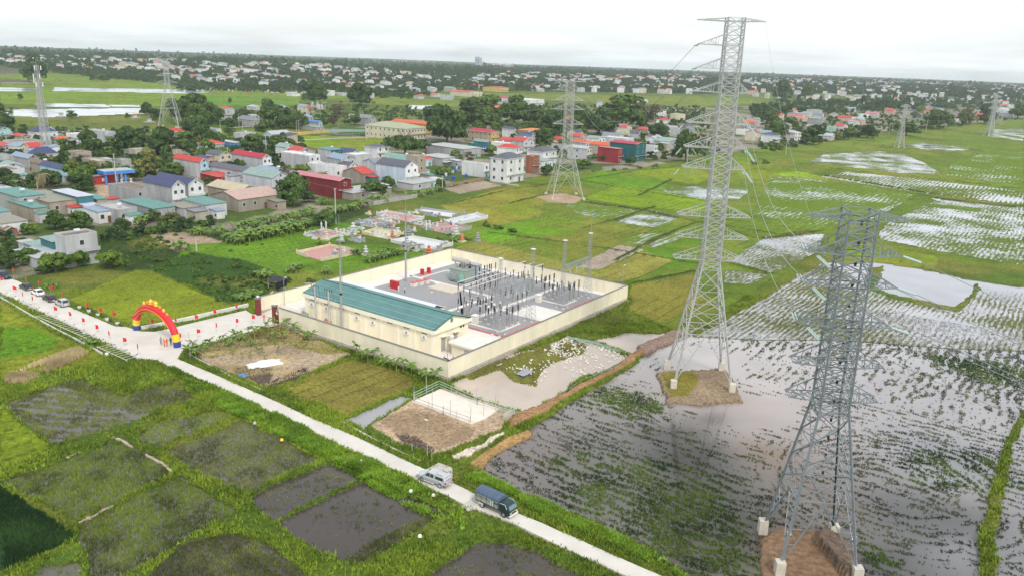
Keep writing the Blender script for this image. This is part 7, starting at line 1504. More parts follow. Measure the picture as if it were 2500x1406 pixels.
for i in range(46):
	px,py = rnd.choice([(rnd.uniform(840,1010),rnd.uniform(540,600)),(rnd.uniform(890,1100),rnd.uniform(520,560)),(rnd.uniform(740,860),rnd.uniform(565,590)),(rnd.uniform(990,1090),rnd.uniform(600,615))]); t = thing('tomb','small stone tomb scattered in the weeds between the walled grave plots','tomb',tuple(g(px,py,.42)),YAW + rnd.uniform(-.15,.15),'scattered tombs between the plots'); m_ = rnd.choice([gw,gg,gg,gy,gp])
	hh = rnd.uniform(.5,1.6); s_ = rnd.uniform(.8,1.5); MB().cbox((0,0,-.3),(1.3 * s_,2.1 * s_,.75)).build('slab',m_,t); MB().cbox((0,-.6,.45),(.9 * s_,.4,hh)).build('headstone',rnd.choice([gw,gg]),t); MB().cbox((0,-.6,.45 + hh),(1.2 * s_,.7,.14)).build('cap',rnd.choice([gg,gw,go]),t)
for px,lab in (((932,530),'white pointed post at the curved plot, left one'),((940,529),'white pointed post at the curved plot, right one'),((785,560),'white pointed post at the left of the graveyard'),((796,558),'white bottle-shaped post at the left of the graveyard'),((1041,562),'cream post at the pink plot, left one'),((1050,561),'cream post at the pink plot, right one')):
	t = thing('grave_post',lab,'post',tuple(g(*px,.45)),0,'grave posts'); MB().lathe([(.3,-.3),(.3,1.6),(.36,1.7),(.3,1.9),(.03,2.7)],n=6).build('post',gw,t)
for (px,py,lab,c) in ((150,287,'pale tomb group in the grass left of the left pylon',0),(330,290,'orange-roofed shrine below the pond left of the left pylon',1),(365,300,'grey tomb group just left of the left pylon legs',0)):
	t = thing('tomb_group',lab,'tomb',tuple(g(px,py,.4)),YAW); MB().cbox((0,0,0),(7,5,.8)).build('base',gg,t); MB().cbox((0,0,.8),(2.5,2,2)).build('shrine',gw,t); MB().cbox((0,0,2.8),(3.4,2.8,.4)).build('roof',go if c else gg,t)
for i in range(46):
	px = rnd.uniform(470,880); t = thing('distant_tomb','tiny pale tomb in the long row behind the far green field','tomb',tuple(g(px,222 + (px - 470) * .022 + rnd.uniform(-3,3),.4)),YAW + rnd.uniform(-.4,.4),'tombs behind the far green field'); s = rnd.uniform(1.2,2.4); MB().cbox((0,0,0),(2 * s,1.6 * s,1.0)).build('slab',rnd.choice([gw,gg,gp]),t); MB().cbox((0,0,1.0),(s,s * .6,rnd.uniform(.8,2.2))).build('headstone',rnd.choice([gw,gw,go]),t)
# black tarp shed and debris by the gate
t = thing('scrap_shelter','scrap shelter with black tarpaulin behind the left compound wall','shelter',tuple(g(674,712,.4)),YAW)
for x,y in ((0,0),(3,0),(3,3),(0,3)): MB().tube((x,y,-.3),(x,y,2.6),.07).build('post',bam,t)
m = MB(); m.poly([(-.4,-.4,2.4),(3.4,-.4,2.6),(3.4,3.4,2.9),(-.4,3.4,2.5)]); m.poly([(-.4,-.42,.6),(3.0,-.42,.9),(3.4,-.41,2.6),(-.4,-.41,2.4)]); m.build('black_tarpaulin',pmat('black_tarp',(.015,.017,.022),.6,bump=.4),t)
for k in range(7): t = thing('plank',['white plank leaning by the scrap shelter','pale board lying behind the compound wall','long pole on the rubble behind the wall','short plank beside the banana plants at the wall','grey board on the rubble right of the shelter','broken white board behind the gate wall','pale post lying by the scrap shelter'][k],'plank',tuple(g(690 + k * 11 - (k % 2) * 60,722 - k * 5 + (k % 2) * 8,.6)),rnd.uniform(0,3)); MB().box(-1.3,-.15,0,1.3,.15,.08).build('board',bam,t)
# rubble strip along the back-left wall
# ================================================================ VEGETATION
# ---- leaf-card crowns
def quads(C,S,N_,rg,asp=1.0):                     # centres, sizes, normals -> vertices
	n = len(C); r_ = rg.normal(size=(n,3)); a = np.cross(N_,r_); a /= np.linalg.norm(a,axis=1)[:,None] + 1e-9; b = np.cross(N_,a); b /= np.linalg.norm(b,axis=1)[:,None] + 1e-9
	a = a * S[:,None] * asp; b = b * S[:,None]; V = np.stack([C - a - b * .6,C + a - b,C + a * .9 + b * .7,C - a * .7 + b],1).reshape(-1,3)
	return V,np.arange(4 * n).reshape(n,4)
def crown_mesh(name,mat_,seed,blobs=14,per=90,leaf=.10,flat=1.0,tall=1.0,spread=.58):
	rg = np.random.default_rng(seed); C = []; T = []; NN_ = []
	for k in range(blobs):
		th = rg.uniform(0,2 * math.pi); rad = spread * math.sqrt(rg.uniform(0,1)); zc = (.12 + .95 * rg.uniform(0,1)) * (1 - .45 * (rad / spread) ** 2)
		c = np.array([rad * math.cos(th),rad * math.sin(th),zc * flat]); br = rg.uniform(.24,.40); d = rg.normal(size=(per,3)); d /= np.linalg.norm(d,axis=1)[:,None]; d[:,2] = np.where(d[:,2] < -.3,-d[:,2],d[:,2])
		rr__ = br * rg.uniform(.72,1.08,per)[:,None]; C.append(c + d * rr__ * np.array([1,1,.75 * tall])); NN_.append(d + rg.normal(size=(per,3)) * .5); T.append(np.clip(rg.uniform(.1,.75) + rg.uniform(-.25,.25,per),0,1))
	C = np.concatenate(C); NN_ = np.concatenate(NN_); T = np.concatenate(T); S = rg.uniform(.6,1.3,len(C)) * leaf; V,F_ = quads(C,S,NN_,rg)
	return npmesh(name,V,F_,mat_,np.repeat(T,4))
lf_dark = leafmat('leaf_dark',(.022,.055,.014),(.095,.17,.03)); lf_mid = leafmat('leaf_mid',(.035,.085,.014),(.13,.21,.03)); lf_bright = leafmat('leaf_bright',(.06,.13,.015),(.21,.30,.04)); lf_yel = leafmat('leaf_yellow',(.10,.13,.03),(.28,.28,.07)); lf_brown = leafmat('leaf_brown',(.06,.055,.03),(.17,.14,.07))
lf_far = leafmat('leaf_far',(.025,.06,.022),(.085,.15,.04))
bark = pmat('bark',(.16,.13,.10),.9,var=.3,scale=3); barkp = pmat('bark_pale',(.36,.33,.28),.9,var=.2,scale=3)
def trunk_mesh(seed,h=1.0,thick=.05,limbs=4,m_=bark):
	r_ = random.Random(seed); mb = MB(); top = Vector((r_.uniform(-.08,.08),r_.uniform(-.08,.08),h)); mb.tube((0,0,-.1),top,thick,thick * .65,6)
	for k in range(limbs): a = k * 6.28 / limbs + r_.uniform(-.4,.4); mb.tube(top * .85,top + Vector((math.cos(a) * .35,math.sin(a) * .35,.35)),thick * .5,thick * .2,5)
	return mb.mesh('trunk',m_)
CROWNS = {'dark': [crown_mesh('crown',lf_dark,s,22,150,.06) for s in (1,2,3)],'mid': [crown_mesh('crown',lf_mid,s,20,140,.065) for s in (4,5,6)],'bright': [crown_mesh('crown',lf_bright,s,14,130,.07) for s in (7,8)],
		  'flat': [crown_mesh('crown',lf_dark,9,26,110,.05,.42,.6,.85)],'tall': [crown_mesh('crown',lf_dark,s,16,130,.055,1.9,1.1,.42) for s in (10,11)],'yellow': [crown_mesh('crown',lf_yel,s,13,120,.06) for s in (12,13)],
		  'bare': [crown_mesh('crown',lf_brown,14,13,45,.05,1.2)],'small': [crown_mesh('crown',lf_mid,s,8,70,.09,.8) for s in (15,16)]}
TRUNKS = [trunk_mesh(s) for s in range(3)]; TP = [trunk_mesh(9,1.3,.03,6,barkp)]
KN = {'dark': 'dark green tree','mid': 'leafy green tree','bright': 'bright green tree','flat': 'broad flat-topped tree','tall': 'tall slender dark tree','yellow': 'yellowish green tree','bare': 'sparse brownish tree','small': 'low green bush'}
def tree(x,y,r_,kind,lab,hfac=1.0,grp='trees of the village',z=.25,lift=None):
	bush = kind == 'small'; t = thing('bush' if bush else 'tree',lab,'bush' if bush else 'tree',(x,y,z),rnd.uniform(0,6.28),grp)
	lift = (.0 if bush else .22 if kind != 'flat' else .3) if lift is None else lift; c = obj('crown',rnd.choice(CROWNS[kind]),t,(0,0,lift * r_)); c.scale = (r_,r_,r_ * hfac)
	tr = obj('trunk',rnd.choice(TP if kind in ('bare',) else TRUNKS),t); tr.scale = (r_,r_,r_ * (lift + .55))
	return t
# ---- palms and bananas
def frond(mb,a,L,up,droop,w_,n=6,z0=0.0,r0=0.0):
	d = Vector((math.cos(a),math.sin(a),0)); s = Vector((-d.y,d.x,0)); P = []
	for i in range(n + 1): t_ = i / n; P.append(Vector((0,0,z0)) + d * (r0 + L * t_ * (1 - .15 * droop * t_)) + Vector((0,0,up * t_ - droop * t_ * t_)))
	for i in range(n):
		w0 = w_ * math.sin(math.pi * (.08 + .9 * i / n)); w1 = w_ * math.sin(math.pi * (.08 + .9 * (i + 1) / n))
		for q in (-1,1): mb.poly([P[i],P[i + 1],P[i + 1] + s * w1 * q - Vector((0,0,w1 * .45)),P[i] + s * w0 * q - Vector((0,0,w0 * .45))])
def tinted(mb,name,m_,k=4):
	me = mb.mesh(name,m_); a = me.attributes.new('tint','FLOAT','POINT'); n = len(me.vertices); r_ = np.repeat(rng.uniform(0,1,n // k + 1),k)[:n].astype(np.float32); a.data.foreach_set('value',r_); return me
lf_ban = leafmat('banana_leaf',(.07,.15,.02),(.22,.32,.05),.45); lf_palm = leafmat('palm_frond',(.05,.09,.02),(.18,.22,.06),.5); lf_dry = leafmat('dry_frond',(.14,.12,.06),(.34,.28,.15),.8); stem_m = pmat('banana_stem',(.30,.30,.10),.8,var=.3)
def palm_mesh(seed,m_,dr):
	r_ = random.Random(seed); mb = MB()
	for k in range(22): frond(mb,k * 2.4 + r_.uniform(-.2,.2),r_.uniform(2.6,3.4),r_.uniform(-.2,1.9),r_.uniform(1.2,2.6) * dr,.36)
	return tinted(mb,'fronds',m_,48)
PALM = [palm_mesh(1,lf_palm,1),palm_mesh(2,lf_palm,1.2),palm_mesh(3,lf_dry,1.9)]
ptr = MB(); ptr.tube((0,0,-.1),(.04,0,.5),.030,.022,7).tube((.04,0,.5),(.02,.02,1.0),.022,.018,7); ptr = ptr.mesh('trunk',barkp)
def palm(x,y,h,lab,v_=0,s=1.0,grp='palms'):
	t = thing('palm_tree',lab,'palm',(x,y,.25),rnd.uniform(0,6),grp); o = obj('trunk',ptr,t); o.scale = (9,9,h); o = obj('fronds',PALM[v_],t,(.2,.2,h)); o.scale = (s,) * 3
	return t
bl = []
for s in range(3):
	mb = MB(); frond(mb,0,1.9 - .2 * s,[1.5,.9,.35][s],[1.0,1.3,1.2][s],.32,6,r0=.05); bl.append(tinted(mb,'leaf',lf_ban,8))
bst = MB().tube((0,0,-.1),(.05,0,1.0),.11,.07,6).mesh('stem',stem_m)
def banana(x,y,h,lab,z=.4,grp='banana plants',sc0=1.0):
	t = thing('banana_plant',lab,'banana plant',(x,y,z),rnd.uniform(0,6),grp); o = obj('stem',bst,t); o.scale = (1,1,h)
	n = rnd.randint(5,8); a0 = rnd.uniform(0,6); s = rnd.uniform(.75,1.15) * sc0
	for k in range(n): o = obj('leaf',bl[0 if k < 2 else rnd.choice([0,1,1,2])],t,(.04,0,h * .97)); o.rotation_euler = (0,rnd.uniform(-.2,.15),a0 + k * 6.28 / n + rnd.uniform(-.4,.4)); o.scale = (s * rnd.uniform(.8,1.1),) * 3
def clump_mesh(seed):
	r_ = random.Random(seed); mb = MB(); st = MB()
	for j in range(7):
		ox,oy = r_.uniform(-1.6,1.6),r_.uniform(-1.6,1.6); h = r_.uniform(1.2,2.6); st.tube((ox,oy,-.1),(ox,oy,h),.13,.09,5)
		for k in range(8):
			k0 = len(mb.v); frond(mb,k * .8 + r_.uniform(-.3,.3),r_.uniform(1.5,2.2),r_.uniform(.3,1.7),r_.uniform(.9,1.8),.33,5,h)
			for q in range(k0,len(mb.v)): v_ = mb.v[q]; mb.v[q] = (v_[0] + ox,v_[1] + oy,v_[2])
	return tinted(mb,'leaves',lf_ban,40),st.mesh('stems',stem_m)
CL = [clump_mesh(s) for s in (1,2,3)]
def clump(x,y,s,lab,grp='banana clumps'):
	a,b = rnd.choice(CL); t = thing('banana_clump',lab,'banana clump',(x,y,.3),rnd.uniform(0,6),grp); o = obj('leaves',a,t); o.scale = (s,) * 3; o['kind'] = 'stuff'; o = obj('stems',b,t); o.scale = (s,) * 3; o['kind'] = 'stuff'
# ---- surveyed trees: crop, base pixel, width in crop pixels, kind, height factor, label
def depth(x,y): return float(np.array([x,y,-CZ]) @ _f)
def TR(c,x,y,wpx,kind,lab,hf=1.0,**k):
	a = g(*cp(c,(x,y)),.25); r_ = wpx / CROP[c][2] / 2 * depth(a.x,a.y) / FPX / .88; TREES.append((a.x,a.y)); return tree(a.x,a.y,r_,kind,lab,hf,**k)
TREES = []
for a in (('f',1105,722,290,'dark','round dark green tree in front of the large plain grey house',1.2),('f',1600,720,400,'dark','wide dark mango tree left of the tall dark one',1.0),('f',1975,750,290,'dark','tall dark mango tree, right one of two above the street',1.5),('f',985,1110,380,'bright','large bright green tree beside the fuel station',1.15),
		  ('f',800,720,200,'mid','green tree at the foot of the telecom mast',1.1),('f',770,830,190,'mid','green tree left of the large bright one',1),('f',490,870,260,'dark','dark low tree on the slate roof left of the sky-blue house',.7),('f',60,1100,260,'dark','dark tree behind the left coconut palm',.9),('f',620,1140,300,'dark','dark undergrowth tree between the palm and the bright tree',.9),
		  ('f',1000,1180,330,'dark','dark lower tree under the large bright one',.7),('f',1640,1060,230,'bright','bright green tree at the right post of the fuel station',1.0),('f',1800,1010,300,'yellow','yellowish drooping tree right of the fuel station canopy',1.0),('f',2100,1000,280,'mid','green shrubby tree left of the long red-roofed grey house',.7),
		  ('f',1840,850,260,'yellow','pale yellowish tree above the fuel station',.9),('f',1440,890,80,'dark','narrow dark tree behind the fuel station canopy',2.2),('f',1350,760,200,'mid','green banana-like bush behind the beige box house',.7),('f',2350,560,330,'dark','dark tree at the left of the upper street',1.1),('f',2300,680,330,'mid','green tree above the beige box house with white posts',.8),
		  ('f',100,490,230,'dark','dark tree beside the mint-green house',1.2),('f',20,300,120,'dark','dark tree cut by the left edge above the mint-green house',2),('f',880,300,130,'mid','small tree standing alone by the lower white pond',.9),('f',250,70,70,'dark','small dark tree in the green field by the left edge',1.3),('f',1560,300,80,'mid','small bush by the orange shrine',1),
		  ('f',1800,260,170,'dark','dark tree left of the pylon in the left field',1.1),('f',1900,320,170,'dark','dark bushy tree behind the left pylon',1),('f',2230,370,330,'dark','big dark tree just right of the left pylon',1.2),('f',2420,390,300,'mid','green tree further right of the left pylon',1.1),('f',2120,220,200,'mid','tree behind the right leg of the left pylon',1.0),
		  ('a',640,1380,330,'bright','bright leafy tree in front of the big white block, left one',1.0),('a',900,1330,240,'bright','bright leafy tree against the big white block, right one',1.5),('a',1265,1340,300,'bright','bright leafy tree right of the big white block',1.0),('a',330,1290,300,'mid','green tree above the dark car at the left edge',.8),('a',80,1340,230,'dark','dark bushes at the left end of the lane',.7),('a',500,1400,200,'dark','dark hedge behind the parked cars',.6),
		  ('a',630,890,260,'mid','green tree in front of the stained house',1.0),('a',930,880,300,'mid','green shrubby tree below the olive terrace house',.8),('a',340,950,200,'bright','rounded bright green tree by the brick outhouse',.9),('a',770,910,200,'dark','dark bush between two green trees',.6),('a',1400,900,200,'mid','banana-leafed tree behind the orange brick heap',.8),('a',1950,840,300,'yellow','reddish green hedge tree below the white gable',.5),('a',1750,800,200,'mid','bushy tree under the wide green roof',.9),('a',1040,1180,0.1,'small','small weed at the white block',1),
		  ('b',1490,770,400,'dark','large dark tree in front of the green-grey gable',1.25),('b',1380,520,200,'bare','sparse-leaved tree beside the large dark one',1.4),('b',130,410,220,'mid','green shrub tree left of the long grey houses',.6),('b',500,260,260,'mid','green tree between the two red ridge roofs',1.2),('b',680,250,200,'bright','bright green tree left of the second red ridge roof',1.2),('b',570,490,90,'mid','small tree in front of the red awning',1),('b',760,470,100,'dark','dark small tree by the pink-roofed shop',1.1),
		  ('b',490,520,90,'dark','dark small tree by the navy roof corner',1.3),('b',1850,1000,300,'dark','dark round bush left of the white pole',.7),('b',1660,720,200,'dark','dark bushes under the large dark tree',.8),('b',30,60,200,'dark','dark tree top left above the beige box house',1.4),('b',1000,130,280,'mid','green tree behind the red porch house',.8),('b',1350,150,300,'mid','green tree row end left of the white boxy house',.7),
		  ('c',650,480,470,'flat','broad flat-topped tree in front of the cream school',1.0),('c',1130,325,480,'dark','huge dark tree right of the cream school',1.25),('c',1000,160,380,'dark','dark tree crown behind the school gable',1.0),('c',1420,110,420,'dark','dark tree of the belt above the crimson roof',1.0),('c',1650,120,420,'mid','green tree of the belt, second right of the huge one',1.0),('c',1900,120,400,'mid','green tree of the belt above the dark hip roofs',1.0),('c',2120,110,260,'dark','dark tree of the belt left of the orange building',1.1),
		  ('c',2310,210,300,'dark','dark tree right of the orange building',1.0),('c',1240,570,190,'mid','green tree in the trader\'s yard in front of the shops',1.1),('c',1390,550,190,'bare','brownish tree beside the green yard tree',.8),('c',1640,470,160,'bright','bright small tree below the blue sign',1.1),('c',1780,430,130,'mid','rounded small tree left of the tall white house roof',1.1),('c',1110,690,220,'bright','low spreading tree among the blue tanks',.6),('c',2200,330,200,'dark','dark tree behind the white pyramid-roof house',1.2),('c',2270,700,160,'dark','dark bush right of the brick house frame',1.0),('c',230,560,140,'mid','small tree behind the stone cottage',.9),
		  ('c',450,860,200,'mid','green tree at the foot of the pale blue house',.9),('c',300,960,330,'mid','large green thicket inside the grey courtyard wall',.8),('c',1060,870,150,'dark','dark tree at the corner of the bare plot',1.2),('c',1690,260,90,'dark','small tree by the peach block',1.1),
		  ('d',1200,180,700,'mid','largest green tree of the belt right of the earth-pad pylon',.75),('d',650,190,400,'mid','green tree of the belt behind the earth-pad pylon',.9),('d',300,190,330,'dark','dark tree of the belt left of the earth-pad pylon',1.0),('d',900,270,500,'dark','dark lower tree of the belt right of the pylon',.7),('d',180,400,260,'dark','dark tree behind the dark hip roof',1.1),('d',780,380,130,'dark','small dark tree right of the red gable',1),('d',1700,350,330,'dark','dome-shaped dark tree left of the tallest pylon',.9),
		  ('d',1470,320,200,'bright','bright bush below the cream villa',.6),('d',2080,640,400,'dark','big dark tree at the field edge left of the tallest pylon',1.4),('d',980,640,170,'dark','dark tree between the grey house and the dark red house',1.0),('d',200,820,160,'dark','dark bush at the foot of the unfinished house',1.0),('d',680,740,260,'bright','bright bush at the field edge right of the earth-pad pylon',.7),('d',1330,690,170,'dark','dark bush by the teal lean-to',.8),('d',1650,100,300,'bare','greyish airy tree above the red cottages',1.0),('d',1450,100,330,'bare','greyish airy tree left of its twin',1.0),
		  ('R',620,600,200,'dark','dark tree with palm at the field edge right of the tallest pylon',.9),('R',890,640,170,'dark','dark tree left of the pale grey gabled house at the field edge',1.1),('R',560,480,150,'mid','green tree behind the dark field-edge tree',.8),('R',700,520,130,'mid','green tree top right of the tallest pylon',.9),('R',1160,600,120,'mid','green tree at the field edge below the mint house',.9),('R',1300,590,150,'dark','dark tree further right along the field edge',.8),
		  ('R',1850,520,230,'dark','dark tree row left of the yellowish tree',.8),('R',2060,490,170,'yellow','yellowish tree at the right end of the village',1.0),('R',2200,480,160,'dark','dark tree near the smoke at the right',1.2),('R',1710,400,70,'bright','small bright pyramid-shaped tree in the right village',1.4),('R',650,300,170,'dark','dark airy tree beyond the green strip',1.1),('R',850,290,120,'dark','second dark airy tree beyond the green strip',1.3),('R',1600,570,200,'mid','green bushes at the foot of the small pylon',.6),('R',2450,440,160,'mid','green tree at the right edge below the long white building',.8),
		  ('L',260,300,210,'tall','tall dark tree clump behind the telecom mast',.9),('L',195,280,110,'dark','dark tree left of the tall clump',1.3),('L',640,275,60,'dark','small dark tree beyond the long white pond',1.2),('L',1560,430,45,'tall','narrow tall dark tree in the far green field',.9),('L',700,280,90,'mid','small tree beyond the white pond, right one',.8),('h',560,560,120,'dark','dark tree right of the plain grey house',1.2),('h',720,520,220,'dark','dark tree between the street lamps',1.2),
		  ('h',150,480,400,'dark','large dark tree below the left pylon foot',1.0),('h',340,520,300,'mid','green tree left of the plain grey house',1.1),('h',1050,480,330,'mid','green tree below the pale blue hip-roofed house',1.0),('h',1250,560,330,'dark','dark tree above the yellow wall, left one',1.0),('h',1400,580,280,'dark','dark tree above the yellow wall, right one',.9),('h',1880,560,260,'bare','tall sparse tree in front of the open shed',1.5),('h',2080,530,180,'dark','dark tree left of the slate-roofed house',1.0),
		  ('h',160,680,330,'dark','dark tree mass below the village road',1.0),('h',560,660,170,'mid','green bush left of the grey flat roof with tank',.8),('h',1020,680,300,'mid','green tree below the village road bend',.8),('h',350,850,330,'mid','green tree mass behind the red ridge house',1.0),('h',820,830,260,'mid','green bushes behind the second red ridge roof',.8),('h',1150,850,330,'mid','long green thicket left of the lawn',.7),('h',2150,300,330,'dark','dark palm-like tree group behind the school',1.2),('h',1600,270,330,'dark','dark tree row above the yellow-cream house',1.0)):
	TR(*a[:6],hf=a[6])
def PT(c,x,y,top,lab,v_=0,s=None):
	a = g(*cp(c,(x,y)),.25); h = zt((a.x,a.y),cp(c,(0,top))[1]); palm(a.x,a.y,max(3,h),lab,v_,s or 1.3)
PT('a',225,470,350,'coconut palm at the left with pale drooping fronds',0,1.5); PT('a',500,470,270,'coconut palm with dry brown hanging fronds',2,1.6); PT('b',1820,600,400,'coconut palm with drooping fronds in front of the dark red barn',0,1.2); PT('R',610,620,560,'short palm in the dark field-edge tree',0,1.2)
PT('h',1545,420,340,'small palm in front of the yellow-cream house, left one',0,1.1); PT('h',1640,430,360,'small palm in front of the yellow-cream house, right one',0,1.1); PT('b',1570,330,270,'small palm with few fronds left of the white flat house',1,1.2); PT('M',905,480,455,'palm in front of the crimson-ridged warehouse',1,1.4); PT('M',1335,490,462,'palm in front of the large white warehouse',1,1.4)
for k in range(16): a = g(735 + k * 12 + rnd.uniform(-4,4),262 + rnd.uniform(-6,14),.2); palm(a.x,a.y,rnd.uniform(6,9),f'coconut palm in the grove behind the school, {ORD[k]} from the left' if k < 16 else '',rnd.choice([0,1]),1.3,'coconut palms behind the school')
# banana plants
def BN(pts,grp,lab,z=.4,hr=(1.2,2.2)):
	for i,p in enumerate(pts): a = g(*p,z); banana(a.x,a.y,rnd.uniform(*hr),lab.format(ORD[i] if i < 16 else 'further'),z,grp)
BN([(463,866),(478,872),(470,850),(487,858),(503,862),(510,845),(527,852),(545,838),(560,845),(575,830),(592,832),(607,820),(622,828)],'banana plants along the entry road','banana plant between entry road and bare plot, {} from the left')
BN([(640,815),(655,806),(672,802),(688,806),(700,800),(715,812),(728,820),(745,826),(762,838),(690,830),(660,830)],'banana plants at the gate corner','banana plant at the compound gate corner, {} in the group')
BN([(871,868),(884,876),(898,884),(914,878),(935,892),(953,900),(968,905),(985,906),(1005,914),(1023,920),(1040,935),(1062,930)],'banana plants along the wall foot','young banana plant at the compound wall foot, {} from the left',.4,(1.4,2.4))
BN([(205,836),(218,842),(228,846)],'banana plants below the racks','banana plant beside the long white rack, {} from the left',.3,(.5,1.0)); BN([(1310,528),(1355,518)],'lone banana plants','lone banana plant by the earth-pad pylon, {} from the left',.3,(2.5,3.5)); BN([(120,706),(134,704)],'banana plants by the cars','small banana plant beyond the parked cars, {} from the left',.4,(.8,1.2))
for k in range(22): a = g(rnd.uniform(520,760),0,.4) if 0 else g(*rnd.choice([(rnd.uniform(560,700),rnd.uniform(850,880)),(rnd.uniform(600,740),rnd.uniform(835,860))]),.45); banana(a.x,a.y,rnd.uniform(.7,1.2),'small half-dried banana shoot on the bare plot',.45,'banana shoots on the bare plot',.42)
CLP = [(440,612,1.2,'big banana clump standing alone by the bare plot'),(345,548,1.1,'banana clump behind the cluttered flat roof'),(482,575,1.1,'banana clump below the striped warehouse, far left'),(300,560,.9,'banana clump by the grey lean-to'),(345,500,1.2,'banana clump rising between the flat roof and the green roof'),
	   (540,575,1.1,'banana clump at the left end of the grove')] + [(565 + k * 15,592 - k * 3.2 + (k % 2) * 7,1.15,f'banana clump in the long front row of the grove, {ORD[k]} from the left') for k in range(13)] + [(585 + k * 22,562 - k * 4.5,1.1,f'banana clump in the back row of the grove, {ORD[k]} from the left') for k in range(9)] + \
	  [(800,525,1.2,'bright banana clump right of the white pole, left one'),(830,520,1.2,'bright banana clump right of the white pole, middle one'),(860,515,1.1,'bright banana clump right of the white pole, right one'),(790,500,1.1,'banana clump below the red barn'),(885,505,1.2,'banana clump in the courtyard, left'),(910,495,1.2,'banana clump in the courtyard, middle'),(935,495,1.1,'banana clump in the courtyard, right'),
	   (1000,480,1.1,'banana clump left of the bare brown plot, first'),(1025,480,1.1,'banana clump left of the bare brown plot, second'),(1050,475,1.1,'banana clump left of the bare brown plot, third'),(1075,468,1.0,'banana clump left of the bare brown plot, fourth'),(905,640,.9,'banana clump behind the back left wall, left one'),(930,632,1.0,'banana clump behind the back left wall, middle one'),(955,625,1.0,'banana clump behind the back left wall, right one'),
	   (975,622,.8,'banana clump behind the back left wall, far right one'),(870,622,.8,'banana clump by the cream-walled grave plot'),(645,680,1.0,'banana clump in the thicket left of the scrap shelter'),(715,665,.9,'banana clump on the grass below the cream grave plot'),(590,735,.8,'banana clump beside the gate pillar'),(620,725,.8,'banana clump left of the scrap shelter'),(1115,590,.8,'banana clump by the orange shrine'),(800,668,.7,'yellowish banana clump near the wall'),(295,420,1.2,'banana clump behind the beige box house'),(270,415,1.2,'banana clump left of the mango trees')]
for x,y,s,lab in CLP: a = g(x,y,.3); clump(a.x,a.y,s,lab); TREES.append((a.x,a.y))
for k,(x,y,r_,kd) in enumerate([(520,680,2.0,'small'),(560,690,2.2,'small'),(600,700,2.0,'small'),(640,700,2.4,'small'),(480,665,1.8,'small'),(545,712,2.2,'small'),(500,645,1.8,'small'),(580,655,2.0,'small'),(670,690,2.0,'small'),(620,672,2.2,'small'),(700,690,2.0,'small'),(1215,560,2.4,'small'),(1250,568,2.4,'small'),(1185,552,2.0,'small'),(1010,530,1.6,'small'),(945,560,1.6,'small'),(985,585,1.8,'small'),(1075,590,1.8,'small'),(1870,400,3,'small'),(1840,402,3,'small'),
	 (290,640,1.6,'small'),(330,620,1.8,'small'),(370,610,1.8,'small'),(385,640,1.8,'small'),(250,590,1.8,'small'),(310,585,2,'small'),(730,655,1.6,'small'),(760,690,1.6,'small'),(1600,408,2.4,'small'),(1560,412,2.2,'small'),(1500,418,2,'small')]):
	a = g(x,y,.3); tree(a.x,a.y,r_,kd,f'low green bush {["in the dark thicket left of the compound", "in the weeds of the graveyard", "in the garden right of the white block"][0 if k < 11 else 2 if k >= 20 and k < 26 else 1]}' if k < 28 else 'low green bush at the field edge',.8,'low bushes')
# random individual trees among the houses
cnt_i = 0
TZ = [([(0,335),(430,330),(700,345),(900,400),(700,470),(450,420),(200,440),(0,470)],44,'in the left village'),([(1380,300),(1700,300),(1730,385),(1500,400),(1200,340)],20,'left of the tallest pylon'),([(1830,300),(2480,270),(2480,300),(2140,330),(1880,372)],40,'in the right village')]
def hfree(x,y,r_):
	for (a,b,W_,L_) in HS:
		dx,dy = x - a,y - b; v_ = dx * VD.x + dy * VD.y; u_ = dx * UD.x + dy * UD.y
		if -r_ < v_ < W_ + r_ and -r_ < u_ < L_ + r_: return False
	return True
for poly,n,where in TZ:
	P = np.array(poly,float); lo,hi = P.min(0),P.max(0); got = 0; tries = 0
	while got < n and tries < 3000:
		tries += 1; px = rnd.uniform(lo[0],hi[0]); py = rnd.uniform(lo[1],hi[1])
		if not pip(np.array([px]),np.array([py]),P)[0]: continue
		a = g(px,py,.2); r_ = rnd.uniform(2.4,4.4)
		if not hfree(a.x,a.y,r_ * .5): continue
		kd = rnd.choice(['dark','mid','mid','dark','bright','yellow','dark']); got += 1; tree(a.x,a.y,r_,kd,near(a.x,a.y,KN[kd]) if 'right village' not in where else f'{KN[kd]} among the houses {where}',rnd.uniform(.8,1.3),f'{KN[kd]}s {where}')
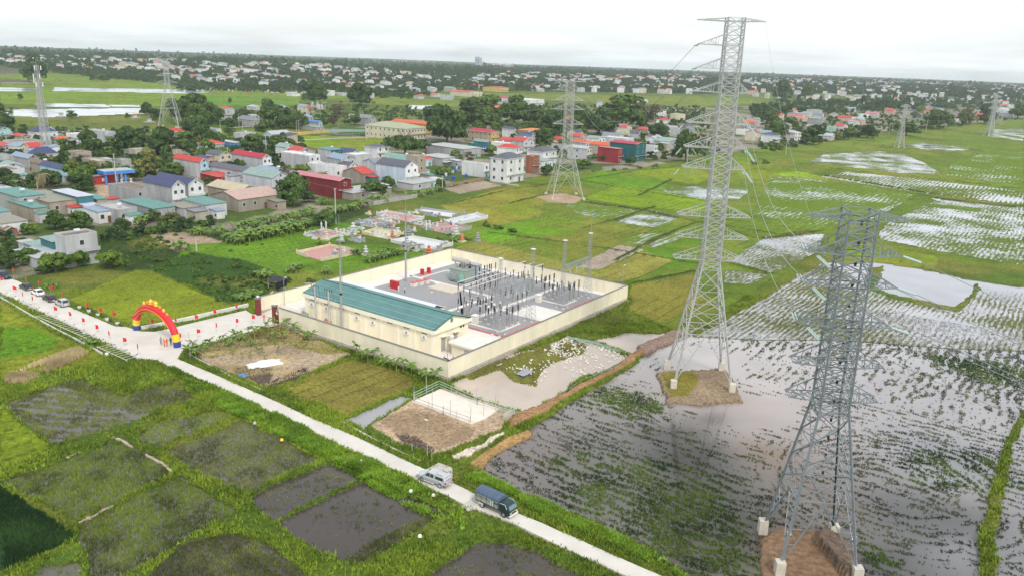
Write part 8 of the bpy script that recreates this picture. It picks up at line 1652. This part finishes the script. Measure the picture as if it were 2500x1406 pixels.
# ---- masses of trees beyond (instanced crowns)
def forest(name,lab,pts,sc_,proto,zs):
	me = bpy.data.meshes.new(name); me.vertices.add(len(pts)); me.vertices.foreach_set('co',np.c_[pts,zs].astype(np.float32).ravel())
	a = me.attributes.new('sc','FLOAT_VECTOR','POINT'); a.data.foreach_set('vector',np.asarray(sc_,np.float32).ravel()); a = me.attributes.new('rt','FLOAT_VECTOR','POINT'); a.data.foreach_set('vector',np.c_[np.zeros(len(pts)),np.zeros(len(pts)),rng.uniform(0,6.28,len(pts))].astype(np.float32).ravel())
	po = bpy.data.objects.new(name + '_source',proto); o = obj(name,me); ng = bpy.data.node_groups.new(name,'GeometryNodeTree'); ng.interface.new_socket('Geometry',in_out='INPUT',socket_type='NodeSocketGeometry'); ng.interface.new_socket('Geometry',in_out='OUTPUT',socket_type='NodeSocketGeometry')
	gi = ng.nodes.new('NodeGroupInput'); go_ = ng.nodes.new('NodeGroupOutput'); ip = ng.nodes.new('GeometryNodeInstanceOnPoints'); oi = ng.nodes.new('GeometryNodeObjectInfo'); oi.inputs['Object'].default_value = po
	for k,nm in (('Scale','sc'),('Rotation','rt')): na_ = ng.nodes.new('GeometryNodeInputNamedAttribute'); na_.data_type = 'FLOAT_VECTOR'; na_.inputs['Name'].default_value = nm; ng.links.new(na_.outputs['Attribute'],ip.inputs[k])
	ng.links.new(gi.outputs[0],ip.inputs['Points']); ng.links.new(oi.outputs['Geometry'],ip.inputs['Instance']); ng.links.new(ip.outputs[0],go_.inputs[0]); md = o.modifiers.new('scatter','NODES'); md.node_group = ng
	return stuff(o,lab,'trees')
FARC = [crown_mesh('crown',lf_far,30 + s,9,46,.12,1.0 + .3 * s,1.0,.6) for s in range(2)] + [crown_mesh('crown',lf_mid,40,9,46,.12,.9)]
def band(polys,dmax=6500,rr2=(3.2,6.2),clear=True,seed=1,grow_=0.0):
	r_ = np.random.default_rng(seed); out = []; S_ = []
	for poly,n in polys:
		P = np.array(poly,float); lo,hi = P.min(0),P.max(0); q = r_.uniform(lo,hi,(n,2)); q = q[pip(q[:,0],q[:,1],P)]
		if True:
			A3 = gh(q[:,0],q[:,1],120,dmax); A3 = A3[~np.isnan(A3[:,0])]; X_,Y_,z = A3.T
		D = np.hypot(X_,Y_); s = r_.uniform(*rr2,len(X_)) * (1 + np.clip((D - 800) / 4000,0,1) * .5 + grow_); 
		if clear and HS:
			H_ = np.array(HS); keep = np.ones(len(X_),bool)
			for (a,b,W_,L_) in H_:
				dx,dy = X_ - a,Y_ - b; v_ = dx * VD.x + dy * VD.y; u_ = dx * UD.x + dy * UD.y; rb_ = s * .55; keep &= ~((v_ > -rb_) & (v_ < W_ + rb_) & (u_ > -rb_ - 3.5) & (u_ < L_ + rb_))
			X_,Y_,z,s = X_[keep],Y_[keep],z[keep],s[keep]
		out.append(np.c_[X_,Y_,z]); S_.append(s)
	A_ = np.concatenate(out); S_ = np.concatenate(S_); return A_[:,:2],A_[:,2],S_
FZ = [([(0,112),(420,126),(900,145),(1130,160),(1130,216),(900,232),(420,208),(60,172),(0,160)],5200),([(420,205),(900,214),(1130,222),(1000,244),(760,232),(430,222)],420),([(1130,160),(1720,178),(1720,230),(1130,222)],4200),([(1720,178),(2500,200),(2500,240),(2100,232),(1900,226),(1720,230)],5600),
	  ([(1900,250),(2500,240),(2500,262),(2100,275),(1830,290),(1830,262)],420)]
for k in range(3):
	p,z,s = band(FZ,seed=50 + k); hf = rng.uniform(.6,1.1,len(s)) + 1.1 * np.clip(fbm(p[:,0],p[:,1],160,3,300) - .48,0,1) * 3; forest('distant_trees',['dark mass of trees between the distant houses up to the horizon','second layer of dark taller trees towards the horizon','lighter green trees mixed into the distant tree mass'][k],p,np.c_[s,s,s * hf],FARC[k],z)
VZ = [([(0,590),(100,600),(240,590),(420,540),(560,540),(520,560),(300,600),(250,600),(130,640),(0,650)],110),([(450,270),(760,262),(1000,262),(1130,285),(900,300),(700,312),(560,306),(440,310)],260),([(0,330),(420,335),(700,350),(720,470),(450,430),(200,440),(0,480)],420),([(1360,290),(1720,290),(1760,380),(1500,400),(1200,345)],330),([(1820,290),(2480,262),(2480,298),(2150,328),(1860,376)],520),
	  ([(1130,255),(1720,262),(1720,300),(1400,290),(1130,275)],420),([(420,350),(740,340),(740,400),(560,420)],200),([(0,262),(30,262),(30,330),(0,330)],8),([(0,318),(430,322),(430,336),(0,336)],40)]
p,z,s = band(VZ,seed=71,rr2=(1.8,3.6)); forest('village_greenery','mixed shrubs and small trees filling the gaps between village houses',p,np.c_[s,s,s * rng.uniform(.7,1.3,len(s))],FARC[2],z + .1)
p,z,s = band(VZ,seed=72,rr2=(1.8,3.4)); forest('village_greenery','darker shrubs and small trees between the village houses',p,np.c_[s,s,s * rng.uniform(.7,1.3,len(s))],FARC[0],z + .1)
p,z,s = band([([(1040,285),(1240,283),(1500,290),(1500,325),(1400,340),(1130,318),(1050,335)],130)],seed=74,rr2=(4.5,7)); forest('tree_belt','continuous belt of big leafy trees behind the school and the crimson roof',p,np.c_[s,s,s * rng.uniform(.7,1.0,len(s))],CROWNS['mid'][0],z)
p,z,s = band([([(440,285),(640,280),(740,300),(700,318),(560,312),(450,318)],50)],seed=75,rr2=(4,6.5)); forest('tree_belt','dark trees massed along the village road left of the yellow wall',p,np.c_[s,s,s * rng.uniform(.7,1.0,len(s))],CROWNS['dark'][1],z)
EZ = [([(1340,425),(1540,412),(1700,396),(1840,368),(1900,358),(1900,366),(1700,404),(1540,420),(1340,432)],130),([(245,600),(300,580),(420,562),(470,572),(420,640),(300,665),(250,655)],110),([(360,655),(470,622),(600,640),(700,700),(600,740),(540,740)],240),([(500,640),(620,590),(860,505),(870,512),(640,605)],90),([(2060,345),(2500,292),(2500,300),(2080,352)],90),([(1090,452),(1180,436),(1180,442),(1100,458)],24),([(720,600),(1180,520),(1260,560),(1100,612),(900,640)],60)]
p,z,s = band(EZ,seed=73,rr2=(.7,1.5)); forest('weed_thickets','weeds and low scrub along the field edges and in the graveyard',p,np.c_[s,s,s * .7],FARC[2],z + .25)
# ---- grass and rice
def tufts(name,lab,cat,P,Zt,size,mat_,blades=5,h=(.25,.55),w_=(.10,.2),lean=.5,seed=3,tint=None):
	r_ = np.random.default_rng(seed); n = len(P); P3 = np.repeat(np.c_[P,Zt],blades,0); s = np.repeat(size,blades); m_ = len(P3); th = r_.uniform(0,2 * math.pi,m_); off = np.c_[np.cos(th),np.sin(th)] * (r_.uniform(0,.22,m_) * s)[:,None]
	hh = r_.uniform(*h,m_) * s; ww = r_.uniform(*w_,m_) * s; ln = np.c_[np.cos(th),np.sin(th)] * (r_.uniform(.2,1,m_) * lean * hh)[:,None]; ph = r_.uniform(0,math.pi,m_); sd_ = np.c_[np.cos(ph),np.sin(ph)] * ww[:,None] / 2
	b = P3.copy(); b[:,:2] += off; b[:,2] -= .03; v0 = b.copy(); v0[:,:2] -= sd_; v1 = b.copy(); v1[:,:2] += sd_; v2 = b.copy(); v2[:,:2] += ln; v2[:,2] += hh; V = np.stack([v0,v1,v2],1).reshape(-1,3)
	T = np.repeat(np.clip((np.repeat(tint,blades) if tint is not None else r_.uniform(0,1,m_)) + r_.uniform(-.18,.18,m_),0,1),3); return stuff(obj(name,npmesh(name,V,np.arange(3 * m_).reshape(m_,3),mat_,T)),lab,cat)
gr_m = leafmat('grass_blades',(.08,.15,.012),(.27,.36,.03),.7); rice_m = leafmat('rice_stalks',(.10,.125,.025),(.26,.30,.07),.7); drice_m = leafmat('dark_rice',(.016,.05,.014),(.05,.115,.025),.7); reed_m = leafmat('dry_reeds',(.46,.36,.19),(.78,.64,.36),.9)
def scatter(n,r0_,r1_,seed,azr=R(36)):
	r_ = np.random.default_rng(seed); d = np.sqrt(r_.uniform(r0_ ** 2,r1_ ** 2,n)); a = r_.uniform(-azr,azr,n); return d * np.sin(a),d * np.cos(a)
KA = np.array(['none'] + KIND); 
def tint_at(x,y,s=9,sd_=77): return np.clip((fbm(x,y,s,4,sd_) - .5) * 2.6 + .5,0,1)
X_,Y_ = scatter(330000,70,215,5); Z_,K_ = terrain(X_,Y_); kk = np.where(K_ < 0,'none',KA[K_ + 1] if False else np.array(KIND + ['none'])[K_]); grassy = np.isin(kk,['none','bund']) & (Z_ > .08)
dd_ = np.hypot(X_,Y_); dens = np.clip(.25 + 1.1 * (fbm(X_,Y_,5,3,81) - .3) * 2,.1,1) * np.clip(150 / dd_,.3,1); r_ = rng.random(len(X_)); m = grassy & (r_ < dens)
wc = CO[K_[m]]; isd = (wc[:,0] > wc[:,1] * 1.05)
X2,Y2,Z2_ = X_[m][~isd],Y_[m][~isd],Z_[m][~isd]; tufts('bank_grass','thick rough grass on the banks between the paddies and along the lane','grass',np.c_[X2,Y2],Z2_,np.clip(.55 + .9 * fbm(X2,Y2,4,3,82),.5,1.5),gr_m,4,(.25,.6),(.14,.3),.8,6,.5 * tint_at(X2,Y2,2.5,78) + .5 * tint_at(X2,Y2,14))
# reeds, young rice in the dry fields
ri = (np.isin(kk,['rice','moss','rough']) & (r_ < .5) | (kk == 'drice')) & (dd_ < 200); tX,tY = X_[ri],Y_[ri]; dk_ = kk[ri] == 'drice'
tufts('field_grass','short yellow-green growth over the drained fields','grass',np.c_[tX,tY][~dk_],Z_[ri][~dk_],np.full((~dk_).sum(),.55),leafmat('field_blades',(.12,.15,.015),(.28,.32,.04),.8),3,(.15,.35),(.12,.25),.8,7,tint_at(tX,tY,14)[~dk_])
tufts('dark_rice_field','dense dark green rice in the lower left corner','rice',np.c_[tX,tY][dk_],Z_[ri][dk_],np.full(dk_.sum(),1.1),drice_m,6,(.3,.55),(.1,.2),.4,8,tint_at(tX,tY,5)[dk_])
def patch_tufts(name,lab,poly,n,size,mat_,dens=None,blades=5,h=(.25,.5),w_=(.06,.14),lean=.35,seed=9,cat='rice',z=0.0,ts=6):
	pts = np.array(inpoly_pts(poly,n,0.0,seed,dens)); 
	if len(pts) == 0: return
	zz = np.maximum(terrain(pts[:,0],pts[:,1])[0],z); tufts(name,lab,cat,pts,zz,np.clip(size * (.6 + .8 * fbm(pts[:,0],pts[:,1],3,2,seed)),.1,3),mat_,blades,h,w_,lean,seed,tint_at(pts[:,0],pts[:,1],ts,seed))
def rows(ang,per,thr,sc2=8,seed=1,k=.55): 
	def f(x,y): u_ = x * math.cos(ang) + y * math.sin(ang); s = np.sin(u_ * 2 * math.pi / per + 6 * fbm(x,y,22,2,seed)); return np.clip((k * s + 3.0 * (fbm(x,y,2.2,3,seed + 9) - .5) + 2.0 * (fbm(x,y,sc2,4,seed + 5) - .5) - thr) * 1.6,0.01,1)
	return f
def blob(thr,sc2=6,seed=1): return lambda x,y: np.clip((fbm(x,y,sc2,4,seed) - thr) * 3.5 + .06,0.02,.75)
P_ = {}
def paddy(lab,poly,per_m2,d,mat_,size=.6,ang=UA,sa=1.6,sb=.7,seed=1,k2=0.0,name='rice_stubble',tsc=3,rowk=.0,pitch=1.6):
	P = np.array([tuple(g(*p,0))[:2] for p in poly]); ar = abs(sum(P[i - 1][0] * P[i][1] - P[i][0] * P[i - 1][1] for i in range(len(P)))) / 2; x,y = np.array(inpoly_pts(poly,int(ar * per_m2),0,seed)).T
	a,b = x * math.cos(ang) + y * math.sin(ang),-x * math.sin(ang) + y * math.cos(ang); n = (1 - rowk) * fbm(a / sa,b / sb,1,3,seed) + rowk * (.5 + .5 * np.sin((b + 2 * fbm(x,y,9,2,seed + 3)) * 2 * math.pi / pitch)) + k2 * (fbm(x,y,7,3,seed + 1) - .5); ok = (n > 1 - d) & (rng.random(len(x)) < .8) | (rng.random(len(x)) < .03); z = terrain(x,y)[0]; ok &= z < .12
	tufts(name,lab,'rice',np.c_[x,y][ok],np.maximum(z[ok],0),size * (.7 + .6 * rng.random(ok.sum())),mat_,4,(.3,.65),(.09,.2),.4,seed,tint_at(x,y,tsc,seed)[ok])
mixr = leafmat('mixed_rice',(.09,.13,.02),(.24,.33,.04),.7)
paddy('thin rice stubble rows in the upper left flooded paddy',[(4,988),(150,938),(200,930),(260,990),(330,1028),(130,1091)],20,.56,rice_m,.8,seed=11,ang=UA + .5,sb=.9,rowk=.3,pitch=2.2)
paddy('dense rice in the right half of the upper left paddy',[(150,938),(202,927),(237,945),(300,969),(395,941),(482,969),(395,1000),(330,1012),(230,985)],20,.86,rice_m,.85,seed=12)
paddy('patchy rice clumps in the narrow paddy by the bank',[(336,1071),(376,1040),(546,1000),(562,1018),(388,1091)],18,.70,gr_m,.8,seed=13,sa=1.2,sb=1.0)
paddy('even thin rice in the paddy below the lane',[(395,1106),(597,1028),(775,1125),(600,1212)],24,.84,rice_m,.75,seed=14,sa=.6,sb=.5,k2=.6)
paddy('sparse stalks in the dark open paddy, upper one',[(600,1217),(811,1131),(892,1165),(669,1271)],12,.42,rice_m,.7,seed=15,k2=.4,sa=.7,sb=.7); paddy('sparse stalks in the dark open paddy, lower one',[(675,1277),(906,1170),(1088,1254),(946,1346),(871,1384),(788,1346)],12,.35,rice_m,.7,seed=16,k2=.4,sa=.7,sb=.7)
paddy('dense rice strip at the lower side of the dark paddy',[(905,1325),(1060,1250),(1088,1256),(946,1352),(871,1388),(842,1370)],22,.95,rice_m,.9,seed=17)
paddy('clumpy rice in the square paddy at the left',[(8,1182),(308,1073),(424,1156),(190,1272)],26,.88,mixr,.85,seed=18,k2=.5); paddy('clumpy rice in the lower paddy beside the dark green field',[(194,1285),(435,1166),(573,1252),(293,1420),(221,1420)],26,.92,mixr,.85,seed=19,k2=.5)
paddy('olive rice clumps in the bottom paddy',[(440,1335),(560,1300),(620,1315),(740,1400),(760,1440),(340,1440)],24,.74,rice_m,.85,seed=20,rowk=.3,ang=UA,pitch=1.8); paddy('few stalks in the bottom right paddy of the left bank',[(1010,1425),(1178,1322),(1300,1345),(1430,1410),(1430,1440),(1010,1440)],12,.44,rice_m,.7,seed=21,k2=.4); paddy('green tufts in the small paddy at the bottom left',[(70,1440),(110,1385),(190,1375),(200,1440)],14,.6,gr_m,.7,seed=22)
# the big flooded field: small clumps strung along the old rice rows
VEG = [((1500,1180),.50,9),((1350,1120),.34,9),((1650,1250),.56,9),((1750,1350),.50,9),((1300,1080),.2,8),((1550,985),.72,6),((1480,1050),.26,7),((1600,1080),.22,8),((1640,1150),.34,7),((1800,1000),.0,13),((1750,880),.0,14),((1850,1110),.16,8),((1900,900),.12,14),((2000,800),.34,25),((2300,780),.42,30),
 ((2200,900),.24,12),((2400,905),.75,8),((2300,880),.6,6),((2150,1100),.30,9),((2300,1150),.40,9),((2250,1300),.28,8),((2400,1250),.24,8),((2350,1380),.16,6),((2130,1350),.36,7),((1960,1350),.0,8),((1280,1180),.25,7),((1880,820),.24,14),((2440,1020),.2,10),((1860,1250),.3,6),((1700,960),0,9)]
x_,y_ = np.array(inpoly_pts(W1PX,330000,0,201)).T; num = np.zeros(len(x_)); den = np.zeros(len(x_))
for (px_,c_,s_) in VEG: q = g(*px_); w_ = 1 / (((x_ - q.x) ** 2 + (y_ - q.y) ** 2) / s_ ** 2 + .1) ** 1.8; num += c_ * w_; den += w_
D_ = num / den; un,vn = x_ * UD.x + y_ * UD.y,x_ * VD.x + y_ * VD.y; rg_ = np.hypot(x_ - 57,y_ - 105); ringm = np.clip((26 - rg_) / 14,0,.55) > fbm(x_,y_,5,2,207); topm = np.hypot(x_,y_) > 150
al = np.where(ringm,np.arctan2(y_ - 105,x_ - 57) * rg_,np.where(topm,vn,un)); ac = np.where(ringm,rg_,np.where(topm,un,vn)); ac = ac + 3.0 * fbm(x_,y_,10,3,202)
nn_ = .72 * fbm(al / 2.2,ac / .62,1,3,203) + .20 * (.5 + .5 * np.sin(ac * 2 * math.pi / 1.7)) + .08; th_ = .76 - .60 * D_; ok = (nn_ > th_) & (rng.random(len(x_)) < .62) | (rng.random(len(x_)) < .012 * (D_ > .1)); ok &= (D_ > .03) & (terrain(x_,y_)[0] < .03) & (np.hypot(x_,y_) < 215)
x_,y_,D_ = x_[ok],y_[ok],D_[ok]; lush = (D_ > .33) & (np.hypot(x_,y_) < 145) | (D_ > .55)
for m_,nm,lab,mt,sz in ((lush,'water_grass','dark green grass clumps in broken rows across the flooded field',leafmat('water_grass_m',(.04,.085,.014),(.15,.23,.03),.7),.62),(~lush,'water_stubble','fine dark rice stubble in rows and rings across the flooded field',leafmat('water_stubble_m',(.06,.07,.035),(.16,.18,.06),.8),.5)):
	tufts(nm,lab,'grass' if sz > .6 else 'rice',np.c_[x_,y_][m_],np.zeros(m_.sum()),sz * (.7 + .6 * rng.random(m_.sum())),mt,4,(.3,.6),(.14,.3),.6,33,tint_at(x_,y_,4)[m_])
patch_tufts('dry_reeds','clump of dry straw-coloured reeds left of the upper paddy',[(30,915),(120,880),(190,855),(215,868),(150,900),(60,940),(10,940)],1500,1.0,reed_m,blob(.36,4,40),6,(.5,.9),(.12,.22),.5,40,'reeds')
patch_tufts('plot_straw','dry straw and stalks on the bare banana plot',[(480,862),(560,835),(690,800),(770,830),(850,871),(755,914),(650,951),(560,915)],6000,.7,reed_m,blob(.42,5,41),4,(.15,.35),(.08,.16),1.2,41,'straw')
patch_tufts('plot_straw','trampled straw on the floor of the duck pen',[(909,1045),(1000,985),(1080,1010),(1160,1040),(1219,1054),(1070,1117),(960,1080)],3500,.5,reed_m,None,4,(.08,.2),(.08,.2),1.5,42,'straw')
patch_tufts('pond_grass','olive grass on the islands of the duck pond',[(1150,905),(1300,850),(1383,823),(1440,840),(1420,868),(1370,880),(1330,900),(1305,945),(1250,935),(1225,905),(1150,930)],2600,.6,rice_m,lambda x,y: (terrain(x,y)[0] > -.02).astype(float),4,(.12,.3),(.12,.2),.8,43,'grass',0.02)
patch_tufts('lane_weeds','leafy weeds on the verges right beside the lane',[(411,900),(506,940),(690,1025),(883,1118),(1013,1180),(1134,1245),(1134,1300),(1000,1240),(860,1160),(720,1085),(560,1010),(480,960)],12000,1.1,leafmat('verge_weeds',(.08,.17,.012),(.24,.40,.03),.6),blob(.44,4,44),5,(.25,.5),(.2,.4),1.1,44,'weeds')
patch_tufts('lane_weeds','leafy weeds between the lane and the flooded field',[(1115,1165),(1200,1190),(1300,1250),(1460,1318),(1650,1406),(1690,1440),(1640,1378),(1400,1262),(1280,1212),(1180,1160)],5500,1.0,leafmat('verge_weeds',(.08,.17,.012),(.24,.40,.03),.6),blob(.46,4,45),5,(.25,.5),(.2,.4),1.1,45,'weeds')
# ---- litter on the banks, spoil clods
for px,py,lab,m_ in (((882),1127,'white rag caught in the grass left of the pickup',white),(1003,1200,'white plastic bag in the bank grass below the pickup',white),(1058,1210,'pale rag standing in the grass below the pickup',bam),(622,1034,'pale turquoise plastic bag on the bank of the dark paddy',teal),(688,1075,'crumpled yellow sheet on the grass bank',ayel),(1143,1245,'pale broken concrete lump at the culvert',conc2),(1025,1310,'white scrap on the wide grass bank',white)):
	t = thing('litter',lab,'litter',tuple(g(px,py,.55)),rnd.uniform(0,6),'litter on the banks'); MB().lathe([(.05,0),(.3,.05),(.22,.3),(.1,.38)],n=7).build('bag',m_,t)
# ---- smoke by the far right pylon
p = g(2425,338,.4); sm = bpy.data.materials.new('smoke'); sm.use_nodes = True; t_ = sm.node_tree; t_.nodes.clear(); o_n = t_.nodes.new('ShaderNodeOutputMaterial'); pv = t_.nodes.new('ShaderNodeVolumePrincipled'); pv.inputs['Color'].default_value = (.75,.8,.9,1); pv.inputs['Density'].default_value = .006; t_.links.new(pv.outputs[0],o_n.inputs['Volume'])
m = MB(); m.lathe([(1,0),(5,4),(6,12),(10,24),(8,32),(2,38)],(0,0,0),12); o = m.build('smoke',sm,None,(p.x,p.y,.6)); stuff(o,'thin bluish smoke rising beside the far right pylon','smoke')
# ================================================================ HAZE
hm = bpy.data.materials.new('haze_air'); hm.use_nodes = True; t_ = hm.node_tree; t_.nodes.clear(); o_n = t_.nodes.new('ShaderNodeOutputMaterial'); pv = t_.nodes.new('ShaderNodeVolumePrincipled')
pv.inputs['Color'].default_value = (.90,.97,1,1); pv.inputs['Density'].default_value = .00008; pv.inputs['Anisotropy'].default_value = 0.1; t_.links.new(pv.outputs[0],o_n.inputs['Volume'])
m = MB(); m.box(-9700,-1500,-2.4,9700,9700,100); o = m.build('haze',hm); o['kind'] = 'stuff'
